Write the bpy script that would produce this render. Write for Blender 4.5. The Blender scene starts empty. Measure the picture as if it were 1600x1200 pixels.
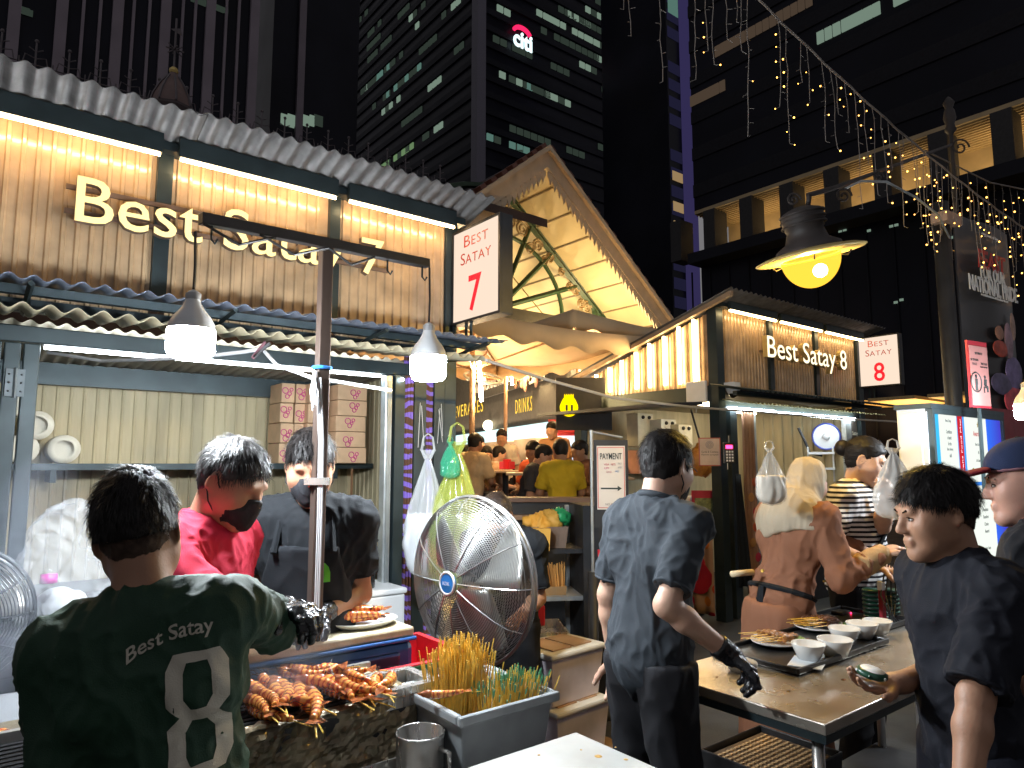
import bpy, bmesh, math, random
import numpy as np
from mathutils import Vector, Matrix, Euler, noise as mnoise
from mathutils.bvhtree import BVHTree

R = math.radians
random.seed(7)
SC = bpy.context.scene
COL = SC.collection

# ---------------------------------------------------------------- camera
CAMZ, FPX, PITCH = 1.62, 1080.0, R(6.5)
cam_d = bpy.data.cameras.new('camera'); cam = bpy.data.objects.new('camera', cam_d); COL.objects.link(cam)
cam_d.sensor_width = 36.0; cam_d.lens = 36.0 * FPX / 1600.0
cam_d.clip_start = 0.05; cam_d.clip_end = 2000
cam.location = (0, 0, CAMZ); cam.rotation_euler = (R(90) + PITCH, 0, 0)
SC.camera = cam

# ---------------------------------------------------------------- world, sun (night), exposure
world = bpy.data.worlds.new('World'); SC.world = world; world.use_nodes = True
wn = world.node_tree; wn.nodes.clear()
w_out = wn.nodes.new('ShaderNodeOutputWorld')
w_sky = wn.nodes.new('ShaderNodeTexSky'); w_sky.sky_type = 'NISHITA'; w_sky.sun_disc = False
w_sky.sun_elevation = R(-4); w_sky.sun_rotation = R(200)
w_b1 = wn.nodes.new('ShaderNodeBackground'); w_b1.inputs[1].default_value = 0.05
w_b2 = wn.nodes.new('ShaderNodeBackground'); w_b2.inputs[0].default_value = (0.94, 0.91, 0.95, 1); w_b2.inputs[1].default_value = 0.055
w_add = wn.nodes.new('ShaderNodeAddShader')
wn.links.new(w_sky.outputs[0], w_b1.inputs[0]); wn.links.new(w_b1.outputs[0], w_add.inputs[0])
wn.links.new(w_b2.outputs[0], w_add.inputs[1]); wn.links.new(w_add.outputs[0], w_out.inputs[0])
sun_d = bpy.data.lights.new('moonlight', 'SUN'); sun_d.energy = 0.012; sun_d.angle = R(12); sun_d.color = (.8, .88, 1)
sun = bpy.data.objects.new('moonlight', sun_d); COL.objects.link(sun); sun.rotation_euler = (R(35), R(-10), R(20))
SC.view_settings.view_transform = 'Standard'; SC.view_settings.look = 'None'
SC.view_settings.gamma = 1.0; SC.view_settings.exposure = 1.75; SC.view_settings.use_curve_mapping = False
SC.render.engine = 'CYCLES'
cy = SC.cycles
cy.use_denoising = True; cy.max_bounces = 6; cy.diffuse_bounces = 3; cy.glossy_bounces = 3
cy.transmission_bounces = 4; cy.transparent_max_bounces = 12; cy.volume_bounces = 0
cy.sample_clamp_indirect = 4.0; cy.caustics_reflective = False; cy.caustics_refractive = False
cy.use_adaptive_sampling = True; cy.adaptive_threshold = 0.015

# ---------------------------------------------------------------- pixel -> place helpers (photo measured at 1600x1200)
def ray(px, py):
    cx = (px - 800) / FPX; cyy = (600 - py) / FPX
    return Vector((cx, math.cos(PITCH) - cyy * math.sin(PITCH), math.sin(PITCH) + cyy * math.cos(PITCH)))
def W(px, py, Y):
    d = ray(px, py); return Vector((0, 0, CAMZ)) + d * (Y / d.y)
def WZ(px, py, z):
    d = ray(px, py); return Vector((0, 0, CAMZ)) + d * ((z - CAMZ) / d.z)
STREET = R(38.1)                       # the stalls, market and towers share one street grid
U = Vector((math.cos(STREET), math.sin(STREET), 0)); N = Vector((math.sin(STREET), -math.cos(STREET), 0))

# ---------------------------------------------------------------- objects
def tag(o, label=None, cat=None, group=None, kind=None):
    if label: o['label'] = label
    if cat: o['category'] = cat
    if group: o['group'] = group
    if kind: o['kind'] = kind
    return o
def thing(name, label, cat, loc=(0, 0, 0), rz=0.0, group=None):
    o = bpy.data.objects.new(name, None); COL.objects.link(o)
    o.empty_display_size = .05; o.location = loc; o.rotation_euler = (0, 0, rz)
    return tag(o, label, cat, group)
def link(name, me, parent=None, loc=None, rot=None):
    o = bpy.data.objects.new(name, me); COL.objects.link(o)
    if parent is not None: o.parent = parent
    if loc is not None: o.location = loc
    if rot is not None: o.rotation_euler = rot
    return o
def copy_tree(o, parent=None):
    c = o.copy(); COL.objects.link(c); c.parent = parent
    for ch in o.children: copy_tree(ch, c)
    return c

class MB:
    def __init__(s): s.v = []; s.f = []; s.mi = []
    def add(s, vs, fs, mi=0):
        b = len(s.v); s.v += [tuple(p) for p in vs]; s.f += [tuple(i + b for i in f) for f in fs]; s.mi += [mi] * len(fs); return s
    def box(s, x0, x1, y0, y1, z0, z1, mi=0, M=None):
        vs = [Vector(p) for p in ((x0,y0,z0),(x1,y0,z0),(x1,y1,z0),(x0,y1,z0),(x0,y0,z1),(x1,y0,z1),(x1,y1,z1),(x0,y1,z1))]
        if M is not None: vs = [M @ p for p in vs]
        return s.add(vs, [(0,3,2,1),(4,5,6,7),(0,1,5,4),(1,2,6,5),(2,3,7,6),(3,0,4,7)], mi)
    def cbox(s, c, size, rot=(0,0,0), mi=0):
        M = Matrix.Translation(c) @ Euler(rot).to_matrix().to_4x4()
        a, b, d = size[0]/2, size[1]/2, size[2]/2
        return s.box(-a, a, -b, b, -d, d, mi, M)
    def hexa(s, lo, hi, mi=0):      # two quads (lists of 4 points, both counter-clockwise from above)
        return s.add(list(lo) + list(hi), [(0,3,2,1),(4,5,6,7),(0,1,5,4),(1,2,6,5),(2,3,7,6),(3,0,4,7)], mi)
    def tube(s, pts, r, n=6, cap=True, mi=0):
        pts = [Vector(p) for p in pts]; k = len(pts)
        rr = r if isinstance(r, (list, tuple)) else [r] * k
        vs = []; up = None
        for i, p in enumerate(pts):
            t = (pts[min(i+1, k-1)] - pts[max(i-1, 0)])
            if t.length < 1e-9: t = Vector((0,0,1))
            t.normalize()
            if up is None: up = Vector((0,0,1)) if abs(t.z) < .9 else Vector((1,0,0))
            a = t.cross(up)
            if a.length < 1e-6: a = t.cross(Vector((0,1,0)))
            a.normalize(); b = a.cross(t).normalized(); up = b
            for j in range(n):
                q = 2*math.pi*j/n
                vs.append(p + (a*math.cos(q) + b*math.sin(q)) * rr[i])
        fs = []
        for i in range(k-1):
            for j in range(n):
                j2 = (j+1) % n
                fs.append((i*n+j, i*n+j2, (i+1)*n+j2, (i+1)*n+j))
        if cap:
            fs.append(tuple(range(n-1, -1, -1))); fs.append(tuple(range((k-1)*n, k*n)))
        return s.add(vs, fs, mi)
    def ring(s, c, R_, r, n=32, m=5, ax=(0,0,1), mi=0):
        ax = Vector(ax).normalized(); a = ax.orthogonal().normalized(); b = ax.cross(a); c = Vector(c)
        vs = []; fs = []
        for i in range(n):
            q = 2*math.pi*i/n; d = a*math.cos(q) + b*math.sin(q)
            for j in range(m):
                w = 2*math.pi*j/m
                vs.append(c + d*(R_ + r*math.cos(w)) + ax*(r*math.sin(w)))
        for i in range(n):
            for j in range(m):
                fs.append((i*m+j, ((i+1)%n)*m+j, ((i+1)%n)*m+(j+1)%m, i*m+(j+1)%m))
        return s.add(vs, fs, mi)
    def lathe(s, prof, n=20, c=(0,0,0), M=None, mi=0):
        vs = []; fs = []; c = Vector(c)
        for (r, z) in prof:
            for j in range(n):
                q = 2*math.pi*j/n; p = Vector((r*math.cos(q), r*math.sin(q), z))
                vs.append((M @ p if M is not None else p) + c)
        for i in range(len(prof)-1):
            for j in range(n):
                j2 = (j+1) % n
                fs.append((i*n+j, i*n+j2, (i+1)*n+j2, (i+1)*n+j))
        return s.add(vs, fs, mi)
    def prism(s, poly, z0, z1, M=None, mi=0):
        n = len(poly)
        vs = [Vector((x, y, z0)) for x, y in poly] + [Vector((x, y, z1)) for x, y in poly]
        if M is not None: vs = [M @ p for p in vs]
        fs = [tuple(range(n-1, -1, -1)), tuple(range(n, 2*n))] + [(i, (i+1)%n, n+(i+1)%n, n+i) for i in range(n)]
        return s.add(vs, fs, mi)
    def grid(s, fn, nu, nv, mi=0):
        vs = [fn(i/nu, j/nv) for j in range(nv+1) for i in range(nu+1)]
        fs = [(j*(nu+1)+i, j*(nu+1)+i+1, (j+1)*(nu+1)+i+1, (j+1)*(nu+1)+i) for j in range(nv) for i in range(nu)]
        return s.add(vs, fs, mi)
    def ball(s, c, r, nu=12, nv=8, mi=0, M=None):
        c = Vector(c); r = r if isinstance(r, (tuple, list)) else (r, r, r)
        vs = []; fs = []
        for j in range(nv+1):
            a = math.pi*j/nv
            for i in range(nu):
                q = 2*math.pi*i/nu
                p = Vector((r[0]*math.sin(a)*math.cos(q), r[1]*math.sin(a)*math.sin(q), r[2]*math.cos(a)))
                vs.append((M @ p if M is not None else p) + c)
        for j in range(nv):
            for i in range(nu):
                fs.append((j*nu+i, (j+1)*nu+i, (j+1)*nu+(i+1)%nu, j*nu+(i+1)%nu))
        return s.add(vs, fs, mi)
    def mesh(s, name, mats, smooth=False):
        me = bpy.data.meshes.new(name); me.from_pydata(s.v, [], s.f)
        for m in (mats if isinstance(mats, (list, tuple)) else [mats]): me.materials.append(m)
        if any(s.mi): me.polygons.foreach_set('material_index', s.mi)
        if smooth: me.shade_smooth()
        me.update(); return me
    def build(s, name, mats, parent=None, smooth=False, loc=None, rot=None, bev=0, solid=0):
        o = link(name, s.mesh(name, mats, smooth), parent, loc, rot)
        if solid:
            md = o.modifiers.new('solid', 'SOLIDIFY'); md.thickness = solid; md.offset = 0
        if bev:
            md = o.modifiers.new('bevel', 'BEVEL'); md.width = bev; md.segments = 2; md.limit_method = 'ANGLE'
        return o

# ---------------------------------------------------------------- materials
def lin(c):  # sRGB 0-255 -> linear
    return tuple((x/255/12.92 if x/255 <= .04045 else ((x/255+.055)/1.055)**2.4) for x in c)
def pmat(name, col, rough=.5, metal=0.0, var=.15, scale=6.0, bump=0.0, bscale=60.0, alpha=1.0, trans=0.0, sss=0.0,
         coat=0.0, col2=None, stretch=None, emit=None, estr=0.0, spec=.5, detail=4):
    m = bpy.data.materials.new(name); m.use_nodes = True
    nt = m.node_tree; b = nt.nodes['Principled BSDF']; L = nt.links
    tc = nt.nodes.new('ShaderNodeTexCoord'); src = tc.outputs['Object']
    if stretch:
        mp = nt.nodes.new('ShaderNodeMapping'); mp.inputs['Scale'].default_value = stretch; L.new(src, mp.inputs[0]); src = mp.outputs[0]
    c1 = tuple(max(0, x*(1-var)) for x in col); c2 = col2 if col2 else tuple(min(1, x*(1+var)) for x in col)
    nz = nt.nodes.new('ShaderNodeTexNoise'); nz.inputs['Scale'].default_value = scale; nz.inputs['Detail'].default_value = detail
    L.new(src, nz.inputs['Vector'])
    rp = nt.nodes.new('ShaderNodeValToRGB'); rp.color_ramp.elements[0].position = .32; rp.color_ramp.elements[1].position = .68
    rp.color_ramp.elements[0].color = (*c1, 1); rp.color_ramp.elements[1].color = (*c2, 1)
    L.new(nz.outputs['Fac'], rp.inputs[0]); L.new(rp.outputs[0], b.inputs['Base Color'])
    b.inputs['Roughness'].default_value = rough; b.inputs['Metallic'].default_value = metal
    b.inputs['Alpha'].default_value = alpha; b.inputs['Transmission Weight'].default_value = trans
    b.inputs['Specular IOR Level'].default_value = spec
    if sss:
        b.inputs['Subsurface Weight'].default_value = sss; b.inputs['Subsurface Radius'].default_value = (.012, .005, .003)
    if coat: b.inputs['Coat Weight'].default_value = coat
    if emit: b.inputs['Emission Color'].default_value = (*emit, 1); b.inputs['Emission Strength'].default_value = estr
    if rough < .95 and rough > .05:   # uneven gloss
        mr = nt.nodes.new('ShaderNodeMapRange'); mr.inputs[3].default_value = max(.03, rough*.8); mr.inputs[4].default_value = min(1, rough*1.2)
        n3 = nt.nodes.new('ShaderNodeTexNoise'); n3.inputs['Scale'].default_value = scale*2.3; L.new(src, n3.inputs['Vector'])
        L.new(n3.outputs['Fac'], mr.inputs[0]); L.new(mr.outputs[0], b.inputs['Roughness'])
    if bump:
        n2 = nt.nodes.new('ShaderNodeTexNoise'); n2.inputs['Scale'].default_value = bscale; n2.inputs['Detail'].default_value = 3
        L.new(src, n2.inputs['Vector'])
        bp = nt.nodes.new('ShaderNodeBump'); bp.inputs['Strength'].default_value = bump; bp.inputs['Distance'].default_value = .01
        L.new(n2.outputs['Fac'], bp.inputs['Height']); L.new(bp.outputs[0], b.inputs['Normal'])
    return m
def emat(name, col, s, sample=True):
    m = bpy.data.materials.new(name); m.use_nodes = True
    nt = m.node_tree; nt.nodes.clear()
    e = nt.nodes.new('ShaderNodeEmission'); o = nt.nodes.new('ShaderNodeOutputMaterial')
    e.inputs[0].default_value = (*col, 1); e.inputs[1].default_value = s
    nt.links.new(e.outputs[0], o.inputs[0])
    m.cycles.emission_sampling = 'AUTO' if sample else 'NONE'
    return m

# ---------------------------------------------------------------- lettering (built-in font)
_tcache = {}
def text_geo(s, size, ext=0.0, bold=0.0, align='CENTER', space=1.0, shear=0.0):
    key = (s, size, ext, bold, align, space, shear)
    if key in _tcache: return _tcache[key]
    cu = bpy.data.curves.new('t', 'FONT'); cu.body = s; cu.size = size; cu.extrude = ext; cu.offset = bold * size
    cu.align_x = align; cu.space_character = space; cu.shear = shear; cu.resolution_u = 3
    ob = bpy.data.objects.new('t', cu); COL.objects.link(ob)
    dg = bpy.context.evaluated_depsgraph_get(); me = bpy.data.meshes.new_from_object(ob.evaluated_get(dg))
    vs = [v.co.copy() for v in me.vertices]; fs = [tuple(p.vertices) for p in me.polygons]
    bpy.data.objects.remove(ob); bpy.data.curves.remove(cu); bpy.data.meshes.remove(me)
    _tcache[key] = (vs, fs); return vs, fs
def fit(vs, width=None, height=None, anchor='c'):
    xs = [v.x for v in vs]; ys = [v.y for v in vs]
    x0, x1, y0, y1 = min(xs), max(xs), min(ys), max(ys)
    sx = width/(x1-x0) if width else 1; sy = height/(y1-y0) if height else (sx if width else 1)
    if not width and height: sx = sy
    ax = x0 if anchor == 'l' else (x0+x1)/2; ay = y0 if anchor == 'l' else (y0+y1)/2
    return [Vector(((v.x-ax)*sx, (v.y-ay)*sy, v.z)) for v in vs]
FRONT = Euler((R(90), 0, 0)).to_matrix().to_4x4()      # lettering plane -> facing local -y
def text(name, s, mat, parent, loc, width=None, height=None, ext=.001, bold=0.0, M=FRONT, anchor='c', shear=0.0, space=1.0, kind=None):
    vs, fs = text_geo(s, .2, ext, bold, 'CENTER', space, shear)
    vs = fit(vs, width, height, anchor); T = Matrix.Translation(loc) @ M
    b = MB(); b.add([T @ v for v in vs], fs); o = b.build(name, mat, parent)
    if kind: o['kind'] = kind
    return o
# ================================================================ grid-frame measuring
def on_front(px, py, O, b=0.0):
    d = ray(px, py); o = Vector((O[0], O[1], 0)) + N*b
    s = (o.x*N.x + o.y*N.y) / (d.x*N.x + d.y*N.y)
    p = Vector((0,0,CAMZ)) + d*s
    return (p-o).dot(U), p.z
def on_side(px, py, O, a=0.0):
    d = ray(px, py); o = Vector((O[0], O[1], 0)) + U*a
    s = (o.x*U.x + o.y*U.y) / (d.x*U.x + d.y*U.y)
    p = Vector((0,0,CAMZ)) + d*s
    return -(p-o).dot(N), p.z

# ================================================================ ground
m_ground = pmat('asphalt', (.045,.043,.042), .55, var=.35, scale=2.2, bump=.25, bscale=90)
g = MB().box(-400, 400, -60, 500, -.3, 0).build('ground', m_ground); tag(g, kind='structure')

# ================================================================ towers
m_fin = pmat('tower_fin', (.22,.185,.22), .7, var=.1, scale=.3)
m_tdark = pmat('tower_dark_glass', (.012,.0125,.020), .35, var=.4, scale=.08, spec=.12)
m_tband = pmat('tower_spandrel', (.015,.016,.023), .6, var=.3, scale=.1, spec=.15)
m_win = [emat('window_white', (.66,.92,.72), .075, False), emat('window_green', (.50,.85,.40), .075, False),
         emat('window_cool', (.45,.9,.75), .055, False), emat('window_dim', (.5,.7,.55), .016, False),
         emat('window_warm', (1,.66,.32), .09, False), emat('window_tan', (.55,.38,.26), .035, False)]
m_tan = pmat('colonnade_ceiling', (.50,.38,.22), .7, var=.15, scale=.6)

def grid_thing(name, label, cat, x, y): return thing(name, label, cat, (x, y, 0), STREET)

# --- tower with pale vertical fins, far left
OA = W(240, 300, 70)
tA = grid_thing('striped_tower', 'dark tower with pale vertical fins rising behind the market roof', 'tower', OA.x, OA.y)
a0 = on_front(-160, 100, OA)[0]; a1 = on_front(404, 100, OA)[0]
MB().box(a0, a1, .8, 20, 0, 110).build('tower_wall', m_tdark, tA)
for px in (-60, 16, 91, 180, 256, 327, 397):
    a = on_front(px, 100, OA)[0]; MB().box(a-.5, a+.5, .35, 1.2, 0, 109).build('fin', m_fin, tA)
for px in (125, 152, 205, 230, 283, 303, 352, 372):
    a = on_front(px, 100, OA)[0]; MB().box(a-.14, a+.14, .5, 1.1, 0, 109).build('thin_fin', m_fin, tA)
for i, (px, py) in enumerate(((31,14),(36,17),(310,2),(330,8),(338,12),(345,14))):
    a, z = on_front(px, py, OA, -.7); MB().box(a-.8, a+.8, .6, .78, z-.3, z+.3).build('lit_window', m_win[3], tA)

# --- plain slab behind it
OA2 = W(480, 300, 95)
tA2 = grid_thing('slab_tower', 'dark slab tower with one lit strip between the two larger towers', 'tower', OA2.x, OA2.y)
a0 = on_front(425, 100, OA2)[0]; a1 = on_front(560, 100, OA2)[0]
MB().box(a0, a1, 0, 20, 0, 150).build('tower_wall', m_tdark, tA2)
a = on_front(469, 100, OA2)[0]; MB().box(a-.5, a+.5, -.6, 0, 0, 149).build('thin_fin', m_fin, tA2)
for px, wv, mi in ((449,1.6,0),(458,1.4,0),(477,.9,0),(487,.6,0),(497,1.1,3)):
    a, z = on_front(px, 188, OA2); MB().box(a-wv*.6, a+wv*.6, -.2, .1, z-.9, z+.7).build('lit_window', m_win[mi], tA2)

# --- bank tower in the middle: corner towards the street
OB = W(747, 300, 120); dL, wR, HB = 60.0, 39.0, 150.0
tB = grid_thing('office_tower', 'dark office tower with scattered lit windows and glowing rooftop sign', 'tower', OB.x, OB.y)
MB().box(0, wR, 0, dL, 0, HB).build('tower_wall', m_tdark, tB)
fl = 3.3; nfl = int(HB/fl)
for k in range(3, nfl):
    z = k*fl
    MB().box(-.35, wR+.3, -.35, dL+.3, z-.45, z+.75).build('floor_band', m_tband, tB)
MB().box(-1.0, .9, -1.0, .9, 0, HB).build('corner_column', pmat('tower_corner', (.16,.15,.19), .6), tB)
pane_l = MB().box(-.12, .12, 0, 1.42, .25, 1.5); pane_f = MB().box(0, 1.42, -.12, .12, .25, 1.5)
pm_l = [pane_l.mesh('window_pane', m) for m in m_win]; pm_f = [pane_f.mesh('window_pane', m) for m in m_win]
rng = random.Random(31)
def pane_run(side, start, k, n, mi, drop=.25):
    for q in range(n):
        if rng.random() < drop: continue
        mm = mi if rng.random() < .75 else 3
        if side == 'L': link('lit_window', pm_l[mm], tB, (-.13, start + q*1.75, k*fl + .95))
        else: link('lit_window', pm_f[mm], tB, (start + q*1.75, -.13, k*fl + .95))
# measured runs: (px, py, panes, colour)
for px, py, n, mi in ((548,12,7,1),(530,22,5,1),(575,22,4,3),(607,30,7,3),(640,10,3,3),(665,2,4,0),(540,72,7,3),(655,55,2,0),(630,80,5,3),
                      (535,108,8,3),(560,90,4,3),(610,100,6,2),(640,118,7,2),(590,118,7,3),(665,108,6,2),(575,145,6,0),(632,150,6,0),(540,150,7,0),
                      (530,168,5,0),(535,186,5,0),(610,145,5,3),(660,168,5,3),(690,118,3,0),(725,85,2,3),(640,235,6,1),(667,215,6,1),(700,200,5,0),(610,258,5,1),(528,238,6,3),
                      (690,60,5,3),(720,18,4,0),(600,62,5,3),(668,88,4,0),(612,62,4,3),(590,90,3,3)):
    b, z = on_side(px, py, OB); k = round((z-.95)/fl)
    if 0 < b < dL-2: pane_run('L', b, k, n, mi)
for px, py, n, mi in ((724,3,5,1),(752,18,1,0),(776,30,2,0),(726,92,5,0),(768,115,2,0),(795,128,5,0),(822,130,2,2),(840,145,3,0),(852,150,4,0),
                      (838,30,3,0),(855,40,3,0),(886,30,5,0),(884,58,6,0),(905,48,4,3),(918,76,5,0),(880,82,6,3),(905,95,3,0),(932,105,1,0),(950,115,4,0),
                      (770,55,4,3),(845,62,5,3),(760,225,2,2),(772,235,4,2),(795,245,3,2),(722,215,2,3),(728,243,3,2),(796,215,6,3),(925,240,4,3),(850,98,4,3),(885,245,3,3),(800,92,3,3),
                      (905,10,5,0),(930,4,3,0),(872,12,3,3),(940,140,2,3),(730,262,3,3),(960,160,2,3)):
    a, z = on_front(px, py, OB); k = round((z-.95)/fl)
    if 0.9 < a < wR-1: pane_run('F', a, k, n, mi, .12)
# glowing sign: red arc over white letters
a, z = on_front(810, 62, OB)
m_sign_w = emat('sign_white_light', (.75,.98,1.0), .5, False); m_sign_r = emat('sign_red_light', (1,.02,.12), .4, False)
text('sign_lettering', 'citi', m_sign_w, tB, (a+.4, -.9, z-.6), width=4.6, height=3.2, ext=.12, bold=.02)
arc = MB().tube([(a+.2+2.0*math.cos(R(t)), -.9, z+.7+1.3*math.sin(R(t))) for t in range(15, 170, 15)], .42, 6)
arc.build('sign_arc', m_sign_r, tB)
# --- slim tower of flats and the violet-lit fin
OC = W(1000, 300, 150)
tC = grid_thing('apartment_tower', 'slim dark apartment tower with a column of warm windows', 'tower', OC.x, OC.y)
a0 = on_front(975, 100, OC)[0]; a1 = on_front(1046, 100, OC)[0]
MB().box(a0, a1, 0, 20, 0, 190).build('tower_wall', m_tdark, tC)
for px, py, mi in ((992,78,4),(985,98,3),(984,127,3),(990,148,4),(990,158,4),(990,169,4),(990,179,4),(991,192,3),(974,198,0),(975,228,4),(992,231,3),(992,242,4),(992,252,4),(992,262,4),(993,273,0),(975,293,4),(994,355,3),(995,369,4),(1040,283,3)):
    a, z = on_front(px, py, OC); MB().box(a-1.5, a+1.1, -.15, .15, z-.7, z+.6).build('lit_window', m_win[mi], tC)
OD = W(1060, 300, 110)
tD = grid_thing('violet_tower', 'narrow tower with a violet-lit edge running its full height', 'tower', OD.x, OD.y)
a0 = on_front(1042, 100, OD)[0]; a1 = on_front(1062, 100, OD)[0]; a2 = on_front(1079, 100, OD)[0]
MB().box(a0, a1, 0, 15, 0, 150).build('tower_wall', m_tdark, tD)
MB().box(a1, a2, -.6, 15, 0, 150).build('lit_fin', emat('violet_facade_light', (.16,.13,.42), .055, False), tD)
mv = emat('violet_window', (.2,.19,.5), .018, False)
for k in range(34):
    if k % 5 == 3: continue
    MB().box(a0+.3, a1-.2, -.1, .1, 14+k*3.1, 15.9+k*3.1).build('window', mv, tD)
for py, mi in ((276,4),(323,4),(353,4),(6,2),(20,2)):
    z = on_front(1055, py, OD)[1]; MB().box(a0+.5, a1-.3, -.2, -.11, z-.8, z+.8).build('lit_window', m_win[mi], tD)

# --- banded block on the right, its face running towards the market
OE = W(1600, 300, 40)
tE = grid_thing('banded_office_block', 'dark banded office block with a lit colonnade storey behind fairy lights', 'building', OE.x, OE.y)
# face lies in local plane x=0, running +y (away, to the left); near end extends past the frame
y0, y1, HE = -12.0, 24.0, 52.0
zc0 = on_side(1600, 252, OE)[1]; zc1 = on_side(1600, 150, OE)[1]      # lit colonnade storey
MB().box(.9, 25, y0, y1, 0, zc0).build('lower_wall', m_tdark, tE)
MB().box(.2, 25, y0, y1, zc1, HE).build('upper_wall', m_tdark, tE)
MB().box(5.2, 25, y0, y1, zc0, zc1).build('recessed_wall', m_tan, tE)
MB().box(.2, 5.2, y0, y1, zc1-.32, zc1-.004).build('colonnade_ceiling', m_tan, tE)
m_louvre = pmat('louvre', (.46,.34,.18), .6)
m_colm = pmat('block_column', (.03,.029,.031), .7)
for k in range(11):
    yy = y0 + 1.5 + k*3.6
    MB().box(.1, 1.9, yy, yy+1.15, zc0-.02, zc1-.33).build('column', m_colm, tE)
for k in range(12):
    xx = .5 + k*.4
    MB().box(xx, xx+.06, y0, y1, zc1-.42, zc1-.325).build('ceiling_batten', m_louvre, tE)
m_eband = pmat('block_spandrel', (.017,.017,.022), .6, spec=.15)
for k in range(9):
    z = zc1 + 1.2 + k*3.4
    MB().box(.08, .2, y0, y1, z, z+1.15).build('floor_band', m_eband, tE)
for px, py, n, mi in ((1145,110,4,5),(1163,66,5,5),(1235,58,7,5),(1258,45,4,5),(1350,60,3,0),(1327,72,3,0),(1360,12,4,0),(1333,23,2,0),(1410,33,2,0),(1450,18,4,0),(1122,140,6,5),(1105,165,4,5),(1300,75,3,0),(1490,2,3,0)):
    y, z = on_side(px, py, OE); k = round((z - zc1 - 2.4)/3.4); z = zc1 + 2.42 + k*3.4
    for q in range(n):
        yy = y + q*.62 - .6
        MB().box(.06, .19, yy, yy+.52, z+.5, z+1.45).build('lit_window', m_win[mi], tE)
for k in range(20):
    yy = y0 + .8 + k*1.9
    MB().box(.78, .9, yy, yy+.1, 3, zc0-1.2).build('mullion', m_tband, tE)
MB().box(-1.0, 1.2, y0, y1, zc0-1.0, zc0-.1).build('ledge', m_tband, tE)
y, z = on_side(1400, 560, OE)
m_soffit = pmat('warm_soffit', (.62,.42,.18), .6)
for k in range(7):
    MB().box(-5, .7, 1.5+k*3.4, 4.2+k*3.4, 5.4, 5.6).build('entrance_canopy_panel', m_soffit, tE)
for k in range(2):
    ld = bpy.data.lights.new('entrance_uplight', 'AREA'); ld.energy = 160; ld.color = (1,.66,.28); ld.size = 3
    link('entrance_uplight', ld, tE, (-2.2, 6 + 9*k, 3.2), (R(180), 0, 0))
for px, py in ((1123,293),(1117,301),(1463,365),(1482,367),(1392,470),(1401,466),(1305,358),(1312,356),(1385,350),(1393,348),(1350,357)):
    y, z = on_side(px, py, OE); MB().box(.7, .78, y-.12, y+.12, z-.08, z+.08).build('pinpoint_lamp', m_win[0], tE)
for k in range(4):       # unseen area lights low in the colonnade storey, aimed up at its ceiling
    ld = bpy.data.lights.new('colonnade_uplight', 'AREA'); ld.energy = 60; ld.color = (1,.72,.36); ld.shape = 'RECTANGLE'; ld.size = .5; ld.size_y = 7
    lo = link('colonnade_uplight', ld, tE, (3.2, -8 + 9*k, zc0+.25), (R(180), 0, 0))

# ================================================================ market hall roof (left) with iron cresting and a lantern
OM = W(0, 92, 9.5)
m_roof = pmat('roof_tile_dark', (.035,.022,.022), .7, var=.4, scale=1.5, bump=.3, bscale=8)
m_iron = pmat('wrought_iron', (.14,.12,.13), .6, metal=.2)
hall = grid_thing('market_hall', 'dark tiled market hall roof with ornate iron cresting along its ridge', 'market hall', OM.x, OM.y)
aM = on_front(702, 290, OM)[0]; zM = OM.z
rf = MB(); rf.hexa([(-4,-3.2,zM-1.75),(aM,-3.2,zM-1.75),(aM,0,zM-.1),(-4,0,zM-.1)], [(-4,-3.2,zM-1.6),(aM,-3.2,zM-1.6),(aM,0,zM),(-4,0,zM)]); rf.build('roof', m_roof, hall)
MB().box(-4, aM, .02, 4, 0, zM-.14).build('hall_wall', m_roof, hall)
crest = MB()
crest.tube([(0,0,0),(0,0,.42)], .014, 5); crest.tube([(-.16,0,.05),(-.13,0,.2),(0,0,.16)], .01, 4); crest.tube([(.16,0,.05),(.13,0,.2),(0,0,.16)], .01, 4)
crest.tube([(-.09,0,.32),(0,0,.27),(.09,0,.32)], .01, 4); crest.tube([(-.2,0,.06),(.2,0,.06)], .012, 4); crest.tube([(-.2,0,.0),(-.2,0,.14)], .01, 4)
crest.ball((0,0,.44), .03, 6, 4)
cm = crest.mesh('crest_ornament', m_iron)
nC = int((aM+.2)/.42)
for k in range(-1, nC): link('crest_ornament', cm, hall, (.42*k, 0, zM))
lan_p = W(268, 170, 10.2)
lan = thing('roof_lantern', 'small domed roof lantern with weathervane finial on the market ridge', 'lantern', (lan_p.x, lan_p.y, lan_p.z), STREET)
MB().lathe([(.34,-.9),(.36,-.05),(.30,.02)], 8).build('drum', m_roof, lan)
m_lan = pmat('lantern_copper', (.16,.10,.09), .6)
MB().lathe([(.30,.02),(.26,.18),(.17,.38),(.08,.52),(.05,.6)], 8).build('dome', m_lan, lan)
for k in range(8):
    q = 2*math.pi*k/8
    MB().tube([(r*math.cos(q), r*math.sin(q), z) for r, z in ((.31,.02),(.27,.18),(.18,.38),(.09,.52))], .016, 4).build('rib', m_iron, lan)
MB().ball((0,0,.62), .07, 8, 6).build('gilt_ball', pmat('gilt', (.5,.36,.12), .4, metal=.6), lan)
fin = MB(); fin.tube([(0,0,.6),(0,0,1.5)], .016, 5); fin.tube([(-.13,0,.98),(.13,0,.98)], .013, 4); fin.tube([(0,-.13,.98),(0,.13,.98)], .013, 4)
fin.tube([(-.1,0,.9),(.1,0,1.06)], .01, 4); fin.tube([(.1,0,.9),(-.1,0,1.06)], .01, 4); fin.add([(-.08,0,1.3),(.1,0,1.24),(.06,0,1.36)], [(0,1,2)])
fin.build('finial', m_iron, lan)

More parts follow.
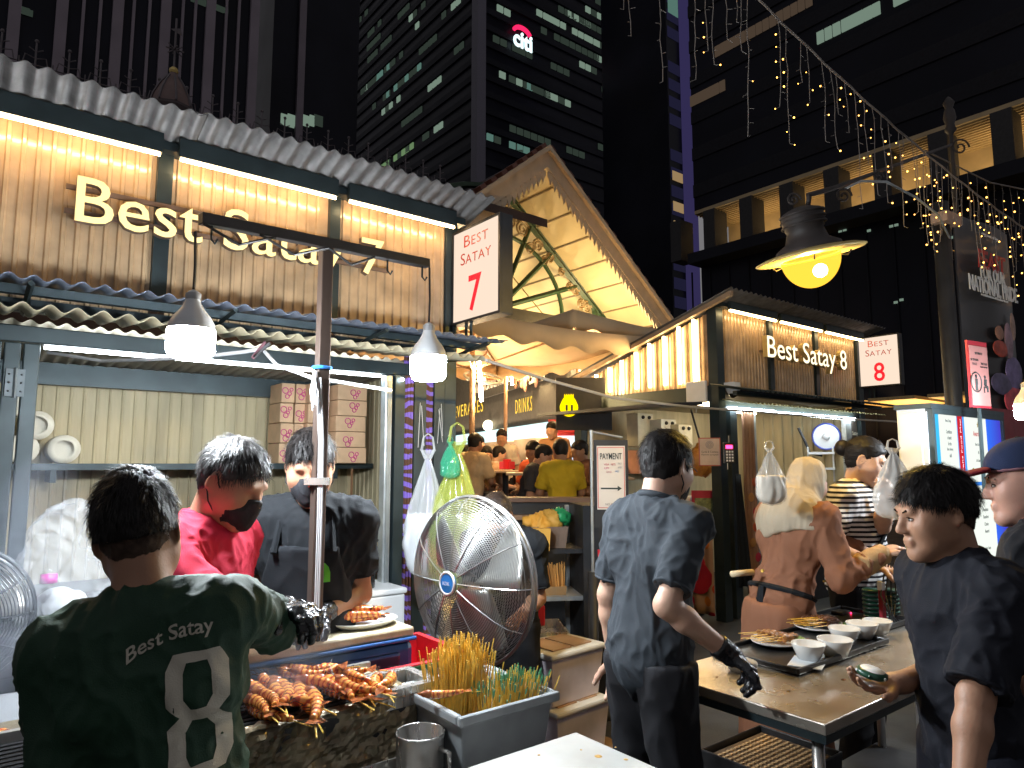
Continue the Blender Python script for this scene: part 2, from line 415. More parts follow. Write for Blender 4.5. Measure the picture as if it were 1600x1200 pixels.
# ================================================================ gabled entrance pavilion
OG = W(852, 238, 12.0)
gab = grid_thing('gable_pavilion', 'gabled market entrance with scalloped eaves, yellow soffit and green fanlight', 'pavilion', OG.x, OG.y)
zG = OG.z; wG, zE = on_front(1040, 500, OG)
sl = (zG - zE) / wG
m_barge = pmat('barge_board', (.66,.52,.36), .6, var=.12, scale=4)
m_soff = pmat('soffit_panel', (.62,.52,.32), .55, var=.12, scale=1.2)
m_grn = pmat('green_iron', (.035,.075,.038), .45, var=.2, scale=10)
m_batten = pmat('soffit_batten', (.20,.15,.09), .6)
m_scroll = pmat('scroll_iron', (.30,.22,.12), .5)
for sgn in (-1, 1):
    def q(t, b, dz=0): return Vector((sgn*wG*t, b, zG - (zG-zE)*t + dz))
    # barge board along the front edge
    for (d0, d1, b0, b1, nm) in ((-.30, 0, -.06, 0, 'barge_board'), (0.0, .1, -.14, .04, 'barge_moulding')):
        lo = [q(0,b0,d0), q(1.04,b0,d0), q(1.04,b1,d0), q(0,b1,d0)]; hi = [q(0,b0,d1), q(1.04,b0,d1), q(1.04,b1,d1), q(0,b1,d1)]
        if sgn < 0: lo = lo[::-1]; hi = hi[::-1]
        MB().hexa(lo, hi).build(nm, m_barge, gab)
    nT = 30
    tm = MB().prism([(-.062,0),(.062,0),(.062,-.10),(.03,-.15),(0,-.26),(-.03,-.15),(-.062,-.10)], -.012, .012, FRONT).mesh('valance_tooth', m_barge)
    for k in range(nT):
        p = q((k+.5)/nT*1.02+.01, -.03, -.29); link('valance_tooth', tm, gab, p)
    # tiled roof above
    lo = [q(0,.05,.02), q(1.06,.05,.02), q(1.06,9,.02), q(0,9,.02)]; hi = [v + Vector((0,0,.09)) for v in lo]
    if sgn < 0: lo = lo[::-1]; hi = hi[::-1]
    MB().hexa(lo, hi).build('roof', m_roof, gab)
    rt = MB().cbox((0,0,0), (.13,.2,.07)).mesh('verge_tile', pmat('verge_tile', (.16,.06,.04), .6))
    for k in range(15):
        o = link('verge_tile', rt, gab, q((k+.5)/14.6, .0, .15), (0, sgn*math.atan(sl), 0))
    # soffit panels between battens
    nR = 7
    for r in range(nR):
        for (b0, b1) in ((.02, 1.38), (1.42, 3.0), (3.04, 5.0), (5.04, 8.0)):
            t0, t1 = r/nR + .003, (r+1)/nR - .003
            hi = [q(t0,b0,-.03), q(t1,b0,-.03), q(t1,b1,-.03), q(t0,b1,-.03)]; lo = [v - Vector((0,0,.03)) for v in hi]
            if sgn < 0: lo = lo[::-1]; hi = hi[::-1]
            MB().hexa(lo, hi).build('soffit_panel', m_soff, gab)
        MB().tube([q((r+1)/nR, .02, -.06), q((r+1)/nR, 8, -.06)], .022, 4).build('soffit_batten', m_batten, gab)
    # truss rafter, set back
    for bb in (1.40, 4.5):
        MB().tube([q(0, bb, -.16), q(1.02, bb, -.16)], .07, 4).build('rafter', m_grn, gab)
        MB().tube([q(0, bb-.04, -.05), q(1.02, bb-.04, -.05)], .03, 4).build('rafter_cap', m_grn, gab)
m_tie_b = pmat('dark_beam', (.035,.030,.020), .6)
zb = zE + .05; rad = min(wG*.80, (zG-zE)*.97)
def arcpts(r, z, a0=0, a1=180, n=20, b=1.4, ex=1.1): return [(r*ex*math.cos(R(a0+(a1-a0)*i/n)), b, z + r*math.sin(R(a0+(a1-a0)*i/n))) for i in range(n+1)]
for bb in (1.4, 4.5):
    MB().tube(arcpts(rad*.92, zb, b=bb), .065, 5).build('fan_arch', m_grn, gab)
    MB().tube(arcpts(rad*.58, zb, b=bb), .045, 5).build('fan_arch', m_grn, gab)
    for an in (22, 47, 68, 90, 112, 133, 158):
        c_, s_ = math.cos(R(an)), math.sin(R(an))
        MB().tube([(rad*.08*c_*1.1, bb, zb+rad*.08*s_), (rad*.92*c_*1.1, bb, zb+rad*.92*s_)], .055, 4).build('fan_rib', m_grn, gab)
    MB().box(-wG*1.02, wG*1.02, bb-.1, bb+.1, zb-.22, zb+.02).build('tie_beam', m_tie_b, gab)
# scrollwork between arch and rafters
def spiral(c, r0, turns, flip, b):
    return [(c[0]+flip*r0*(1-.85*i/24)*math.cos(turns*2*math.pi*i/24), b, c[1]+r0*(1-.85*i/24)*math.sin(turns*2*math.pi*i/24)) for i in range(25)]
for sgn in (-1, 1):
    for (t, off, r0) in ((.18,-.46,.19),(.30,-.40,.15),(.40,-.34,.12),(.08,-.62,.2),(.24,-.66,.13),(.62,-.32,.12),(.72,-.36,.15),(.82,-.42,.17),(.90,-.48,.15),(.50,-.30,.09),(.13,-.40,.12),(.36,-.52,.11),(.67,-.46,.12),(.77,-.52,.13),(.86,-.30,.10),(.04,-.36,.13),(.57,-.40,.10)):
        for b_ in (1.38,):
            MB().tube(spiral((sgn*wG*t, zG-(zG-zE)*t+off), r0, 2.2, sgn, b_), .024, 4).build('scroll', m_scroll, gab)
# lamp on the pavilion corner bracket and soffit uplights
m_lampglow = emat('lamp_glow_warm', (1,.78,.45), 40)
def warm_lamp(loc, e, parent, r=.12, col=(1,.68,.30)):
    ld = bpy.data.lights.new('lamp_light', 'POINT'); ld.energy = e; ld.color = col; ld.shadow_soft_size = r
    return link('lamp_light', ld, parent, loc)
lp = W(926, 521, 11.2)
sp = thing('pavilion_spotlight', 'small round spotlight fixed under the corner of the gabled entrance', 'spotlight', lp, STREET)
MB().lathe([(.0,.16),(.05,.15),(.07,0),(.06,-.01)], 12).build('housing', m_iron, sp)
MB().ball((0,0,-.02), .045, 10, 6).build('lens', m_lampglow, sp)
MB().tube([(0,0,.16),(.3,.5,.35)], .02, 5).build('bracket', m_iron, sp)
for (a, b, z, e) in ((1.6, .5, zE-.75, 70), (1.9, 3.4, zE-.5, 60), (-.6, 3.2, zE-.4, 60), (0, 6.4, zE-.3, 50)):
    up = MB().lathe([(.0,-.12),(.09,-.1),(.1,.02),(.08,.03)], 10)
    o = up.build('uplight', m_iron, gab, loc=(a, b, z)); warm_lamp((a, b, z+.15), e*.9, gab, .1, (1,.75,.38))
# ================================================================ satay stalls
m_frame = pmat('stall_frame_steel', (.030,.045,.050), .4, metal=.35, var=.2, scale=5)
m_zinc = pmat('zinc_sheet', (.20,.19,.185), .5, metal=.55, var=.25, scale=9, bump=.15, bscale=30)
m_awn = pmat('awning_sheet', (.17,.20,.27), .35, metal=.55, var=.2, scale=6)
m_fascia = pmat('amber_corrugated_sheet', (.48,.335,.20), .22, var=.26, scale=5.0, bump=.10, bscale=14, coat=.5, detail=6)
m_led = emat('led_strip_warm', (1,.66,.32), 17)
m_led8 = emat('led_strip_warm_far', (1,.70,.32), 9)
m_tube = emat('led_tube_cool', (.80,.92,1), 16)
m_cream = pmat('cream_corrugated_wall', (.50,.42,.26), .6, var=.18, scale=5, stretch=(2,2,.25), bump=.15, bscale=40)
m_letter = pmat('letter_cream_added_glow', (.72,.58,.27), .5, var=.05, emit=(1,.72,.26), estr=.34)  # painted letters, no lamp; emission stands in for light falling on them
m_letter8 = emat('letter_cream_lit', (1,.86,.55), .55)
m_return = pmat('letter_return', (.16,.10,.07), .5)
m_galv = pmat('galvanised_post', (.46,.49,.50), .35, metal=.6, var=.15, scale=12)
m_dark = pmat('black_panel', (.018,.018,.02), .5, var=.3)
m_signface = emat('lightbox_face', (1,.79,.62), .30)
m_red = pmat('sign_red', (.62,.008,.02), .5, var=.02, emit=(.75,.006,.02), estr=.35)
m_maroon = pmat('sign_maroon', (.36,.03,.02), .5, var=.02, emit=(.36,.03,.02), estr=.2)

def rib_panel(x0, x1, z0, z1, y, pitch=.062, rib=.020, depth=.014, M=None):
    """vertically ribbed sheet; ribs stand proud towards -y"""
    b = MB(); xs = [(x0, 0)]; x = x0 + .02
    while x + rib + .012 < x1:
        xs += [(x, 0), (x+.006, depth), (x+rib, depth), (x+rib+.006, 0)]; x += pitch
    xs.append((x1, 0))
    vs = []
    for (x, d) in xs:
        p0, p1 = Vector((x, y-d, z0)), Vector((x, y-d, z1))
        if M is not None: p0, p1 = M @ p0, M @ p1
        vs += [p0, p1]
    b.add(vs, [(2*i, 2*i+2, 2*i+3, 2*i+1) for i in range(len(xs)-1)])
    return b
def wave_sheet(x0, x1, fa, fb, pitch=.088, amp=.012, seg=8, nb=2):
    """corrugated sheet, waves along x, running from fa=(y,z) to fb=(y,z)"""
    n = max(8, int((x1-x0)/pitch*seg)); b = MB()
    def fn(u, v):
        x = x0 + (x1-x0)*u; y = fa[0] + (fb[0]-fa[0])*v; z = fa[1] + (fb[1]-fa[1])*v
        return (x, y, z + amp*math.sin(2*math.pi*x/pitch))
    return b.grid(fn, n, nb)
def letters(s, parent, x0, x1, z, cap, y, ext, mat_face, mat_side, bold=.004):
    """raised letters, each its own sub-part"""
    vs, fs = text_geo(s, .2, ext, bold, 'LEFT')
    capg, _ = text_geo('B', .2, ext, bold, 'LEFT'); ch = max(v.y for v in capg) - min(v.y for v in capg)
    xs = [v.x for v in vs]; sx = (x1-x0)/(max(xs)-min(xs)); sy = cap/ch; xm = min(xs)
    bm = bmesh.new(); bv = [bm.verts.new((x0+(v.x-xm)*sx, y - v.z - ext, z + v.y*sy)) for v in vs]
    for f in fs:
        try: bm.faces.new([bv[i] for i in f])
        except ValueError: pass
    bmesh.ops.remove_doubles(bm, verts=bm.verts, dist=1e-5)
    bm.verts.index_update(); seen = set(); isl = []
    for v in bm.verts:
        if v in seen: continue
        st = [v]; seen.add(v); comp = []
        while st:
            a = st.pop(); comp.append(a)
            for e in a.link_edges:
                o = e.other_vert(a)
                if o not in seen: seen.add(o); st.append(o)
        isl.append(comp)
    isl.sort(key=lambda c: min(v.co.x for v in c))
    for comp in isl:
        ids = {v: i for i, v in enumerate(comp)}; b = MB(); fcs = {f for v in comp for f in v.link_faces}
        b.v = [tuple(v.co) for v in comp]
        for f in fcs:
            b.f.append(tuple(ids[v] for v in f.verts)); b.mi.append(0 if f.normal.y < -.9 or all(abs(v.co.y - (y-2*ext)) < 1e-4 for v in f.verts) else 1)
        b.build('letter', [mat_face, mat_side], parent)
    bm.free()

# ---------------------------------------------------------------- stall 7
O7 = Vector((-.44, 4.80, 0))
s7 = grid_thing('satay_stall', 'satay stall with amber corrugated fascia lettered Best Satay 7, nearest at left', 'stall', O7.x, O7.y)
X0 = -3.7
for x in (0.0, X0):
    MB().box(x-.05, x+.05, -.02, .09, 0, 3.30).build('corner_post', m_frame, s7, bev=.006)
for x, w in ((-1.871, .038), (-.887, .034)):
    MB().box(x-w, x+w, -.035, .04, 2.46, 3.30).build('fascia_mullion', m_frame, s7)
for x0, x1 in ((X0+.05, -1.911), (-1.831, -.923), (-.851, -.052)):
    rib_panel(x0, x1, 2.40, 3.30, 0.0).build('fascia_panel', m_fascia, s7)
    MB().box(x0+.01, x1-.01, -.146, -.132, 3.238, 3.252).build('led_strip', m_led, s7)
    MB().box(x0, x1, -.156, -.122, 3.254, 3.360).build('strip_channel', m_frame, s7)
MB().box(X0, .06, -.10, .06, 3.298, 3.345).build('roof_beam', m_frame, s7)
wave_sheet(X0-.15, -1.74, (-.34, 3.435), (1.9, 2.80)).build('roof_sheet', m_zinc, s7, smooth=True, solid=.004)
wave_sheet(-1.80, .14, (-.345, 3.442), (1.9, 2.806)).build('roof_sheet', m_zinc, s7, smooth=True, solid=.004)
# letters on rails
rail = MB().box(-2.32, -.52, -.06, -.045, 2.86, 2.885).box(-2.32, -.52, -.06, -.045, 2.985, 3.01).build('lettering_rail', m_return, s7)
letters('Best Satay 7', rail, -2.28, -.585, 2.812, .232, -.075, .022, m_letter, m_return)
# awning
wave_sheet(X0, .12, (-.52, 2.405), (.0, 2.47)).build('awning_sheet', m_awn, s7, smooth=True, solid=.004)
MB().box(X0, .10, -.30, -.255, 2.375, 2.415).build('awning_purlin', m_frame, s7)
MB().box(X0, .02, -.06, -.005, 2.34, 2.40).build('awning_ledger', m_frame, s7)
for x in (-3.3, -2.45, -1.6, -.75, -.02):
    MB().tube([(x,-.50,2.385),(x,-.27,2.37),(x,-.03,2.33)], .014, 4).build('awning_bracket', m_frame, s7)
wave_sheet(X0, .0, (-.012, 2.335), (-.5, 2.285), pitch=.1, amp=.016).build('awning_underside', pmat('awning_lit_cream', (.50,.44,.30), .5), s7, smooth=True, solid=.003)  # added sheet; its cream colour stands for the lamp-lit underside of the awning
MB().box(X0, -.03, -.035, .05, 2.195, 2.275).build('door_header', m_frame, s7, bev=.005)
MB().box(-2.35, -.50, .055, .085, 2.185, 2.21).build('led_tube', m_tube, s7)
# interior
rib_panel(X0+.05, -.09, 0.02, 2.17, 1.35, pitch=.076, rib=.014, depth=.008).build('back_wall_sheet', m_cream, s7)
MB().box(X0+.05, -.06, 1.25, 1.33, 2.12, 2.26).build('wall_plate', m_frame, s7)
Mside = Matrix(((0,1,0,-1.68),(1,0,0,0),(0,0,1,0),(0,0,0,1)))     # (x,y)->(y-1.87, x)
rib_panel(.10, 1.33, .02, 2.3, 1.60, pitch=.076, rib=.014, depth=.008, M=Mside).build('side_wall_sheet', m_cream, s7)
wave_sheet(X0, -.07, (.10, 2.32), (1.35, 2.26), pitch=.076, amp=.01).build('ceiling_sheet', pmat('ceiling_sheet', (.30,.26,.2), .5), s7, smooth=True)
MB().box(X0+.05, -.10, .93, 1.33, 1.575, 1.615).build('shelf', m_frame, s7)
for x in (-3.2, -2.2, -1.2, -.4): MB().box(x-.015, x+.015, .95, 1.32, 1.50, 1.575).build('shelf_bracket', m_frame, s7)
MB().box(-.85, -.10, 1.22, 1.28, .85, 1.36).build('dark_splashback', m_dark, s7)
MB().box(X0, .0, -.0, 1.9, .004, .05).build('stall_floor', m_dark, s7)
MB().box(X0+.05, -.12, .8, 1.32, .05, .86).build('back_counter', m_dark, s7, bev=.01)
# folded shutter at the left of the opening, with hinge
for k in range(6):
    x = -2.372 - k*.075
    MB().box(x-.067, x, -.045+.004*(k%2), .0, .02, 2.19).build('shutter_slat', m_frame, s7, bev=.006)
hz = MB().box(-2.50, -2.425, -.058, -.047, 1.93, 2.06); hz.tube([(-2.4625,-.06,1.925),(-2.4625,-.06,2.065)], .008, 6); hg = hz.build('hinge', pmat('dull_hinge', (.12,.14,.15), .5, metal=.5), s7)
for dx in (-.024, .024):
    for z in (1.955, 1.995, 2.035): MB().ball((-2.4625+dx, -.059, z), .005, 6, 4).build('hinge_screw', m_dark, hg)
# right side of the opening: pale aluminium door stile, dark jambs
MB().box(-.505, -.455, -.03, .04, .02, 2.19).build('door_stile', m_galv, s7, bev=.006)
MB().box(-.492, -.468, -.036, -.031, .1, 2.15).build('stile_groove', pmat('stile_groove', (.3,.33,.34), .4, metal=.5), s7)
MB().box(-.445, -.375, -.05, .05, .02, 2.19).build('door_jamb', m_frame, s7)
MB().box(-.29, -.20, -.03, .05, .02, 2.40).build('jamb_panel', m_frame, s7)
MB().box(-.135, -.055, -.03, .06, .02, 2.40).build('jamb_panel', m_frame, s7)
for k, z in enumerate((2.16,)):
    MB().ball((-.41, -.07, z), .012, 8, 5).build('jamb_lamp', m_tube, s7)
m_tie = pmat('white_string', (.7,.7,.72), .6)
for x, z0, z1, dx in ((-.255,2.02,1.72,-.015),(-.245,2.0,1.73,.02),(-.11,1.98,1.76,.03),(-.10,1.99,1.75,-.02),(-.09,2.02,1.8,.01)):
    MB().tube([(x,-.045,z0),(x+dx,-.05,z1)], .0022, 4).build('hanging_string', m_tie, s7)

# batik drapes tied beside the jamb
m_batik = pmat('batik_brown', (.11,.045,.022), .7, var=.3, scale=9)
def batik_mat():
    m = bpy.data.materials.new('batik_violet_print'); m.use_nodes = True; nt = m.node_tree; b = nt.nodes['Principled BSDF']; L = nt.links
    tc = nt.nodes.new('ShaderNodeTexCoord'); nz = nt.nodes.new('ShaderNodeTexNoise'); nz.inputs['Scale'].default_value = 9
    wv = nt.nodes.new('ShaderNodeTexWave'); wv.wave_type = 'RINGS'; wv.inputs['Scale'].default_value = 5; wv.inputs['Distortion'].default_value = 9; wv.inputs['Detail'].default_value = 1
    L.new(tc.outputs['Object'], nz.inputs['Vector']); L.new(tc.outputs['Object'], wv.inputs['Vector'])
    rp = nt.nodes.new('ShaderNodeValToRGB'); rp.color_ramp.elements[0].position = .52; rp.color_ramp.elements[1].position = .60
    rp.color_ramp.elements[0].color = (.12,.05,.025,1); rp.color_ramp.elements[1].color = (.24,.15,.62,1)
    L.new(wv.outputs['Fac'], rp.inputs[0]); L.new(rp.outputs[0], b.inputs['Base Color']); b.inputs['Roughness'].default_value = .75
    return m
m_violet = batik_mat()
def drape(x0, x1, y, z0, z1, folds, amp, nm, mat, parent):
    b = MB(); n = folds*6
    def fn(u, v):
        pinch = 1 - .25*math.sin(math.pi*min(1, max(0, v)))
        x = (x0+x1)/2 + (u-.5)*(x1-x0)*pinch
        return (x, y + amp*math.sin(u*folds*2*math.pi)*(.6+.4*math.sin(v*5)), z0 + (z1-z0)*v)
    b.grid(fn, n, 10); return b.build(nm, mat, parent, smooth=True, solid=.003)
dr = thing('batik_drape', 'violet batik drape hanging between the stall 7 doorway and its dark jamb', 'drape', O7, STREET)
drape(-.375, -.295, -.03, .3, 2.36, 3, .016, 'cloth', m_violet, dr)
dr = thing('batik_drape', 'narrower violet batik drape beside the corner post, behind the hanging bags', 'drape', O7, STREET)
drape(-.205, -.13, -.01, .3, 2.30, 2, .014, 'cloth', m_violet, dr)

# ---------------------------------------------------------------- stall 8
O8 = Vector((2.20, 7.35, 0)); XW, YD = 3.14, 2.1
s8 = grid_thing('satay_stall', 'satay stall with glowing side strips lettered Best Satay 8, behind the serving table', 'stall', O8.x, O8.y)
for x, y in ((0,0),(XW,0),(0,YD),(XW,YD)):
    MB().box(x-.06, x+.06, y-.05, y+.07, 0, 3.28 - y*.3).build('corner_post', m_frame, s8)
for x in (1.02, 2.05): MB().box(x-.04, x+.04, -.035, .03, 2.46, 3.28).build('fascia_mullion', m_frame, s8)
for x0, x1 in ((.062, .978), (1.062, 2.008), (2.092, XW-.062)):
    rib_panel(x0, x1, 2.45, 3.29, 0.0).build('fascia_panel', m_fascia, s8)
    MB().box(x0+.01, x1-.01, -.146, -.126, 3.236, 3.255).build('led_strip', m_led8, s8)
    MB().box(x0, x1, -.156, -.116, 3.257, 3.345).build('strip_channel', m_frame, s8)
# side gable panel: falls with the roof
b = MB(); xs = []; y = .08
while y < YD - .04: xs += [(y,0),(y+.006,.014),(y+.02,.014),(y+.026,0)]; y += .062
vs = []
for (y, d) in xs: vs += [(-d, y, 2.45), (-d, y, 3.27 - .292*y)]
b.add(vs, [(2*i+1, 2*i+3, 2*i+2, 2*i) for i in range(len(xs)-1)]); b.build('side_panel', m_fascia, s8)
for k, (px, yt, yb) in enumerate(((935,595,685),(956,560,680),(975,525,672),(997,485,667),(1018,440,660),(1041,405,650),(1064,358,642),(1087,320,637))):
    yy, zt = on_side(px, 400+yt/3.2, O8); _, zb_ = on_side(px, 400+yb/3.2, O8)
    MB().box(-.055, -.03, yy-.014, yy+.014, zb_, zt).build('led_strip', m_led8, s8)
wave_sheet(-.16, XW+.2, (-.32, 3.42), (YD+.25, 2.66), pitch=.09).build('roof_sheet', m_zinc, s8, smooth=True, solid=.004)
MB().hexa([(-.15,-.30,3.35),(-.10,-.30,3.35),(-.10,YD+.2,2.62),(-.15,YD+.2,2.62)], [(-.15,-.30,3.40),(-.10,-.30,3.40),(-.10,YD+.2,2.665),(-.15,YD+.2,2.665)]).build('verge_trim', pmat('verge_trim', (.34,.24,.16), .5), s8)
MB().box(0, XW, -.10, .06, 3.292, 3.335).build('roof_beam', m_frame, s8)
MB().box(-.05, .0, .07, YD, 2.28, 2.445).build('side_beam', m_frame, s8)
rail = MB().box(.74, 2.62, -.06, -.045, 2.87, 2.895).build('lettering_rail', m_return, s8)
letters('Best Satay 8', rail, .77, 2.60, 2.812, .245, -.075, .03, m_letter8, pmat('letter_return_gold', (.55,.40,.15), .5))
wave_sheet(-.15, XW+.05, (-.55, 2.335), (-.01, 2.44), pitch=.09, amp=.012).build('awning_sheet', m_frame, s8, smooth=True, solid=.004)
MB().box(-.1, XW, -.30, -.25, 2.315, 2.355).build('awning_purlin', m_frame, s8)
wave_sheet(0, XW, (-.35, 2.24), (-.03, 2.29), pitch=.075, amp=.01).build('awning_underside', pmat('cream_awning_far', (.55,.48,.25), .5), s8, smooth=True)
MB().box(.06, XW-.06, -.03, .05, 2.205, 2.28).build('door_header', m_frame, s8)
MB().box(.12, 1.0, -.06, -.035, 2.185, 2.215).build('led_tube', m_tube, s8)
MB().box(1.05, 2.9, -.06, -.035, 2.175, 2.205).build('led_tube', m_tube, s8)
MB().hexa([(-.75,.15,2.19),(-.06,.15,2.24),(-.06,YD,2.24),(-.75,YD,2.19)], [(-.75,.15,2.225),(-.06,.15,2.275),(-.06,YD,2.275),(-.75,YD,2.225)]).build('side_awning', pmat('side_awning_navy', (.03,.035,.055), .5), s8)
# interior
MB().box(.05, XW-.1, YD-.06, YD-.02, .0, 2.4).build('back_wall', m_cream, s8)
Mr = Matrix(((0,1,0,XW-.16),(1,0,0,0),(0,0,1,0),(0,0,0,1)))
rib_panel(.1, YD-.07, .0, 2.4, 0.0, pitch=.15, rib=.06, depth=.03, M=Mr).build('side_wall_sheet', m_cream, s8)
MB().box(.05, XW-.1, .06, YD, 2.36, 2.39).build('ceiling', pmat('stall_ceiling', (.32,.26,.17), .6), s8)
for (a, b2) in ((.6, .7), (1.7, 1.2)):
    MB().box(a, a+.9, b2, b2+.05, 2.31, 2.345).build('led_tube', emat('led_tube_neutral', (1,.82,.52), 7), s8)
MB().box(.2, 2.2, YD-.40, YD-.07, 1.52, 1.56).build('shelf', m_frame, s8)
MB().box(-.02, .05, .30, YD-.1, .0, .80).build('side_counter_front', m_dark, s8)
MB().box(-.06, .5, .28, YD-.1, .80, .84).build('side_counter_top', m_galv, s8)
MB().box(1.4, XW-.2, .0, .5, .0, .85).build('front_counter', m_dark, s8)
MB().box(.18, .30, -.02, .04, 0, 2.2).build('door_jamb', m_frame, s8); MB().box(.62, .66, -.02, .02, 0, 2.2).build('door_stile', m_galv, s8)
MB().box(2.72, 2.86, -.02, .04, 0, 2.2).build('door_stile', m_galv, s8)
MB().box(2.88, 3.06, .0, .05, 0, 2.2).build('wall_return', pmat('grey_brown_panel', (.10,.085,.075), .6), s8)

for s_, z_ in (('Satay', 2.0), ('Street', 1.9)): text('wall_lettering', s_, pmat('wall_letter_white', (.7,.68,.62), .5), s8, (2.97,-.012,z_), width=.15, height=.07, ext=.002)
# ---------------------------------------------------------------- projecting light-box signs
FACE = Matrix(((0,0,-1,0),(-1,0,0,0),(0,1,0,0),(0,0,0,1)))      # lettering plane -> facing local -x
def small_caps(s, cap, parent, x, yc, z, mat, width):
    """first letter larger, as on the sign"""
    v1, f1 = text_geo(s[0], .2, .0008, -.004, 'LEFT'); v2, f2 = text_geo(s[1:], .2, .0008, -.004, 'LEFT', 1.12)
    h = max(v.y for v in v1); w1 = max(v.x for v in v1); k = .78
    pts = [Vector(v) for v in v1] + [Vector((v.x*k + w1*1.10, v.y*k, v.z)) for v in v2]
    fs = list(f1) + [tuple(i+len(v1) for i in f) for f in f2]
    W_ = max(p.x for p in pts); sx = width/W_; sy = cap/h
    T = Matrix.Translation((x, yc, z)) @ FACE
    b = MB(); b.add([T @ Vector(((p.x-W_/2)*sx, p.y*sy, p.z)) for p in pts], fs)
    return b.build('sign_lettering', mat, parent)
def sign_box(O, xo, y0, y1, z0, z1, num, label, nw, nh):
    p = Vector((O.x, O.y, 0)) + U*xo
    t = thing('light_box_sign', label, 'sign', p, STREET)
    MB().box(.014, .11, y0, y1, z0, z1).build('housing', m_dark, t, bev=.006)
    fr = MB(); e = .018
    fr.box(.0, .016, y0, y1, z0, z0+e).box(.0, .016, y0, y1, z1-e, z1).box(.0, .016, y0, y0+e, z0+e, z1-e).box(.0, .016, y1-e, y1, z0+e, z1-e)
    fr.build('frame', m_dark, t)
    f = MB().box(.006, .013, y0+e, y1-e, z0+e, z1-e).build('face', m_signface, t)
    c = (y0+y1)/2; h = z1-z0; w = y1-y0
    small_caps('BEST', .082, f, .004, c, z0+h*.79, m_maroon, w*.52)
    small_caps('SATAY', .082, f, .004, c, z0+h*.61, m_maroon, w*.64)
    text('sign_number', num, m_red, f, (.003, c, z0+h*.285), width=nw, height=nh, ext=.0008, bold=.012, M=FACE)
    for y in (y1-.1, y1-.16): MB().tube([(.06,y,z0),(.06,y,z0-.14)], .012, 5).build('stem', m_frame, t)
    MB().box(.03, .09, y1, y1+.10, z1-.2, z1-.12).build('wall_bracket', m_frame, t)
    return t
sign_box(O7, .0, -.585, -.02, 2.575, 3.245, '7', 'glowing box sign reading Best Satay 7 in red, on the near stall corner', .15, .25)
sign_box(O8, 3.13, -.565, -.03, 2.62, 3.30, '8', 'glowing box sign reading Best Satay 8 in red, on the far stall', .14, .25)
# ================================================================ figures: smooth blended surfaces meshed with surface nets
_perm = np.random.RandomState(5).permutation(256).astype(np.int64); _perm = np.concatenate([_perm, _perm, _perm])
_grad = np.random.RandomState(6).normal(size=(256, 3)); _grad /= np.linalg.norm(_grad, axis=1)[:, None]
def perlin(P):
    P = np.asarray(P, float); i = np.floor(P).astype(np.int64); f = P - i; i &= 255
    w = f*f*f*(f*(f*6-15)+10); r = 0
    for dx in (0, 1):
        for dy in (0, 1):
            for dz in (0, 1):
                hsh = _perm[_perm[_perm[(i[:,0]+dx)&255] + ((i[:,1]+dy)&255)] + ((i[:,2]+dz)&255)] & 255
                d = f - np.array((dx, dy, dz)); g_ = (_grad[hsh]*d).sum(1)
                wx = w[:,0] if dx else 1-w[:,0]; wy = w[:,1] if dy else 1-w[:,1]; wz = w[:,2] if dz else 1-w[:,2]
                r = r + wx*wy*wz*g_
    return r
def V3(*a): return Vector(a)
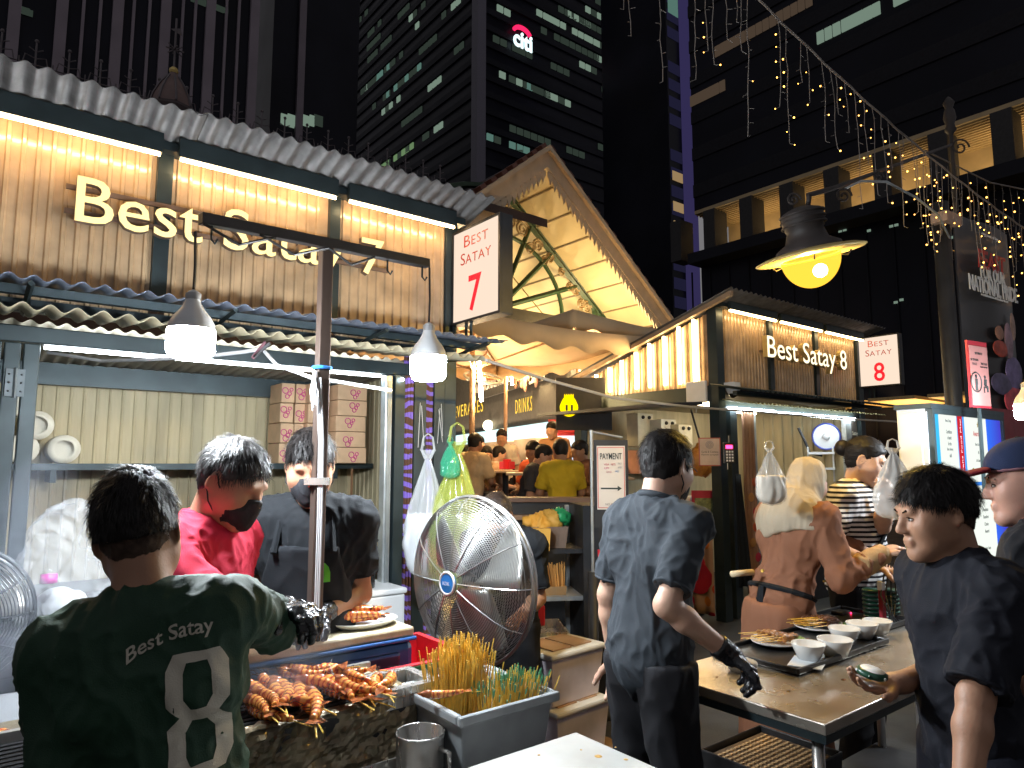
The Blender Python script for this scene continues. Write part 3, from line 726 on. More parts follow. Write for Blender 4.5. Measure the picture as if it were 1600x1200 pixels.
class Sdf:
    """list of blended tapered capsules and ellipsoids, meshed to one continuous surface"""
    def __init__(s): s.p = []; s.clips = []
    def cone(s, a, b, ra, rb, k=.025, op=1, clip=None): s.p.append(('c', Vector(a), Vector(b), ra, rb, k, op, clip)); return s
    def ell(s, c, r, M=None, k=.025, op=1, clip=None): s.p.append(('e', Vector(c), r, M, None, k, op, clip)); return s
    def chain(s, pts, rs, k=.02, op=1):
        for i in range(len(pts)-1): s.cone(pts[i], pts[i+1], rs[i], rs[i+1], k, op)
        return s
    def clip(s, p, n): s.clips.append((Vector(p), Vector(n).normalized())); return s
    def mesh(s, name, mat, h, disp=None, parent=None, smooth=True):
        lo = np.full(3, 1e9); hi = np.full(3, -1e9); bb = []
        for q in s.p:
            if q[0] == 'c':
                r = max(q[3], q[4]); pts = np.array([q[1], q[2]]); l = pts.min(0)-r; u_ = pts.max(0)+r
            else:
                r = max(q[2]); l = np.array(q[1])-r; u_ = np.array(q[1])+r
            m = q[5] + 2.5*h; bb.append((l-m, u_+m))
            if q[6] > 0: lo = np.minimum(lo, l); hi = np.maximum(hi, u_)
        lo -= 3*h; hi += 3*h; n = np.ceil((hi-lo)/h).astype(int)+1
        D = np.full(n, .2, np.float32)
        ax = [(lo[i] + h*np.arange(n[i])).astype(np.float32) for i in range(3)]
        for q, (l, u_) in zip(s.p, bb):
            i0 = np.clip(np.floor((l-lo)/h).astype(int), 0, n-1); i1 = np.clip(np.ceil((u_-lo)/h).astype(int)+1, 1, n)
            if (i1 <= i0).any(): continue
            X = ax[0][i0[0]:i1[0], None, None]; Y = ax[1][None, i0[1]:i1[1], None]; Z = ax[2][None, None, i0[2]:i1[2]]
            if q[0] == 'c':
                a, b = q[1], q[2]; d = b-a; L2 = max(d.length_squared, 1e-10)
                t = np.clip(((X-a.x)*d.x + (Y-a.y)*d.y + (Z-a.z)*d.z)/L2, 0, 1)
                dd = np.sqrt((X-a.x-t*d.x)**2 + (Y-a.y-t*d.y)**2 + (Z-a.z-t*d.z)**2) - (q[3] + (q[4]-q[3])*t)
            else:
                c, r, M = q[1], q[2], q[3]; x, y, z = X-c.x, Y-c.y, Z-c.z
                if M is not None:
                    x, y, z = (M[0][0]*x+M[1][0]*y+M[2][0]*z, M[0][1]*x+M[1][1]*y+M[2][1]*z, M[0][2]*x+M[1][2]*y+M[2][2]*z)
                k0 = np.sqrt((x/r[0])**2 + (y/r[1])**2 + (z/r[2])**2); k1 = np.sqrt((x/r[0]**2)**2 + (y/r[1]**2)**2 + (z/r[2]**2)**2)
                dd = k0*(k0-1)/np.maximum(k1, 1e-6)
            if q[7]:
                for (p0, nn) in q[7]: dd = np.maximum(dd, (X-p0[0])*nn[0] + (Y-p0[1])*nn[1] + (Z-p0[2])*nn[2])
            sub = D[i0[0]:i1[0], i0[1]:i1[1], i0[2]:i1[2]]; k = q[5]
            if q[6] > 0:
                hh = np.clip(.5 + .5*(sub-dd)/k, 0, 1); sub[...] = sub*(1-hh) + dd*hh - k*hh*(1-hh)
            else:
                dd = -dd; hh = np.clip(.5 - .5*(sub-dd)/k, 0, 1); sub[...] = sub*(1-hh) + dd*hh + k*hh*(1-hh)
        for (p0, nn) in s.clips:
            X = ax[0][:, None, None]; Y = ax[1][None, :, None]; Z = ax[2][None, None, :]
            np.maximum(D, (X-p0.x)*nn.x + (Y-p0.y)*nn.y + (Z-p0.z)*nn.z, out=D)
        V, Fq = surface_nets(D, lo, h)
        me = bpy.data.meshes.new(name)
        if len(V) == 0: V = np.zeros((3,3)); Fq = np.zeros((0,4), int)
        me.vertices.add(len(V)); me.vertices.foreach_set('co', V.astype(np.float32).ravel())
        me.loops.add(len(Fq)*4); me.loops.foreach_set('vertex_index', Fq.astype(np.int32).ravel())
        me.polygons.add(len(Fq)); me.polygons.foreach_set('loop_start', np.arange(0, len(Fq)*4, 4, dtype=np.int32))
        me.update(calc_edges=True); me.validate()
        if disp is not None and len(Fq):
            nr = np.zeros(len(V)*3, np.float32); me.vertex_normals.foreach_get('vector', nr); nr = nr.reshape(-1, 3)
            V2 = V + nr*disp(V)[:, None]; me.vertices.foreach_set('co', V2.astype(np.float32).ravel()); me.update()
        if smooth: me.shade_smooth()
        me.materials.append(mat)
        return link(name, me, parent)
def surface_nets(D, lo, h):
    s = D < 0; c = np.zeros(tuple(x-1 for x in D.shape), np.int8)
    offs = [(i,j,k) for i in (0,1) for j in (0,1) for k in (0,1)]
    sl = lambda o: (slice(o[0], D.shape[0]-1+o[0]), slice(o[1], D.shape[1]-1+o[1]), slice(o[2], D.shape[2]-1+o[2]))
    for o in offs: c += s[sl(o)]
    mask = (c > 0) & (c < 8); n = int(mask.sum())
    if n == 0: return np.zeros((0,3)), np.zeros((0,4), int)
    idx = np.full(mask.shape, -1, np.int64); idx[mask] = np.arange(n); ci = np.argwhere(mask)
    vals = {o: D[ci[:,0]+o[0], ci[:,1]+o[1], ci[:,2]+o[2]].astype(float) for o in offs}
    acc = np.zeros((n,3)); num = np.zeros(n)
    for a in offs:
        for ax_ in range(3):
            if a[ax_]: continue
            b = list(a); b[ax_] = 1; b = tuple(b); va, vb = vals[a], vals[b]; m = (va < 0) != (vb < 0)
            t = va[m]/(va[m]-vb[m]); p = np.tile(np.array(a, float), (m.sum(), 1)); p[:, ax_] += t
            acc[m] += p; num[m] += 1
    V = lo + h*(ci + acc/np.maximum(num,1)[:, None]); F_ = []
    for ax_ in range(3):
        u_, v_ = (ax_+1) % 3, (ax_+2) % 3
        sa = [slice(None)]*3; sb = [slice(None)]*3; sa[ax_] = slice(0, -1); sb[ax_] = slice(1, None)
        A, B = s[tuple(sa)], s[tuple(sb)]; e = np.argwhere(A != B)
        ok = (e[:,u_] > 0) & (e[:,v_] > 0) & (e[:,u_] < D.shape[u_]-1) & (e[:,v_] < D.shape[v_]-1); e = e[ok]
        if not len(e): continue
        inside = A[e[:,0], e[:,1], e[:,2]]; q = []
        for du, dv in ((-1,-1),(0,-1),(0,0),(-1,0)):
            t = e.copy(); t[:,u_] += du; t[:,v_] += dv; q.append(idx[t[:,0], t[:,1], t[:,2]])
        q = np.stack(q, 1); q[~inside] = q[~inside][:, ::-1]; F_.append(q)
    return V, np.concatenate(F_)

def folds(amp, f=7.0, seed=0.0, stretch=(1,1,.55)):
    st = np.array(stretch)
    def fn(P):
        Q = P*st; w = np.stack([perlin(Q*f*.6+seed), perlin(Q*f*.6+seed+9.1), perlin(Q*f*.6+seed+17.7)], 1)*.9
        a = 1 - 2.6*np.abs(perlin(Q*f + w + seed+3.3)); a = np.where(a > 0, a*a, a); b = 1 - 2.6*np.abs(perlin(Q*f*2.3 + w*1.6 + seed+31.0)); b = np.where(b > 0, b*b, b)
        return amp*1.25*(a*.8 - .25 + .38*b)
    return fn
def crinkle(amp, f=16.0, seed=0.0, stretch=(1,1,.5)):
    st = np.array(stretch)
    def fn(P):
        Q = P*st; r = 0; k = 1.0
        for o_ in range(4):
            n_ = 1 - 2.8*np.abs(perlin(Q*f*(1.9**o_) + seed + 7.7*o_ + perlin(Q*f*.5+seed)[:,None]*1.2)); r = r + k*n_; k *= .55
        return amp*(r*.5 - .15)
    return fn

# ---------------------------------------------------------------- materials for people
def skin(name, c): return pmat(name, c, .48, var=.10, scale=14, bump=.08, bscale=160, sss=.12, spec=.4)
def cloth(name, c, var=.10, rough=.85, bump=.25): return pmat(name, c, rough, var=var, scale=5, bump=bump, bscale=420, spec=.25)
SK = {'tan': skin('skin_tan', (.40,.215,.135)), 'light': skin('skin_light', (.52,.32,.23)), 'brown': skin('skin_brown', (.30,.155,.095)), 'pink': skin('skin_pink', (.58,.32,.24))}
HAIRM = {'black': pmat('hair_black', (.010,.008,.008), .55, var=.3, scale=30, spec=.25), 'grey': pmat('hair_grey', (.022,.020,.020), .42, var=.5, scale=25, col2=(.10,.097,.097), spec=.25),
         'fade': pmat('hair_fade', (.055,.034,.025), .7, var=.4, scale=60, spec=.2), 'brown': pmat('hair_brown', (.020,.012,.009), .4, var=.3, scale=30)}
m_glove = pmat('black_glove', (.010,.010,.012), .25, var=.3, scale=30, bump=.5, bscale=70)
m_mask = pmat('black_mask', (.010,.011,.015), .75, var=.2, bump=.2, bscale=300)
m_eye = pmat('eye_white', (.38,.34,.31), .2, var=.02); m_iris = pmat('eye_iris', (.02,.012,.008), .15, var=.05)
m_lip = pmat('lip', (.36,.13,.10), .45)

class Fig:
    def __init__(s, name_label, px, Y, face, H=1.7, lean=0, side=0, hy=0, hp=0, hr=0, z0=0.0, build=1.0, twist=0, group=None, cat='person'):
        """px,Y: where the pelvis stands; face: heading vector; lean/side/twist of torso, head yaw/pitch/roll in degrees"""
        x = (px-800)/(FPX/math.cos(PITCH))*Y
        rz = math.atan2(-face[0], face[1])
        s.root = thing('person', name_label, cat, (x, Y, z0), rz, group)
        s.Mw = Matrix.Translation((x, Y, z0)) @ Matrix.Rotation(rz, 4, 'Z'); s.Mi = s.Mw.inverted()
        k = H/1.72; s.k = k; s.w = build
        J = dict(pelvis=V3(0,0,.95), chest=V3(0,.0,1.26), neck=V3(0,-.015,1.45), head=V3(0,.02,1.595),
                 shR=V3(.166,-.01,1.400), shL=V3(-.166,-.01,1.400), elR=V3(.235,-.03,1.13), elL=V3(-.235,-.03,1.13), wrR=V3(.245,.07,.89), wrL=V3(-.245,.07,.89),
                 hipR=V3(.085,0,.93), hipL=V3(-.085,0,.93), knR=V3(.10,.03,.50), knL=V3(-.10,.03,.50), anR=V3(.11,-.01,.09), anL=V3(-.11,-.01,.09))
        for a in J: J[a] = J[a]*k
        s.Rt = (Matrix.Rotation(R(-lean), 3, 'X') @ Matrix.Rotation(R(side), 3, 'Y') @ Matrix.Rotation(R(twist), 3, 'Z'))
        pv = J['pelvis']
        for a in ('chest','neck','head','shR','shL','elR','elL','wrR','wrL'): J[a] = pv + s.Rt @ (J[a]-pv)
        s.J = J
        s.Rh = s.Rt @ Matrix.Rotation(R(hy), 3, 'Z') @ Matrix.Rotation(R(-hp), 3, 'X') @ Matrix.Rotation(R(hr), 3, 'Y')
        J['head'] = J['neck'] + s.Rt @ (V3(0,.03,.065)*k) + s.Rh @ (V3(0,.012,.085)*k)
    def loc(s, wp): return s.Mi @ Vector(wp)
    def arm(s, side, el, wr, world=True):
        """aim an arm: elbow and wrist targets; limb lengths are kept"""
        if world: el, wr = s.loc(el), s.loc(wr)
        else: el, wr = Vector(el)*s.k, Vector(wr)*s.k
        sh = s.J['sh'+side]; e = sh + (el-sh).normalized()*.285*s.k; w = e + (wr-e).normalized()*.245*s.k
        s.J['el'+side] = e; s.J['wr'+side] = w
    def H(s, *a): return s.J['head'] + s.Rh @ (Vector(a)*s.k)
    # ---- body pieces
    def torso(s, S, g=0.0, k=.05, fat=0.0, arms=True):
        J, q, w = s.J, s.k, s.w; M = s.Rt
        up = lambda base, v: base + M @ (Vector(v)*q)
        S.ell(up(J['chest'], (0,.005,.03)), ((.150*w+g)*q, (.104*w+g)*q, (.185+g)*q), M, k)
        S.ell(up(J['chest'], (0,.01,-.16)), ((.136*w+fat*.5+g)*q, (.098*w+fat+g)*q, (.19+g)*q), M, k)
        S.ell(up(J['pelvis'], (0,0,.02)), ((.150*w+fat*.4+g)*q, (.112*w+fat*.5+g)*q, (.15+g)*q), M, k)
        for sd in ('R','L'):
            S.cone(up(J['neck'], (0,0,-.02)), J['sh'+sd], (.052+g)*q, (.058*w+g)*q, k)
            S.cone(up(J['chest'], (.09 if sd == 'R' else -.09, -.02, .02)), up(J['chest'], (.10 if sd == 'R' else -.10, -.02, .12)), (.075+g)*q, (.07+g)*q, k)
        return S
    def headp(s, S, female=False):
        q, M, H = s.k, s.Rh, s.H
        S.ell(H(0,-.018,.038), (.074*q,.093*q,.082*q), M, .02)
        S.ell(H(0,.028,-.030), (.060*q,.064*q,.080*q), M, .03)
        S.cone(H(.048,.0,-.055), H(.016,.070,-.098), .022*q, .020*q, .03); S.cone(H(-.048,.0,-.055), H(-.016,.070,-.098), .022*q, .020*q, .03)
        S.ell(H(0,.078,-.102), (.020*q,.016*q,.016*q), M, .02)
        S.cone(H(-.034,.078,.024), H(.034,.078,.024), .014*q, .014*q, .018)
        for e in (-1, 1):
            S.ell(H(.040*e,.062,-.022), (.022*q,.020*q,.020*q), M, .02)
            S.ell(H(.044*e,.034,-.034), (.022*q,.036*q,.040*q), M, .03); S.ell(H(.056*e,.020,.0), (.014*q,.04*q,.04*q), M, .03)
            S.ell(H(.032*e,.098,.004), (.017*q,.014*q,.011*q), M, .012, -1)
        S.cone(H(0,.086,.012), H(0,.106,-.026), .0085*q, .0125*q, .012)
        for e in (-1, 1): S.ell(H(.011*e,.098,-.031), (.008*q,.009*q,.007*q), M, .008)
        S.cone(H(-.016,.090,-.058), H(.016,.090,-.058), .0075*q, .0075*q, .008); S.cone(H(-.013,.089,-.069), H(.013,.089,-.069), .0085*q, .0085*q, .008)
        for e in (-1, 1):
            Me = M @ Matrix.Rotation(R(22*e), 3, 'Z') @ Matrix.Rotation(R(-8), 3, 'X')
            S.ell(H(.078*e,-.014,.0), (.007*q,.020*q,.033*q), Me, .010); S.ell(H(.087*e,-.012,.004), (.007*q,.012*q,.020*q), Me, .006, -1)
        S.cone(H(0,-.035,-.04), s.J['neck'] + s.Rt @ (V3(0,-.005,-.03)*q), .052*q, .058*q, .03)
        S.cone(H(0,.0,-.07), s.J['neck'] + s.Rt @ (V3(0,.02,-.02)*q), .042*q, .05*q, .03)
        return S
    def armp(s, S, sd, r0=.046, r1=.040, r2=.027, g=0.0, k=.02):
        J, q, w = s.J, s.k, .5+.5*s.w
        S.cone(J['sh'+sd], J['el'+sd], (r0*w+g)*q, (r1*w+g)*q, k)
        m = J['el'+sd].lerp(J['wr'+sd], .3)
        S.cone(J['el'+sd], m, (r1*w+g)*q, (r1*w*1.02+g)*q, k); S.cone(m, J['wr'+sd], (r1*w*1.02+g)*q, (r2+g)*q, k)
        return S
    def handp(s, S, sd, curl=(20,30,20), palm=(0,0,-1), dir_=None, g=0.0, spread=1.0, thumb=30, grow=1.0):
        """palm, five unequal bent fingers; palm = palm-facing normal in world axes"""
        q = s.k*1.0*grow; Wp = s.J['wr'+sd]
        d = (s.J['wr'+sd]-s.J['el'+sd]).normalized() if dir_ is None else (s.Mi.to_3x3() @ Vector(dir_)).normalized()
        n = s.Mi.to_3x3() @ Vector(palm); n = (n - d*n.dot(d)).normalized()
        a = d.cross(n).normalized()                    # across the palm
        if sd == 'L': a = -a                           # a points to the little finger side
        a = -a
        P = lambda x, y, z: Wp + (a*x + d*y + n*z)*q   # x towards thumb
        S.cone(Wp - d*.02*q, P(0,.02,0), .026*q+g, .024*q+g, .02)
        for i, (x, ln) in enumerate(((.028,.070),(.009,.078),(-.010,.072),(-.028,.056))):
            kn = P(x, .092 - abs(x-.005)*.35, 0)
            S.cone(P(x*.6,.02,0), kn, .0145*q+g, .0120*q+g, .016)
            dd, nn, p = d.copy(), n.copy(), kn
            sx = a*(x*spread*2.0)
            for seg, (fr, cu) in enumerate(zip((.45,.30,.25), curl)):
                an = R(cu); dd, nn = dd*math.cos(an)+nn*math.sin(an), nn*math.cos(an)-dd*math.sin(an)
                p2 = p + (dd + (sx if seg == 0 else Vector((0,0,0)))).normalized()*ln*fr*q*1.12
                S.cone(p, p2, (.0098-.0010*seg)*q+g, (.0090-.0010*seg)*q+g, .005); p = p2
        t0 = P(.022,.022,.004); td = (a*math.sin(R(45)) + d*math.cos(R(45))).normalized()
        t1 = t0 + td*.042*q; th = R(thumb); td2 = (td*math.cos(th) + n*math.sin(th)*.8 + d*.25).normalized()
        t2 = t1 + td2*.032*q; t3 = t2 + (td2*.8 + n*.35 + d*.3).normalized()*.026*q
        S.chain([t0,t1,t2,t3], [.016*q+g,.0125*q+g,.0110*q+g,.0090*q+g], .008)
        return S
    def body(s, mat, h=.006, hands=None, legs=True, bare='RL', female=False):
        S = Sdf(); s.torso(S, -.012); s.headp(S, female)
        for sd in ('R','L'):
            s.armp(S, sd)
            s.handp(S, sd, **((hands or {}).get(sd, {})))
        if legs:
            J, q = s.J, s.k
            for sd in ('R','L'):
                S.cone(J['hip'+sd], J['kn'+sd], .07*q, .048*q); S.cone(J['kn'+sd], J['an'+sd], .048*q, .034*q)
        return S.mesh('body', mat, h, parent=s.root)
    def eyes(s):
        M4 = s.Rh.to_4x4()
        for e in (-1, 1):
            o = MB().ball(s.H(.031*e,.0835,.002), (.0125*s.k,.0050*s.k,.0046*s.k), 12, 8, M=M4).build('eye', m_eye, s.root, smooth=True)
            MB().ball(s.H(.030*e,.0868,.002), (.0058*s.k,.0030*s.k,.0046*s.k), 10, 7, M=M4).build('iris', m_iris, o, smooth=True)
            MB().tube([s.H(.017*e,.087,.008), s.H(.030*e,.0885,.0085), s.H(.046*e,.080,.004)], [.0012,.0022,.0010], 5).build('eyelid_line', m_iris, o)
            MB().tube([s.H(.014*e,.0925,.022), s.H(.032*e,.0915,.028), s.H(.050*e,.078,.022)], [.0022,.0034,.0014], 5).build('eyebrow', m_iris, s.root)
    # ---- clothes
    def shirt(s, mat, h=.008, sleeve=.62, g=.020, hem=-.12, fat=0.0, amp=.010, f=7.0, nm='shirt', sl_r=.064, collar=True, long=False, seed=0.0, vneck=None, side_sleeves='RL'):
        g *= .62; sl_r *= .84
        S = Sdf(); s.torso(S, g, .045, fat); J, q = s.J, s.k
        for sd in side_sleeves:
            sh, el, wr = J['sh'+sd], J['el'+sd], J['wr'+sd]
            if long:
                S.cone(sh, el, (sl_r)*q, (sl_r*.9)*q, .03); S.cone(el, el.lerp(wr, .96), sl_r*.9*q, sl_r*.62*q, .03)
            else:
                if sleeve <= 1: e = sh.lerp(el, sleeve); S.cone(sh, sh.lerp(el, sleeve+.25), sl_r*q, sl_r*1.02*q, .03, 1, [(e, (el-sh).normalized())])
                else:
                    e = el.lerp(wr, sleeve-1); S.cone(sh, el, sl_r*q, sl_r*.98*q, .03); S.cone(el, el.lerp(wr, sleeve-1+.2), sl_r*.98*q, sl_r*.95*q, .03, 1, [(e, (wr-el).normalized())])
        if not long and h < .012:
            for sd in side_sleeves:
                sh, el, wr = J['sh'+sd], J['el'+sd], J['wr'+sd]; a_, b_ = (sh, el) if sleeve <= 1 else (el, wr); fr = sleeve if sleeve <= 1 else sleeve-1
                MB().ring(a_.lerp(b_, fr-.012), sl_r*1.02*q, .0055*q, 24, 6, (b_-a_).normalized()).build('sleeve_hem', mat, s.root, smooth=True)
        nb = J['neck'] + s.Rt @ (V3(0,.008,.022)*q)
        S.clip(J['pelvis'] + s.Rt @ (V3(0,0,hem)*q), s.Rt @ V3(0,0,-1))
        S.ell(nb + s.Rt @ (V3(0,.012,.065)*q), (.071*q,.074*q,.070*q), s.Rt, .008, -1)        # neckline
        return S.mesh(nm, mat, h, folds(amp*1.0, f*1.9, seed, (1,1,.6)), s.root)
    def neckband(s, mat, r=.066, t=.008, dz=.022, nm='collar'):
        J, q = s.J, s.k; c = J['neck'] + s.Rt @ (V3(0,.018,dz)*q); M3 = s.Rt @ Matrix.Rotation(R(-14), 3, 'X')
        b = MB(); b.ring((0,0,0), r*q, t*q, 28, 6); b.v = [tuple(c + M3 @ Vector(v)) for v in b.v]
        return b.build(nm, mat, s.root, smooth=True)
    def trousers(s, mat, h=.010, g=.018, amp=.012, f=6.0, seed=2.0, top=.06):
        S = Sdf(); J, q = s.J, s.k
        S.ell(J['pelvis']+V3(0,0,0), ((.144*s.w+g*.3)*q,(.106*s.w+g*.3)*q,.15*q), None, .05)
        for sd in ('R','L'):
            S.cone(J['hip'+sd], J['kn'+sd], (.088+g*.5)*q, (.062+g*.6)*q, .05); S.cone(J['kn'+sd], J['an'+sd], (.062+g*.6)*q, (.05+g)*q, .04)
        S.clip(J['pelvis']+V3(0,0,top*q), (0,0,1))
        S.clip(V3(0,0,.06*q), (0,0,-1))
        return S.mesh('trousers', mat, h, folds(amp, f, seed), s.root)
    def shoes(s, mat):
        for sd in ('R','L'):
            a = s.J['an'+sd]; S = Sdf()
            S.cone(a+V3(0,-.03,-.03)*s.k, a+V3(0,.13,-.05)*s.k, .045*s.k, .038*s.k, .03); S.clip((0,0,.004), (0,0,-1))
            S.mesh('shoe', mat, .01, None, s.root)
    # ---- hair
    def hair(s, kind='black', h=.006, n=2200, ln=.035, lift=.25, top=.0, fade=.5, line=((.082,.066),(.020,-.004),(-.080,-.080)), bulk=.010, wild=.25, seed=1, flow=None):
        q, M = s.k, s.Rh; S = Sdf()
        S.ell(s.H(0,-.018,.040), ((.074+bulk*.8)*q,(.093+bulk)*q,(.083+bulk+top)*q), M, .02)
        S.ell(s.H(0,-.045,-.012), ((.060+bulk*.5)*q,(.052+bulk*.5)*q,(.065)*q), M, .02)
        (ya,za),(yb,zb_),(yc,zc) = line
        for (y0,z0_),(y1,z1_) in (((ya,za),(yb,zb_)),((yb,zb_),(yc,zc))):
            nv = Vector((0, (z0_-z1_), -(y0-y1))).normalized()
            S.clip(s.H(0,y0,z0_), M @ nv)
        for e in (-1, 1): S.ell(s.H(.083*e,-.012,.0), (.016*q,.024*q,.036*q), M, .006, -1)
        o = S.mesh('hair', HAIRM[kind], h, folds(.004, 26, seed, (1,1,1)), s.root)
        if n:
            me = o.data; nv = len(me.vertices); co = np.empty(nv*3, np.float32); me.vertices.foreach_get('co', co); co = co.reshape(-1,3)
            nr = np.empty(nv*3, np.float32); me.vertex_normals.foreach_get('vector', nr); nr = nr.reshape(-1,3)
            rg = np.random.RandomState(seed); pick = rg.randint(0, nv, n); b = MB()
            Hi = M.transposed(); cr = Vector((0.01,-.045,.12))
            for i in pick:
                p = Vector(co[i]); nn = Vector(nr[i]); lp_ = Hi @ (p - s.J['head'])/q
                if lp_.x**2/.006 + (lp_.y+.02)**2/.009 + (lp_.z-.03)**2/.0075 < .6: continue
                fl_ = (lp_ - cr) if flow is None else Vector(flow)
                fl_ = fl_ + Vector((0,0,-.03)); t = M @ fl_; t = t - nn*t.dot(nn)
                if t.length < 1e-5: continue
                t.normalize(); t = (t + Vector(rg.normal(size=3)*wild)*.6); t = (t - nn*t.dot(nn)).normalized()
                L_ = ln*q*(.6+.7*rg.rand())
                if lp_.z < .035: L_ *= max(.18, 1 - fade*(.035-lp_.z)/.05)
                sd_ = t.cross(nn)*(.0009*q); lf = lift*(.4+rg.rand())
                p1 = p + t*L_*.5 + nn*L_*lf*.45; p2 = p + t*L_ + nn*L_*lf*(.5 if lp_.z < .06 else .8) + Vector((0,0,-1))*L_*.12
                p0 = p - nn*.002
                b.add([p0-sd_, p0+sd_, p1+sd_*.9, p1-sd_*.9, p2], [(0,1,2,3),(3,2,4)])
            ob = b.mesh('strands', HAIRM[kind]); 
            st = link('hair_strands', ob, o); tag(st, kind='stuff')
        return o
    def mask(s, h=.005):
        q, M = s.k, s.Rh; S = Sdf()
        S.ell(s.H(0,.030,-.052), (.068*q,.075*q,.066*q), M, .02); S.cone(s.H(0,.095,-.02), s.H(0,.088,-.085), .020*q, .026*q, .03)
        S.clip(s.H(0,.10,-.006), M @ V3(0,-.35,1).normalized()); S.clip(s.H(0,.018,-.05), M @ V3(0,-1,.25).normalized()); S.clip(s.H(0,.06,-.116), M @ V3(0,.1,-1))
        o = S.mesh('face_mask', m_mask, h, folds(.0022, 30, 4), s.root)
        for e in (-1, 1):
            for (a, b_) in (((.060*e,.030,-.028),(.080*e,-.012,.028)), ((.058*e,.022,-.085),(.080*e,-.022,-.026))):
                mid = (Vector(a)+Vector(b_))/2 + Vector((.012*e,0,0))
                MB().tube([s.H(*a), s.H(*mid), s.H(*b_)], .0022*q, 5).build('ear_loop', m_mask, o)
        return o
    def glove(s, sd, h=.005, cuff=.05, **kw):
        S = Sdf(); s.handp(S, sd, g=.0022, **kw); d = (s.J['wr'+sd]-s.J['el'+sd]).normalized()
        S.cone(s.J['wr'+sd]-d*cuff, s.J['wr'+sd]+d*.01, .036*s.k, .031*s.k, .02, 1, [(s.J['wr'+sd]-d*cuff*.8, -d)])
        return S.mesh('glove', m_glove, h, folds(.0022, 40, 1, (1,1,1)), s.root)

def decal(fig, target, name, vs, fs, T, mat, off=.0022, dirv=(0,1,0)):
    """lay flat print on a garment: vs,fs in a plane, T places it in the person's frame, rays along dirv"""
    me = target.data; bv = BVHTree.FromPolygons([v.co.copy() for v in me.vertices], [tuple(p.vertices) for p in me.polygons])
    bm = bmesh.new(); bvs = [bm.verts.new(v) for v in vs]
    for f in fs:
        try: bm.faces.new([bvs[i] for i in f])
        except ValueError: pass
    bmesh.ops.triangulate(bm, faces=bm.faces)
    xs = [v.co.x for v in bm.verts]; ys = [v.co.y for v in bm.verts]
    for ax, lo_v, hi_v in ((0, min(xs), max(xs)), (1, min(ys), max(ys))):
        k = max(2, int((hi_v-lo_v)/.007))
        for i in range(1, k):
            p = [0,0,0]; p[ax] = lo_v+(hi_v-lo_v)*i/k; n_ = [0,0,0]; n_[ax] = 1
            bmesh.ops.bisect_plane(bm, geom=bm.verts[:]+bm.edges[:]+bm.faces[:], plane_co=p, plane_no=n_)
    d = Vector(dirv).normalized()
    for v in bm.verts:
        p = T @ v.co; h_ = bv.ray_cast(p - d*.6, d, 1.2)
        v.co = h_[0] + h_[1]*off if h_[0] is not None else p
        if h_[0] is not None and h_[1].dot(d) > 0: v.co = h_[0] - h_[1]*off
    me2 = bpy.data.meshes.new(name); bm.to_mesh(me2); bm.free(); me2.materials.append(mat); me2.shade_smooth()
    return link(name, me2, target)
def strip8(w, h):
    """block-style figure 8: two chamfered rings"""
    vs = []; fs = []
    for (z0, z1, pinch) in ((h*.47, h, 0), (0, h*.53, 1)):
        c = w*.26; t = w*.27; zc = (z0+z1)/2
        o = [(-w/2+c*(.5 if pinch==1 else .95),z0),(w/2-c*(.5 if pinch==1 else .95),z0),(w/2,z0+c),(w/2,z1-c),(w/2-c*(.95 if pinch==1 else .5),z1),(-w/2+c*(.95 if pinch==1 else .5),z1),(-w/2,z1-c),(-w/2,z0+c)]
        i_ = [((x/(w/2))*(w/2-t), zc+(z-zc)*(1-2*t*.62/(z1-z0))) for x, z in o]
        b = len(vs); vs += [Vector((x,z,0)) for x, z in o] + [Vector((x,z,0)) for x, z in i_]
        fs += [(b+k, b+(k+1)%8, b+8+(k+1)%8, b+8+k) for k in range(8)]
    return vs, fs
# ================================================================ the people
GR, GB = 'stall workers', 'customers'
# --- worker in football jersey, back to the viewer, nearest at left
f1 = Fig('person in dark green jersey printed Best Satay 8, back turned, tending the grill', 312, 1.42, (-.36,.93), 1.598, lean=5, side=-11, hp=8, hy=2, twist=-4, build=.94)
f1.arm('R', W(462, 985, 1.86), W(450, 960, 2.1)); f1.arm('L', W(100, 1190, 1.36), W(95, 1260, 1.6))
f1.body(SK['brown'], .005, legs=False, hands={'R': dict(curl=(40,50,30))})
m_jersey = cloth('jersey_green', (.016,.045,.026), .12, .6)
j1 = f1.shirt(m_jersey, .006, sleeve=1.02, g=.024, hem=-.2, sl_r=.072, amp=.011, f=6, seed=3)
tb_v, tb_f = text_geo('Best Satay', .2, 0, .012)
tb_v = fit(tb_v, .150, .036); tb_v = [Vector((v.x, v.y - 2.6*(v.x-.02)**2 + .10*v.x, 0)) for v in tb_v]
pn1 = f1.J['neck']; m_pr = cloth('jersey_print', (.46,.43,.36), .1, .7)
decal(f1, j1, 'printed_name', tb_v, tb_f, Matrix.Translation(pn1) @ f1.Rt.to_4x4() @ Matrix.Translation((.055,-.12,-.060)) @ Matrix.Rotation(R(5),4,'Y') @ FRONT, m_pr)
v8, f8_ = strip8(.108, .225)
decal(f1, j1, 'printed_number', v8, f8_, Matrix.Translation(pn1) @ f1.Rt.to_4x4() @ Matrix.Translation((.072,-.12,-.325)) @ Matrix.Rotation(R(6),4,'Y') @ FRONT, m_pr)
f1.neckband(cloth('jersey_collar', (.01,.014,.035)), .064, .009)
f1.trousers(cloth('dark_shorts', (.012,.012,.015)), .012)
f1.hair('black', .005, 6500, .030, .36, .022, .8, ((.082,.066),(.03,.030),(-.09,-.012)), .011, .35, 3)
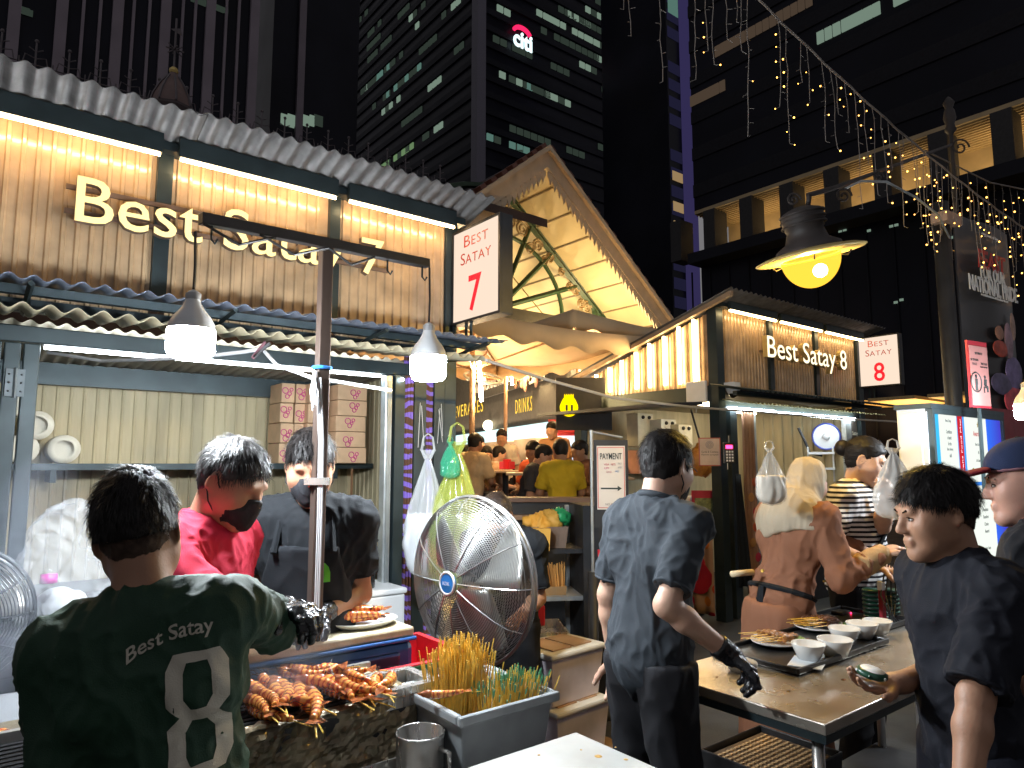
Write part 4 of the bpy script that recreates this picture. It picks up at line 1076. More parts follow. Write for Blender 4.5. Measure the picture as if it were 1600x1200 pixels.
f1.hair('fade', .005, 4200, .007, .5, -.004, .2, ((.06,.06),(-.012,.0),(-.08,-.062)), .0035, .5, 5)
# --- red shirt
f2 = Fig('person in red shirt and black mask, grey hair, bending over the grill', 292, 2.12, (.96,-.22), 1.705, lean=10, hp=17, hy=2)
f2.arm('L', W(350, 930, 2.2), W(430, 945, 2.0)); f2.arm('R', W(330, 950, 1.85), W(400, 960, 1.75))
f2.body(SK['tan'], .006, legs=False, hands={'L': dict(curl=(35,45,25)), 'R': dict(curl=(40,45,25))})
f2.shirt(cloth('red_shirt', (.50,.022,.055)), .007, .75, .026, amp=.011, f=6, seed=5, sl_r=.075); f2.neckband(cloth('red_collar', (.58,.02,.05)), .068, .010)
f2.trousers(cloth('dark_trousers', (.015,.015,.018)), .012); f2.mask()
f2.hair('grey', .006, 3600, .036, .22, .004, .6, ((.080,.068),(.012,.0),(-.08,-.06)), .010, .3, 7)
for sd in 'RL': f2.glove(sd, curl=(35,45,25))
# --- apron man
f3 = Fig('person in black tee, apron and mask, standing behind the blue cooler', 488, 2.60, (.16,-1), 1.735, lean=4, hp=15, hy=6)
f3.arm('L', (-.57,2.68,1.10), (-.665,2.40,1.10)); f3.arm('R', W(388, 900, 2.7), W(440, 965, 2.5))
f3.body(SK['tan'], .006, legs=False, hands={'L': dict(curl=(30,35,25), palm=(-.2,-.1,-1)), 'R': dict(curl=(40,45,30))})
m_tee = cloth('black_tee', (.010,.012,.015), .08)
f3.shirt(m_tee, .008, .70, .026, amp=.010, seed=8, sl_r=.078); f3.neckband(m_tee)
f3.trousers(cloth('black_trousers', (.012,.012,.014)), .012)
S = Sdf(); f3.torso(S, .033); S.clip(f3.J['chest']+f3.Rt@V3(0,.035,0), f3.Rt@V3(0,-1,0)); S.clip(f3.J['chest']+f3.Rt@V3(0,0,.06), f3.Rt@V3(0,-.05,1))
for e in (-1,1): S.clip(f3.J['chest']+f3.Rt@V3(.13*e,0,0), f3.Rt@V3(e,0,.25).normalized())
ap = S.mesh('apron', cloth('apron_black', (.014,.016,.020), .15), .008, folds(.008, 6, 12), f3.root)
for e in (-1,1):
    MB().tube([f3.J['chest']+f3.Rt@V3(.10*e,.135,.05), f3.J['neck']+f3.Rt@V3(.085*e,.075,-.005), f3.J['neck']+f3.Rt@V3(.06*e,-.05,.0)], .012, 6).build('apron_strap', m_tee, ap)
ev, ef = [Vector((.034*math.cos(R(t)), .036*math.sin(R(t)) if t <= 180 else -.03, 0)) for t in (0,30,60,90,120,150,180)] + [Vector((-.034,-.034,0)), Vector((.034,-.034,0))], [tuple(range(9))]
decal(f3, ap, 'green_emblem', ev, ef, Matrix.Translation(f3.J['chest']) @ f3.Rt.to_4x4() @ Matrix.Translation((-.055,.12,-.02)) @ Matrix.Rotation(R(180),4,'Z') @ FRONT, pmat('emblem_green', (.12,.60,.03), .5), .003, (0,-1,0))
f3.mask(); f3.hair('black', .006, 3200, .036, .30, .006, .8, ((.080,.064),(.016,.0),(-.08,-.055)), .011, .3, 11)
f3.glove('R', cuff=.06, curl=(40,45,30)); f3.glove('L', cuff=.06, curl=(30,35,25), palm=(-.2,-.1,-1))
# --- polo man
f4 = Fig('person in blue-grey polo shirt and black trousers seen from behind at the tray table', 1006, 2.48, (.84,.54), 1.735, lean=7, hy=8, hp=8, build=.90)
f4.J['shR'] += V3(.008,.0,.0); f4.arm('R', W(1048, 925, 2.26), W(1106, 996, 2.26)); f4.arm('L', W(956, 900, 2.66), W(958, 1010, 2.70))
f4.body(SK['light'], .006, legs=False, hands={'R': dict(curl=(35,45,30)), 'L': dict(curl=(20,30,20))})
m_polo = cloth('polo_blue_grey', (.036,.043,.052), .07, .85)
f4.shirt(m_polo, .007, .80, .024, hem=-.16, amp=.011, f=5.5, seed=15, sl_r=.068, fat=.015)
f4.neckband(m_polo, .069, .014, .03)
f4.trousers(cloth('black_jeans', (.016,.016,.019), .1), .010, top=.0); f4.shoes(m_dark)
f4.hair('black', .006, 4200, .036, .22, .003, .6, ((.082,.066),(.014,-.004),(-.085,-.07)), .011, .25, 17); f4.mask()
MB().tube([f4.H(.082,-.005,.012), f4.H(.080,.05,.012), f4.H(.066,.09,.010)], .0022, 5).build('glasses_arm', m_dark, f4.root)
f4.glove('R', cuff=.05, curl=(35,45,30))
# --- fan man
f9 = Fig('person in black tee and mask, head bowed, behind the pedestal fan', 795, 3.75, (-.25,-.97), 1.62, lean=16, hp=34, z0=-.10)
f9.arm('R', W(742, 905, 3.6), W(745, 960, 3.4)); f9.arm('L', W(838, 905, 3.6), W(815, 960, 3.4))
f9.body(SK['tan'], .008, legs=False); f9.shirt(m_tee, .010, .8, .03, amp=.01, seed=21, sl_r=.08); f9.neckband(m_tee); f9.mask(.007)
f9.hair('brown', .008, 1500, .032, .2, .002, .7, ((.078,.07),(.012,.0),(-.08,-.06)), .009, .3, 23)
f9.trousers(cloth('trousers_dark', (.012,.012,.014)), .014)
# --- woman in headscarf
f5 = Fig('person in beige headscarf and brown tunic reaching across the serving counter', 1208, 3.50, (.86,.45), 1.685, lean=20, hp=2, hy=-4, build=.95)
f5.arm('R', W(1310, 885, 3.35), W(1392, 858, 3.4)); f5.arm('L', W(1300, 845, 3.8), W(1370, 865, 3.75))
f5.body(SK['light'], .007, legs=False, hands={'R': dict(curl=(35,40,25))})
m_tunic = cloth('tunic_brown', (.23,.10,.055), .07)
f5.shirt(m_tunic, .009, g=.028, hem=-.30, amp=.014, f=5, seed=25, sl_r=.080, long=True)
S = Sdf(); S.cone(f5.J['elR'].lerp(f5.J['wrR'],.42), f5.J['wrR'], .056, .046, .01); S.clip(f5.J['elR'].lerp(f5.J['wrR'],.45), (f5.J['elR']-f5.J['wrR']).normalized())
S.mesh('inner_sleeve', cloth('sleeve_beige', (.40,.26,.13)), .007, folds(.006, 16, 2), f5.root)
sk = Sdf(); sk.cone(f5.J['pelvis']+V3(0,0,-.05), V3(0,.02,.12), .160, .22, .05); sk.clip((0,0,.1), (0,0,-1)); sk.clip(f5.J['pelvis']+V3(0,0,.02), (0,0,1))
sk.mesh('skirt', m_tunic, .012, folds(.018, 4.5, 3, (1,1,.15)), f5.root)
m_scarf = cloth('scarf_beige', (.40,.335,.245), .10)
S = Sdf(); q = f5.k
S.ell(f5.H(0,-.012,.035), (.084*q,.102*q,.096*q), f5.Rh, .03); S.ell(f5.H(0,-.01,-.045), (.078*q,.092*q,.075*q), f5.Rh, .04)
S.cone(f5.H(0,-.03,-.05), f5.J['neck']+f5.Rt@V3(0,-.02,.0), .085, .10, .05)
S.ell(f5.J['neck']+f5.Rt@V3(0,-.015,-.075), (.195,.130,.155), f5.Rt, .05, 1, [(f5.J['neck']+f5.Rt@V3(0,-.05,-.17), f5.Rt@V3(.28,.05,-1).normalized())])
S.ell(f5.H(0,.115,-.01), (.060*q,.06*q,.085*q), f5.Rh, .01, -1)
sc = S.mesh('headscarf', m_scarf, .007, folds(.0075, 11, 9, (1,1,.28)), f5.root)
MB().tube([f5.J['pelvis']+f5.Rt@V3(.168*math.cos(t),.125*math.sin(t),.06) for t in [i*.35 for i in range(19)]], .014, 6).build('apron_tie', m_tee, f5.root)
for dx, dz in ((-.02,-.36),(.05,-.42)):
    a = f5.J['pelvis']+f5.Rt@V3(.0,-.135,.05); MB().tube([a, a+V3(dx*.5-.02,-.03,dz*.5), a+V3(dx-.03,-.025,dz)], [.018,.016,.012], 6).build('apron_tie_end', m_tee, f5.root)
# --- woman in stripes
f6 = Fig('person in black and white striped top with dark hair in a bun, phone in hand', 1326, 3.90, (.72,-.69), 1.76, lean=4, hp=14, hy=4, build=1.02)
f6.arm('L', W(1385, 835, 3.7), W(1388, 765, 3.55)); f6.arm('R', W(1292, 850, 3.7), W(1340, 872, 3.6))
f6.body(SK['light'], .007, legs=False, hands={'L': dict(curl=(40,50,30), palm=(-1,0,0)), 'R': dict(curl=(25,30,20))})
def stripe_mat():
    m = cloth('striped_jersey', (.62,.58,.55), .05); nt = m.node_tree; L = nt.links; b = nt.nodes['Principled BSDF']
    tc = nt.nodes.new('ShaderNodeTexCoord'); sx = nt.nodes.new('ShaderNodeSeparateXYZ'); L.new(tc.outputs['Object'], sx.inputs[0])
    mm = nt.nodes.new('ShaderNodeMath'); mm.operation = 'MULTIPLY'; mm.inputs[1].default_value = 2*math.pi/.026; L.new(sx.outputs[2], mm.inputs[0])
    sn = nt.nodes.new('ShaderNodeMath'); sn.operation = 'SINE'; L.new(mm.outputs[0], sn.inputs[0])
    gt = nt.nodes.new('ShaderNodeMath'); gt.operation = 'GREATER_THAN'; gt.inputs[1].default_value = .1; L.new(sn.outputs[0], gt.inputs[0])
    mx = nt.nodes.new('ShaderNodeMixRGB'); mx.inputs[1].default_value = (.66,.64,.63,1); mx.inputs[2].default_value = (.012,.012,.016,1)
    L.new(gt.outputs[0], mx.inputs[0]); L.new(mx.outputs[0], b.inputs['Base Color']); return m
f6.shirt(stripe_mat(), .008, .85, .028, hem=-.14, amp=.010, f=6, seed=28, sl_r=.080, fat=.02)
f6.trousers(cloth('dark_slacks', (.012,.012,.014)), .014); f6.eyes()
hr = f6.hair('black', .007, 1400, .045, .04, .0, .2, ((.076,.070),(.012,-.010),(-.08,-.07)), .010, .12, 31, flow=(0,-1,-.15))
MB().ball(f6.H(0,-.135,.035), (.046,.042,.046), 14, 10).build('hair_bun', HAIRM['black'], f6.root, smooth=True)
st = MB().tube([f6.J['neck']+f6.Rt@V3(-.10,-.02,-.01), f6.J['neck']+f6.Rt@V3(-.085,.09,-.05), f6.J['chest']+f6.Rt@V3(.02,.165,.0), f6.J['chest']+f6.Rt@V3(.15,.12,-.20), f6.J['pelvis']+f6.Rt@V3(.19,.03,.03)], .012, 6).build('bag_strap', m_tee, f6.root)
S = Sdf(); S.cone(f6.J['neck']+V3(0,.05,.0), f6.J['chest']+V3(0,.12,.09), .065, .012, .02)
# --- young customer at right
f7 = Fig('person in plain black tee with short black hair, foreground right, holding a pager', 1494, 1.88, (-1,-.03), 1.60, lean=3, hp=8, hy=-6, build=.92)
f7.arm('L', W(1508, 1150, 1.62), W(1500, 1330, 1.54)); f7.arm('R', W(1505, 1140, 2.04), W(1440, 1056, 1.98))
f7.body(SK['tan'], .005, legs=False, hands={'R': dict(curl=(18,22,15), palm=(-.15,-.35,.9), dir_=(-.95,-.1,.0), thumb=15), 'L': dict(curl=(20,30,20))})
m_tee2 = cloth('navy_black_tee', (.009,.010,.016), .08)
f7.shirt(m_tee2, .006, .92, .026, hem=-.15, amp=.011, f=5.5, seed=35, sl_r=.082); f7.neckband(m_tee2, .066, .009)
f7.trousers(cloth('navy_trousers', (.015,.017,.028)), .012); f7.eyes()
f7.hair('black', .005, 6500, .034, .28, .004, .6, ((.084,.064),(.035,.030),(-.09,-.020)), .012, .30, 41)
f7.hair('fade', .005, 4200, .008, .45, -.004, .2, ((.06,.06),(-.008,.0),(-.085,-.06)), .0035, .5, 43)
# --- man in cap
f8 = Fig('person in navy cap with red brim and dark tee at the right edge', 1634, 2.05, (-.62,.78), 1.68, lean=2, hp=6, hy=26, build=1.0)
f8.body(SK['pink'], .006, legs=False); f8.shirt(cloth('charcoal_tee', (.020,.021,.026), .08), .008, .8, .028, amp=.010, seed=44, sl_r=.085, fat=.02); f8.neckband(m_tee)
f8.trousers(cloth('grey_trousers', (.03,.03,.034)), .014); f8.eyes()
f8.hair('grey', .007, 800, .012, .1, .0, .3, ((.07,.03),(.016,.0),(-.08,-.05)), .004, .3, 47)
S = Sdf(); S.ell(f8.H(0,-.012,.048), (.088,.106,.090), f8.Rh, .02); S.clip(f8.H(0,0,.040), f8.Rh@V3(0,.10,-1).normalized())
cp = S.mesh('cap', cloth('cap_navy', (.020,.030,.075), .2), .006, None, f8.root)
S = Sdf(); S.ell(f8.H(0,.125,.048), (.075,.085,.010), f8.Rh @ Matrix.Rotation(R(-8),3,'X'), .01); S.clip(f8.H(0,.085,.05), f8.Rh@V3(0,-1,0))
S.mesh('brim', cloth('cap_brim_red', (.22,.018,.030)), .005, None, cp)
MB().ball(f8.H(0,-.012,.139), (.008,.008,.004), 8, 5).build('button', m_tee, cp)
MB().tube([f8.H(.080*math.cos(t)*1.10,-.012+.096*math.sin(t)*1.10,.046) for t in [i*.35 for i in range(19)]], .0045, 5).build('piping', cloth('cap_piping', (.25,.12,.14)), cp)

# --- diners in the market hall behind (platform 0.75 m up)
PZ = .75
def diner(label, px, py, Y, face, shirt_c, sk='tan', seated=True, hair='black', lean=6, hp=8, group=None, H=1.68, seed=0, arms=None):
    crown = W(px, py, Y).z; z0 = crown - H*(.985) + (.0)
    f = Fig(label, px, Y, face, H, lean=lean, hp=hp, z0=z0, group=group)
    for sd, sg in (('R',1),('L',-1)):
        if seated: f.arm(sd, (.24*sg,.12,1.12), (.10*sg,.36,1.10), False)
    if seated:
        for sd, sg in (('R',1),('L',-1)):
            f.J['kn'+sd] = V3(.12*sg,.42,.93)*f.k; f.J['an'+sd] = V3(.12*sg,.40,.50)*f.k
    f.body(SK[sk], .013, legs=False)
    f.shirt(cloth('diner_shirt', shirt_c), .016, .8, .028, amp=.010, seed=seed, sl_r=.082)
    f.trousers(cloth('diner_trousers', (.02,.02,.028)), .02) if not seated else None
    if seated:
        S = Sdf()
        for sd in 'RL': S.cone(f.J['hip'+sd], f.J['kn'+sd], .095, .075, .05); S.cone(f.J['kn'+sd], f.J['an'+sd], .075, .06, .04)
        S.mesh('trousers', cloth('diner_trousers', (.02,.02,.028)), .02, folds(.01,6,1), f.root)
    f.hair(hair, .012, 0, bulk=.014)
    return f
diner('person in cream shirt seated with back turned, leftmost diner behind the hanging bags', 735, 680, 8.2, (.5,.86), (.60,.45,.27), 'brown', seed=51)
diner('person standing in white tee with a dark cross-body strap', 785, 674, 10.5, (-.1,-1), (.62,.56,.48), 'tan', False, seed=52)
MB().tube([(W(776,705,10.32)), (W(786,716,10.28)), (W(796,735,10.30))], .022, 5).build('bag_strap', m_dark, bpy.data.objects[[o.name for o in COL.objects if o.get('label','').startswith('person standing in white tee')][0]])
diner('person in dark grey tee leaning to talk at the diners table', 818, 694, 7.8, (.88,-.2), (.045,.042,.045), 'tan', lean=18, seed=53)
diner('person in orange shirt facing the grey-tee diner across the table', 845, 691, 8.5, (-.6,-.8), (.55,.10,.04), 'brown', lean=12, seed=54)
diner('person in bright yellow shirt seated with back to the street', 879, 690, 7.4, (-.15,.98), (.52,.36,.02), 'brown', seed=55)
diner('person standing in tan top behind the yellow-shirted diner', 868, 662, 10.0, (-.5,-.85), (.46,.25,.13), 'light', False, seed=56)
diner('person in black top seated farther back, beside the lit screens', 847, 697, 11.5, (-.2,-1), (.02,.02,.024), 'light', seed=57)
diner('person in rust top half hidden behind the payment sign pole', 918, 692, 8.0, (-.8,-.3), (.16,.07,.04), 'brown', seed=58)
diner('person in pale shirt seated low beside the cream-shirted diner', 757, 700, 9.6, (.3,-.9), (.50,.34,.24), 'tan', seed=59)
diner('person in dark top seated low between the standing man and the table', 803, 702, 10.8, (-.5,-.8), (.05,.03,.03), 'tan', seed=60)

for k, (px, py, Y, fc_, c_, sk_, seat, lb) in enumerate(((748,684,11.8,(.2,-1),(.35,.33,.32),'tan',False,'person standing in grey shirt beyond the cream-shirted diner'),(770,700,10.2,(.9,.2),(.60,.55,.50),'light',True,'person in white shirt seated under the hall clock lamp'),
    (826,699,10.9,(.4,-.9),(.10,.16,.30),'tan',True,'person in blue shirt seated behind the grey-tee diner'),(862,700,12.2,(-.4,-.9),(.55,.5,.42),'brown',True,'person in pale shirt seated beside the fridge'),
    (905,684,11.0,(-.9,-.2),(.45,.12,.08),'tan',False,'person standing in red top next to the drinks fridge'),(722,700,9.4,(.8,.3),(.20,.10,.08),'tan',True,'person in maroon shirt seated farthest left behind the bags'))):
    diner(lb, px, py, Y, fc_, c_, sk_, seat, seed=70+k)

for f_ in (f1, f2, f3, f5, f6, f7, f8): f_.shoes(m_dark)
# ================================================================ things around the stalls
m_steel = pmat('brushed_steel', (.55,.53,.50), .28, metal=.75, var=.12, scale=20, stretch=(1,1,.08))
m_steel_top = pmat('worn_steel_top', (.50,.45,.38), .26, metal=.65, var=.22, scale=5, bump=.05, bscale=60)
m_white_pl = pmat('white_plastic', (.72,.73,.74), .35, var=.05)
m_cable = pmat('grey_cable', (.42,.42,.43), .5, var=.05); m_bcable = pmat('black_cable', (.012,.012,.012), .5)
m_bulb = emat('bulb_glow_cool', (.86,.94,1), 175)
m_blue = pmat('cooler_blue', (.012,.075,.26), .38, var=.2, scale=8); m_redpl = pmat('red_plastic', (.62,.022,.035), .4, var=.12, scale=6)
m_wht_cer = pmat('white_ceramic', (.74,.73,.70), .2, var=.04, coat=.3)
m_bamboo = pmat('bamboo', (.80,.50,.08), .5, var=.3, scale=40)
m_satay = pmat('grilled_meat', (.20,.075,.022), .32, var=.5, scale=35, col2=(.46,.20,.05), bump=.4, bscale=90, coat=.3)
m_satay2 = pmat('dark_grilled_meat', (.085,.03,.014), .35, var=.5, scale=35, col2=(.20,.07,.025), bump=.4, bscale=90, coat=.3)
m_blk_tray = pmat('black_tray', (.014,.014,.015), .32, var=.3, scale=30)
def film(name, c, alpha, rough=.22):
    m = pmat(name, c, rough, var=.05, alpha=alpha); return m
m_film = film('clear_plastic_film', (.80,.84,.88), .20, .08)
def at_local(t, wp): return (Matrix.Translation(t.location) @ t.rotation_euler.to_matrix().to_4x4()).inverted() @ Vector(wp)

# ---------------------------------------------------------------- lamp stand with two hanging bulbs
A, B_ = W(313, 341, 2.08), W(668, 412, 2.78); Mid = A.lerp(B_, .5)
top = W(510, 378, Mid.y); bot = W(489, 1030, Mid.y-.02); bot = bot + (bot-top)*((bot.z)/(top.z-bot.z))
ls = thing('lamp_stand', 'steel lamp pole with a dark crossbar standing behind the cooler', 'lamp stand', (bot.x, bot.y, 0))
lo_ = Vector((bot.x, bot.y, 0))
def sqbar(a, b, w, nm, mat, parent, off):
    a, b = Vector(a)-off, Vector(b)-off; d = (b-a).normalized(); s_ = d.cross(Vector((0,0,1))) if abs(d.z) < .9 else d.cross(U); s_.normalize(); t_ = s_.cross(d).normalized(); w = w/2
    q = lambda p: [p-s_*w-t_*w, p+s_*w-t_*w, p+s_*w+t_*w, p-s_*w+t_*w]
    return MB().hexa(q(a), q(b)).build(nm, mat, parent, bev=.003)
sqbar(bot, top + Vector((0,0,.01)), .042, 'pole', pmat('pole_steel', (.12,.085,.07), .38, metal=.5, var=.2, scale=14, stretch=(1,1,.06)), ls, lo_)
sqbar(A, B_, .036, 'crossbar', pmat('dark_steel_bar', (.07,.068,.07), .35, metal=.7), ls, lo_)
for f_ in (.04, .97, .78):
    p = A.lerp(B_, f_) - lo_; MB().tube([p, p-Vector((0,0,.06)), p-Vector((-.012,0,.075)), p-Vector((-.02,0,.06))], .004, 5).build('hook', m_frame, ls)
MB().ring(W(503,575,Mid.y-.02)-lo_, .031, .006, 16, 5).build('blue_tie', pmat('blue_tie', (.03,.2,.6), .5), ls)
pc = W(497, 580, Mid.y-.035)-lo_
MB().tube([W(610,610,2.9)-lo_, W(487,590,2.42)-lo_, W(432,570,2.6)-lo_, W(413,549,2.8)-lo_], .007, 6).build('power_cable', m_cable, ls)
for k in range(5):
    MB().tube([W(492+2*math.sin(k), 580, 2.39)-lo_, W(486+k*1.8, 610+k*2, 2.37)-lo_, W(488+k*1.5, 640-k*4, 2.37)-lo_, W(496, 608, 2.385)-lo_], .0045, 5).build('cable_coil', m_cable, ls)
for dx in (0, 3, 6):
    MB().tube([W(495+dx, 590, 2.395)-lo_, W(499+dx, 690, 2.39)-lo_, W(497+dx, 800, 2.385)-lo_, W(491+dx, 1000, 2.38)-lo_], .0035, 5).build('pole_cable', m_cable, ls)
MB().box(-.034, .05, -.012, .012, -.012, .012).build('clamp', m_steel, ls, loc=W(492, 752, Mid.y-.04)-lo_)
for a_, b_ in ((.02,.28),(.22,.5),(.5,.72)):
    p, q_ = A.lerp(B_, a_)-lo_, A.lerp(B_, b_)-lo_
    MB().tube([p-Vector((0,.02,.02)), (p+q_)/2-Vector((0,.03,.07)), q_-Vector((0,.02,.02))], .005, 5).build('bar_cable', m_bcable, ls)
def bulb(px, ytop, ybot, wpx, Y, label, xtop=None, ycab=None):
    zt = W(px, ytop, Y); zb = W(px, ybot, Y); r = wpx/2/ (FPX/math.cos(PITCH))*Y; h = zt.z-zb.z
    t = thing('hanging_bulb', label, 'lamp', zb, 0, 'bare white work lamps')
    MB().lathe([(.0,h*.0),(r*.80,h*.0),(r*.93,h*.04),(r,h*.10),(r,h*.36),(r*.985,h*.40)], 28).build('diffuser', m_bulb, t, smooth=True)
    MB().lathe([(r*.985,h*.40),(r*.97,h*.47),(r*.80,h*.58),(r*.50,h*.70),(r*.34,h*.80),(r*.30,h*.86),(r*.30,h*.93),(r*.2,h*.97),(0,h*1.0)], 28).build('housing', m_white_pl, t, smooth=True)
    MB().lathe([(r*.31,h*.84),(r*.33,h*.86),(r*.33,h*.92),(r*.31,h*.94)], 20).build('socket', m_cable, t, smooth=True)
    if ycab:
        p = W(xtop or px, ycab, Y) - zb
        MB().tube([(0,0,h*.99),(p.x*.5+.003,0,h+(p.z-h)*.4),(p.x,p.y,p.z)], .0045, 5).build('cord', m_bcable, t)
    return t
bulb(297, 452, 558, 72, 2.08, 'larger bare white bulb hanging at the left end of the crossbar', 305, 362)
bulb(669, 503, 594, 57, 2.76, 'bare white bulb hanging at the right end of the crossbar, by the jamb', 671, 418)
bulb(1606, 596, 655, 34, 3.6, 'bare white bulb half cut off at the right edge', 1607, 520)
tag(MB().tube([W(760,563,4.1), W(850,592,4.6), W(960,622,5.2), W(1080,636,6.0), W(1200,645,6.8), W(1330,655,7.6), W(1420,660,7.7)], .011, 6).build('overhead_wire', m_cable), 'pale cable strung from stall 7 across the alley to stall 8', 'cable')
tag(MB().tube([W(75,551,3.3), W(110,556,3.25), W(160,564,3.2), W(230,562,3.0), W(310,558,2.9), W(380,550,2.85), W(410,545,2.8)], .008, 6).build('awning_wire', m_cable), 'white cable drooping under the stall 7 awning', 'cable')
pg = thing('cable_clip', 'dark red clip holding the cable under the stall 7 awning', 'clip', W(405,547,2.79)); MB().cbox((0,0,0), (.012,.012,.085), (0,R(38),0)).build('jaw', pmat('clip_red', (.08,.02,.03), .4), pg); MB().cbox((.012,0,0), (.010,.012,.085), (0,R(48),0)).build('jaw', m_dark, pg)

# ---------------------------------------------------------------- things on the stall 7 shelf
def s7p(a, y, z): return O7 + U*a - N*y + Vector((0,0,z))
m_plate = pmat('paper_plate', (.66,.61,.50), .6, var=.06)
def plate_stack(a, y, z, r, ln, label):
    t = thing('paper_plate_stack', label, 'plates', s7p(a, y, z), STREET, 'plate stacks on the shelf')
    M = Matrix.Rotation(R(90), 4, 'X')
    for k in range(5):
        y0 = k*ln/5
        MB().lathe([(0,y0-.004),(r*.7,y0-.002),(r*.92,y0),(r,y0-.008),(r*.98,y0-ln/5*.9),(r*.6,y0-ln/5*.9)][::-1], 24, M=Matrix.Rotation(R(-90),4,'X')).build('plate', m_plate, t, smooth=True)
plate_stack(-2.15, 1.03, 1.615+.088, .088, .24, 'stack of white paper plates on its side, rightmost on the shelf')
plate_stack(-2.295, 1.04, 1.615+.23, .088, .24, 'stack of white paper plates lying on the two lower stacks')
plate_stack(-2.36, 1.05, 1.615+.088, .088, .24, 'stack of white paper plates half hidden by the shutter, lower left')
plate_stack(-2.415, 1.06, 1.615+.37, .088, .24, 'topmost stack of white paper plates above the shelf')
# cardboard boxes: every box is its own
m_card = pmat('cardboard', (.62,.40,.24), .7, var=.12, scale=7); m_print = pmat('pink_print', (.55,.06,.22), .6)
rw = ['bottom', 'second', 'third', 'fourth', 'top']
def carton(a, y, z, sx, sy, sz, label, rot=0):
    t = thing('cardboard_box', label, 'box', s7p(a, y, z), STREET+rot, 'cardboard boxes stacked on the stall shelf')
    MB().box(-sx/2, sx/2, -sy/2, sy/2, 0, sz).build('carton', m_card, t, bev=.004)
    MB().box(-sx/2+.004, sx/2-.004, -.004, .004, sz+.0005, sz+.002).build('lid_seam', m_print, t)
    ox, oz = random.uniform(-.3,.3)*(sx/2-.03), random.uniform(-.12,.12)
    for dx, dz, r_ in ((-.02+ox,.6+oz,.022),(.012+ox,.45+oz,.016*random.uniform(.6,1.2)),(-.004+ox,.3+oz,.02*random.uniform(.6,1.1)),(.025+ox,.66+oz,.012)):
        MB().ring((dx, -sy/2-.001, sz*dz), r_, .0035, 10, 4, (0,1,0)).build('print_flower', m_print, t)
    return t
for i in range(4):
    for c, nm in ((0,'left'),(1,'middle')):
        carton(-.77+c*.105+random.uniform(-.004,.004), 1.13, 1.617+i*.149, .098, .26, .144, f'{rw[i] if i<3 else "top"} cardboard box in the {nm} column of the shelf stack', random.uniform(-.03,.03))
for i in range(4):
    carton(-.562+random.uniform(-.004,.004), 1.10, 1.617+i*.149, .16, .34, .144, f'{rw[i] if i<3 else "top"} cardboard box in the wide column behind the pole', random.uniform(-.03,.03))
for i in range(5):
    carton(-.335+random.uniform(-.006,.006), 1.05, 1.617+i*.119, .24, .44, .115, f'{rw[i]} cardboard box in the right-hand column by the side wall', random.uniform(-.02,.02))
# kettle on foam box
kp = W(563, 918, 4.3); fb = thing('foam_box', 'white foam box behind the apron worker, kettle on top', 'box', (kp.x, kp.y, 0), STREET)
MB().box(-.26, .22, -.16, .2, .35, kp.z-.035).build('box_body', m_white_pl, fb, bev=.012); MB().box(-.27, .23, -.17, .21, kp.z-.034, kp.z).build('lid', m_white_pl, fb, bev=.01)
MB().box(-.2, .16, -.1, .14, .05, .349).build('stool', m_dark, fb)
kt = thing('electric_kettle', 'black electric kettle standing on the foam box', 'kettle', kp, R(20))
MB().lathe([(0,.0),(.085,.0),(.088,.02),(.080,.16),(.070,.26),(.066,.28)], 24).build('body', pmat('kettle_black', (.012,.012,.013), .18), kt, smooth=True)
MB().lathe([(.067,.281),(.067,.290),(.03,.305),(0,.306)], 24).build('lid', m_steel, kt, smooth=True)
MB().tube([(-.07,0,.27),(-.135,0,.25),(-.14,0,.12),(-.088,0,.06)], .013, 8).build('handle', m_dark, kt, smooth=True)
MB().tube([(.06,0,.25),(.10,0,.285)], [.022,.010], 8).build('spout', m_dark, kt, smooth=True)
# hanging carrier bags at the jamb (translucent film with contents)
def bag(px, ytop, ybot, wpx, Y, mats, label, fill=None, seed=0, nm='carrier_bag', ytie=None):
    top_, bot_ = W(px, ytop, Y), W(px, ybot, Y); r = wpx/2/1087*Y; h = top_.z-bot_.z
    t = thing(nm, label, 'bag', bot_, 0)
    rgb = random.Random(seed)
    def bf_(u, v):
        a = 2*math.pi*u; prof = (1-(1-min(1, v/.16))**2)**.5 if v < .16 else (1 if v < .42 else max(.10, 1-((v-.42)/.52)**1.15*.92))
        if v > .94: prof = .10 + (v-.94)*4.0
        pl = .05 + .22*max(0, v-.35); cr_ = pl*math.sin(9*a+3*mnoise.noise((v*2+seed,u*3,1)))+.16*mnoise.noise((math.cos(a)*2.2+seed, math.sin(a)*2.2, v*5))+.09*abs(mnoise.noise((math.cos(a)*5+seed, math.sin(a)*5, v*9)))
        rr = r*prof*(1+cr_); sq = 1/max(abs(math.cos(a))**1.0, abs(math.sin(a)))**.25 if v < .5 else 1
        return (rr*math.cos(a)*sq, rr*.62*math.sin(a)*sq, h*v + r*.05*mnoise.noise((u*6,v*4,seed)))
    MB().grid(bf_, 56, 34).build('film', mats, t, smooth=True)
    if fill:
        def cf_(u, v):
            p = Vector(bf_(u, min(1, v/.8)*.50)); k_ = .93 if v <= .8 else .93*max(0, 1-(v-.8)/.2)
            return (p.x*k_, p.y*k_, p.z+.006 if v <= .8 else h*.50+.004*math.sin(u*20))
        MB().grid(cf_, 48, 20).build('contents', fill, t, smooth=True)
    for e in (-1,1): MB().tube([(e*r*.10,0,h*.93),(e*r*.30,0,h*1.0),(e*r*.22,0,h*1.10),(0,0,h*1.13)], [r*.09,r*.07,r*.05,r*.03], 6).build('handle_loop', mats, t)
    return t
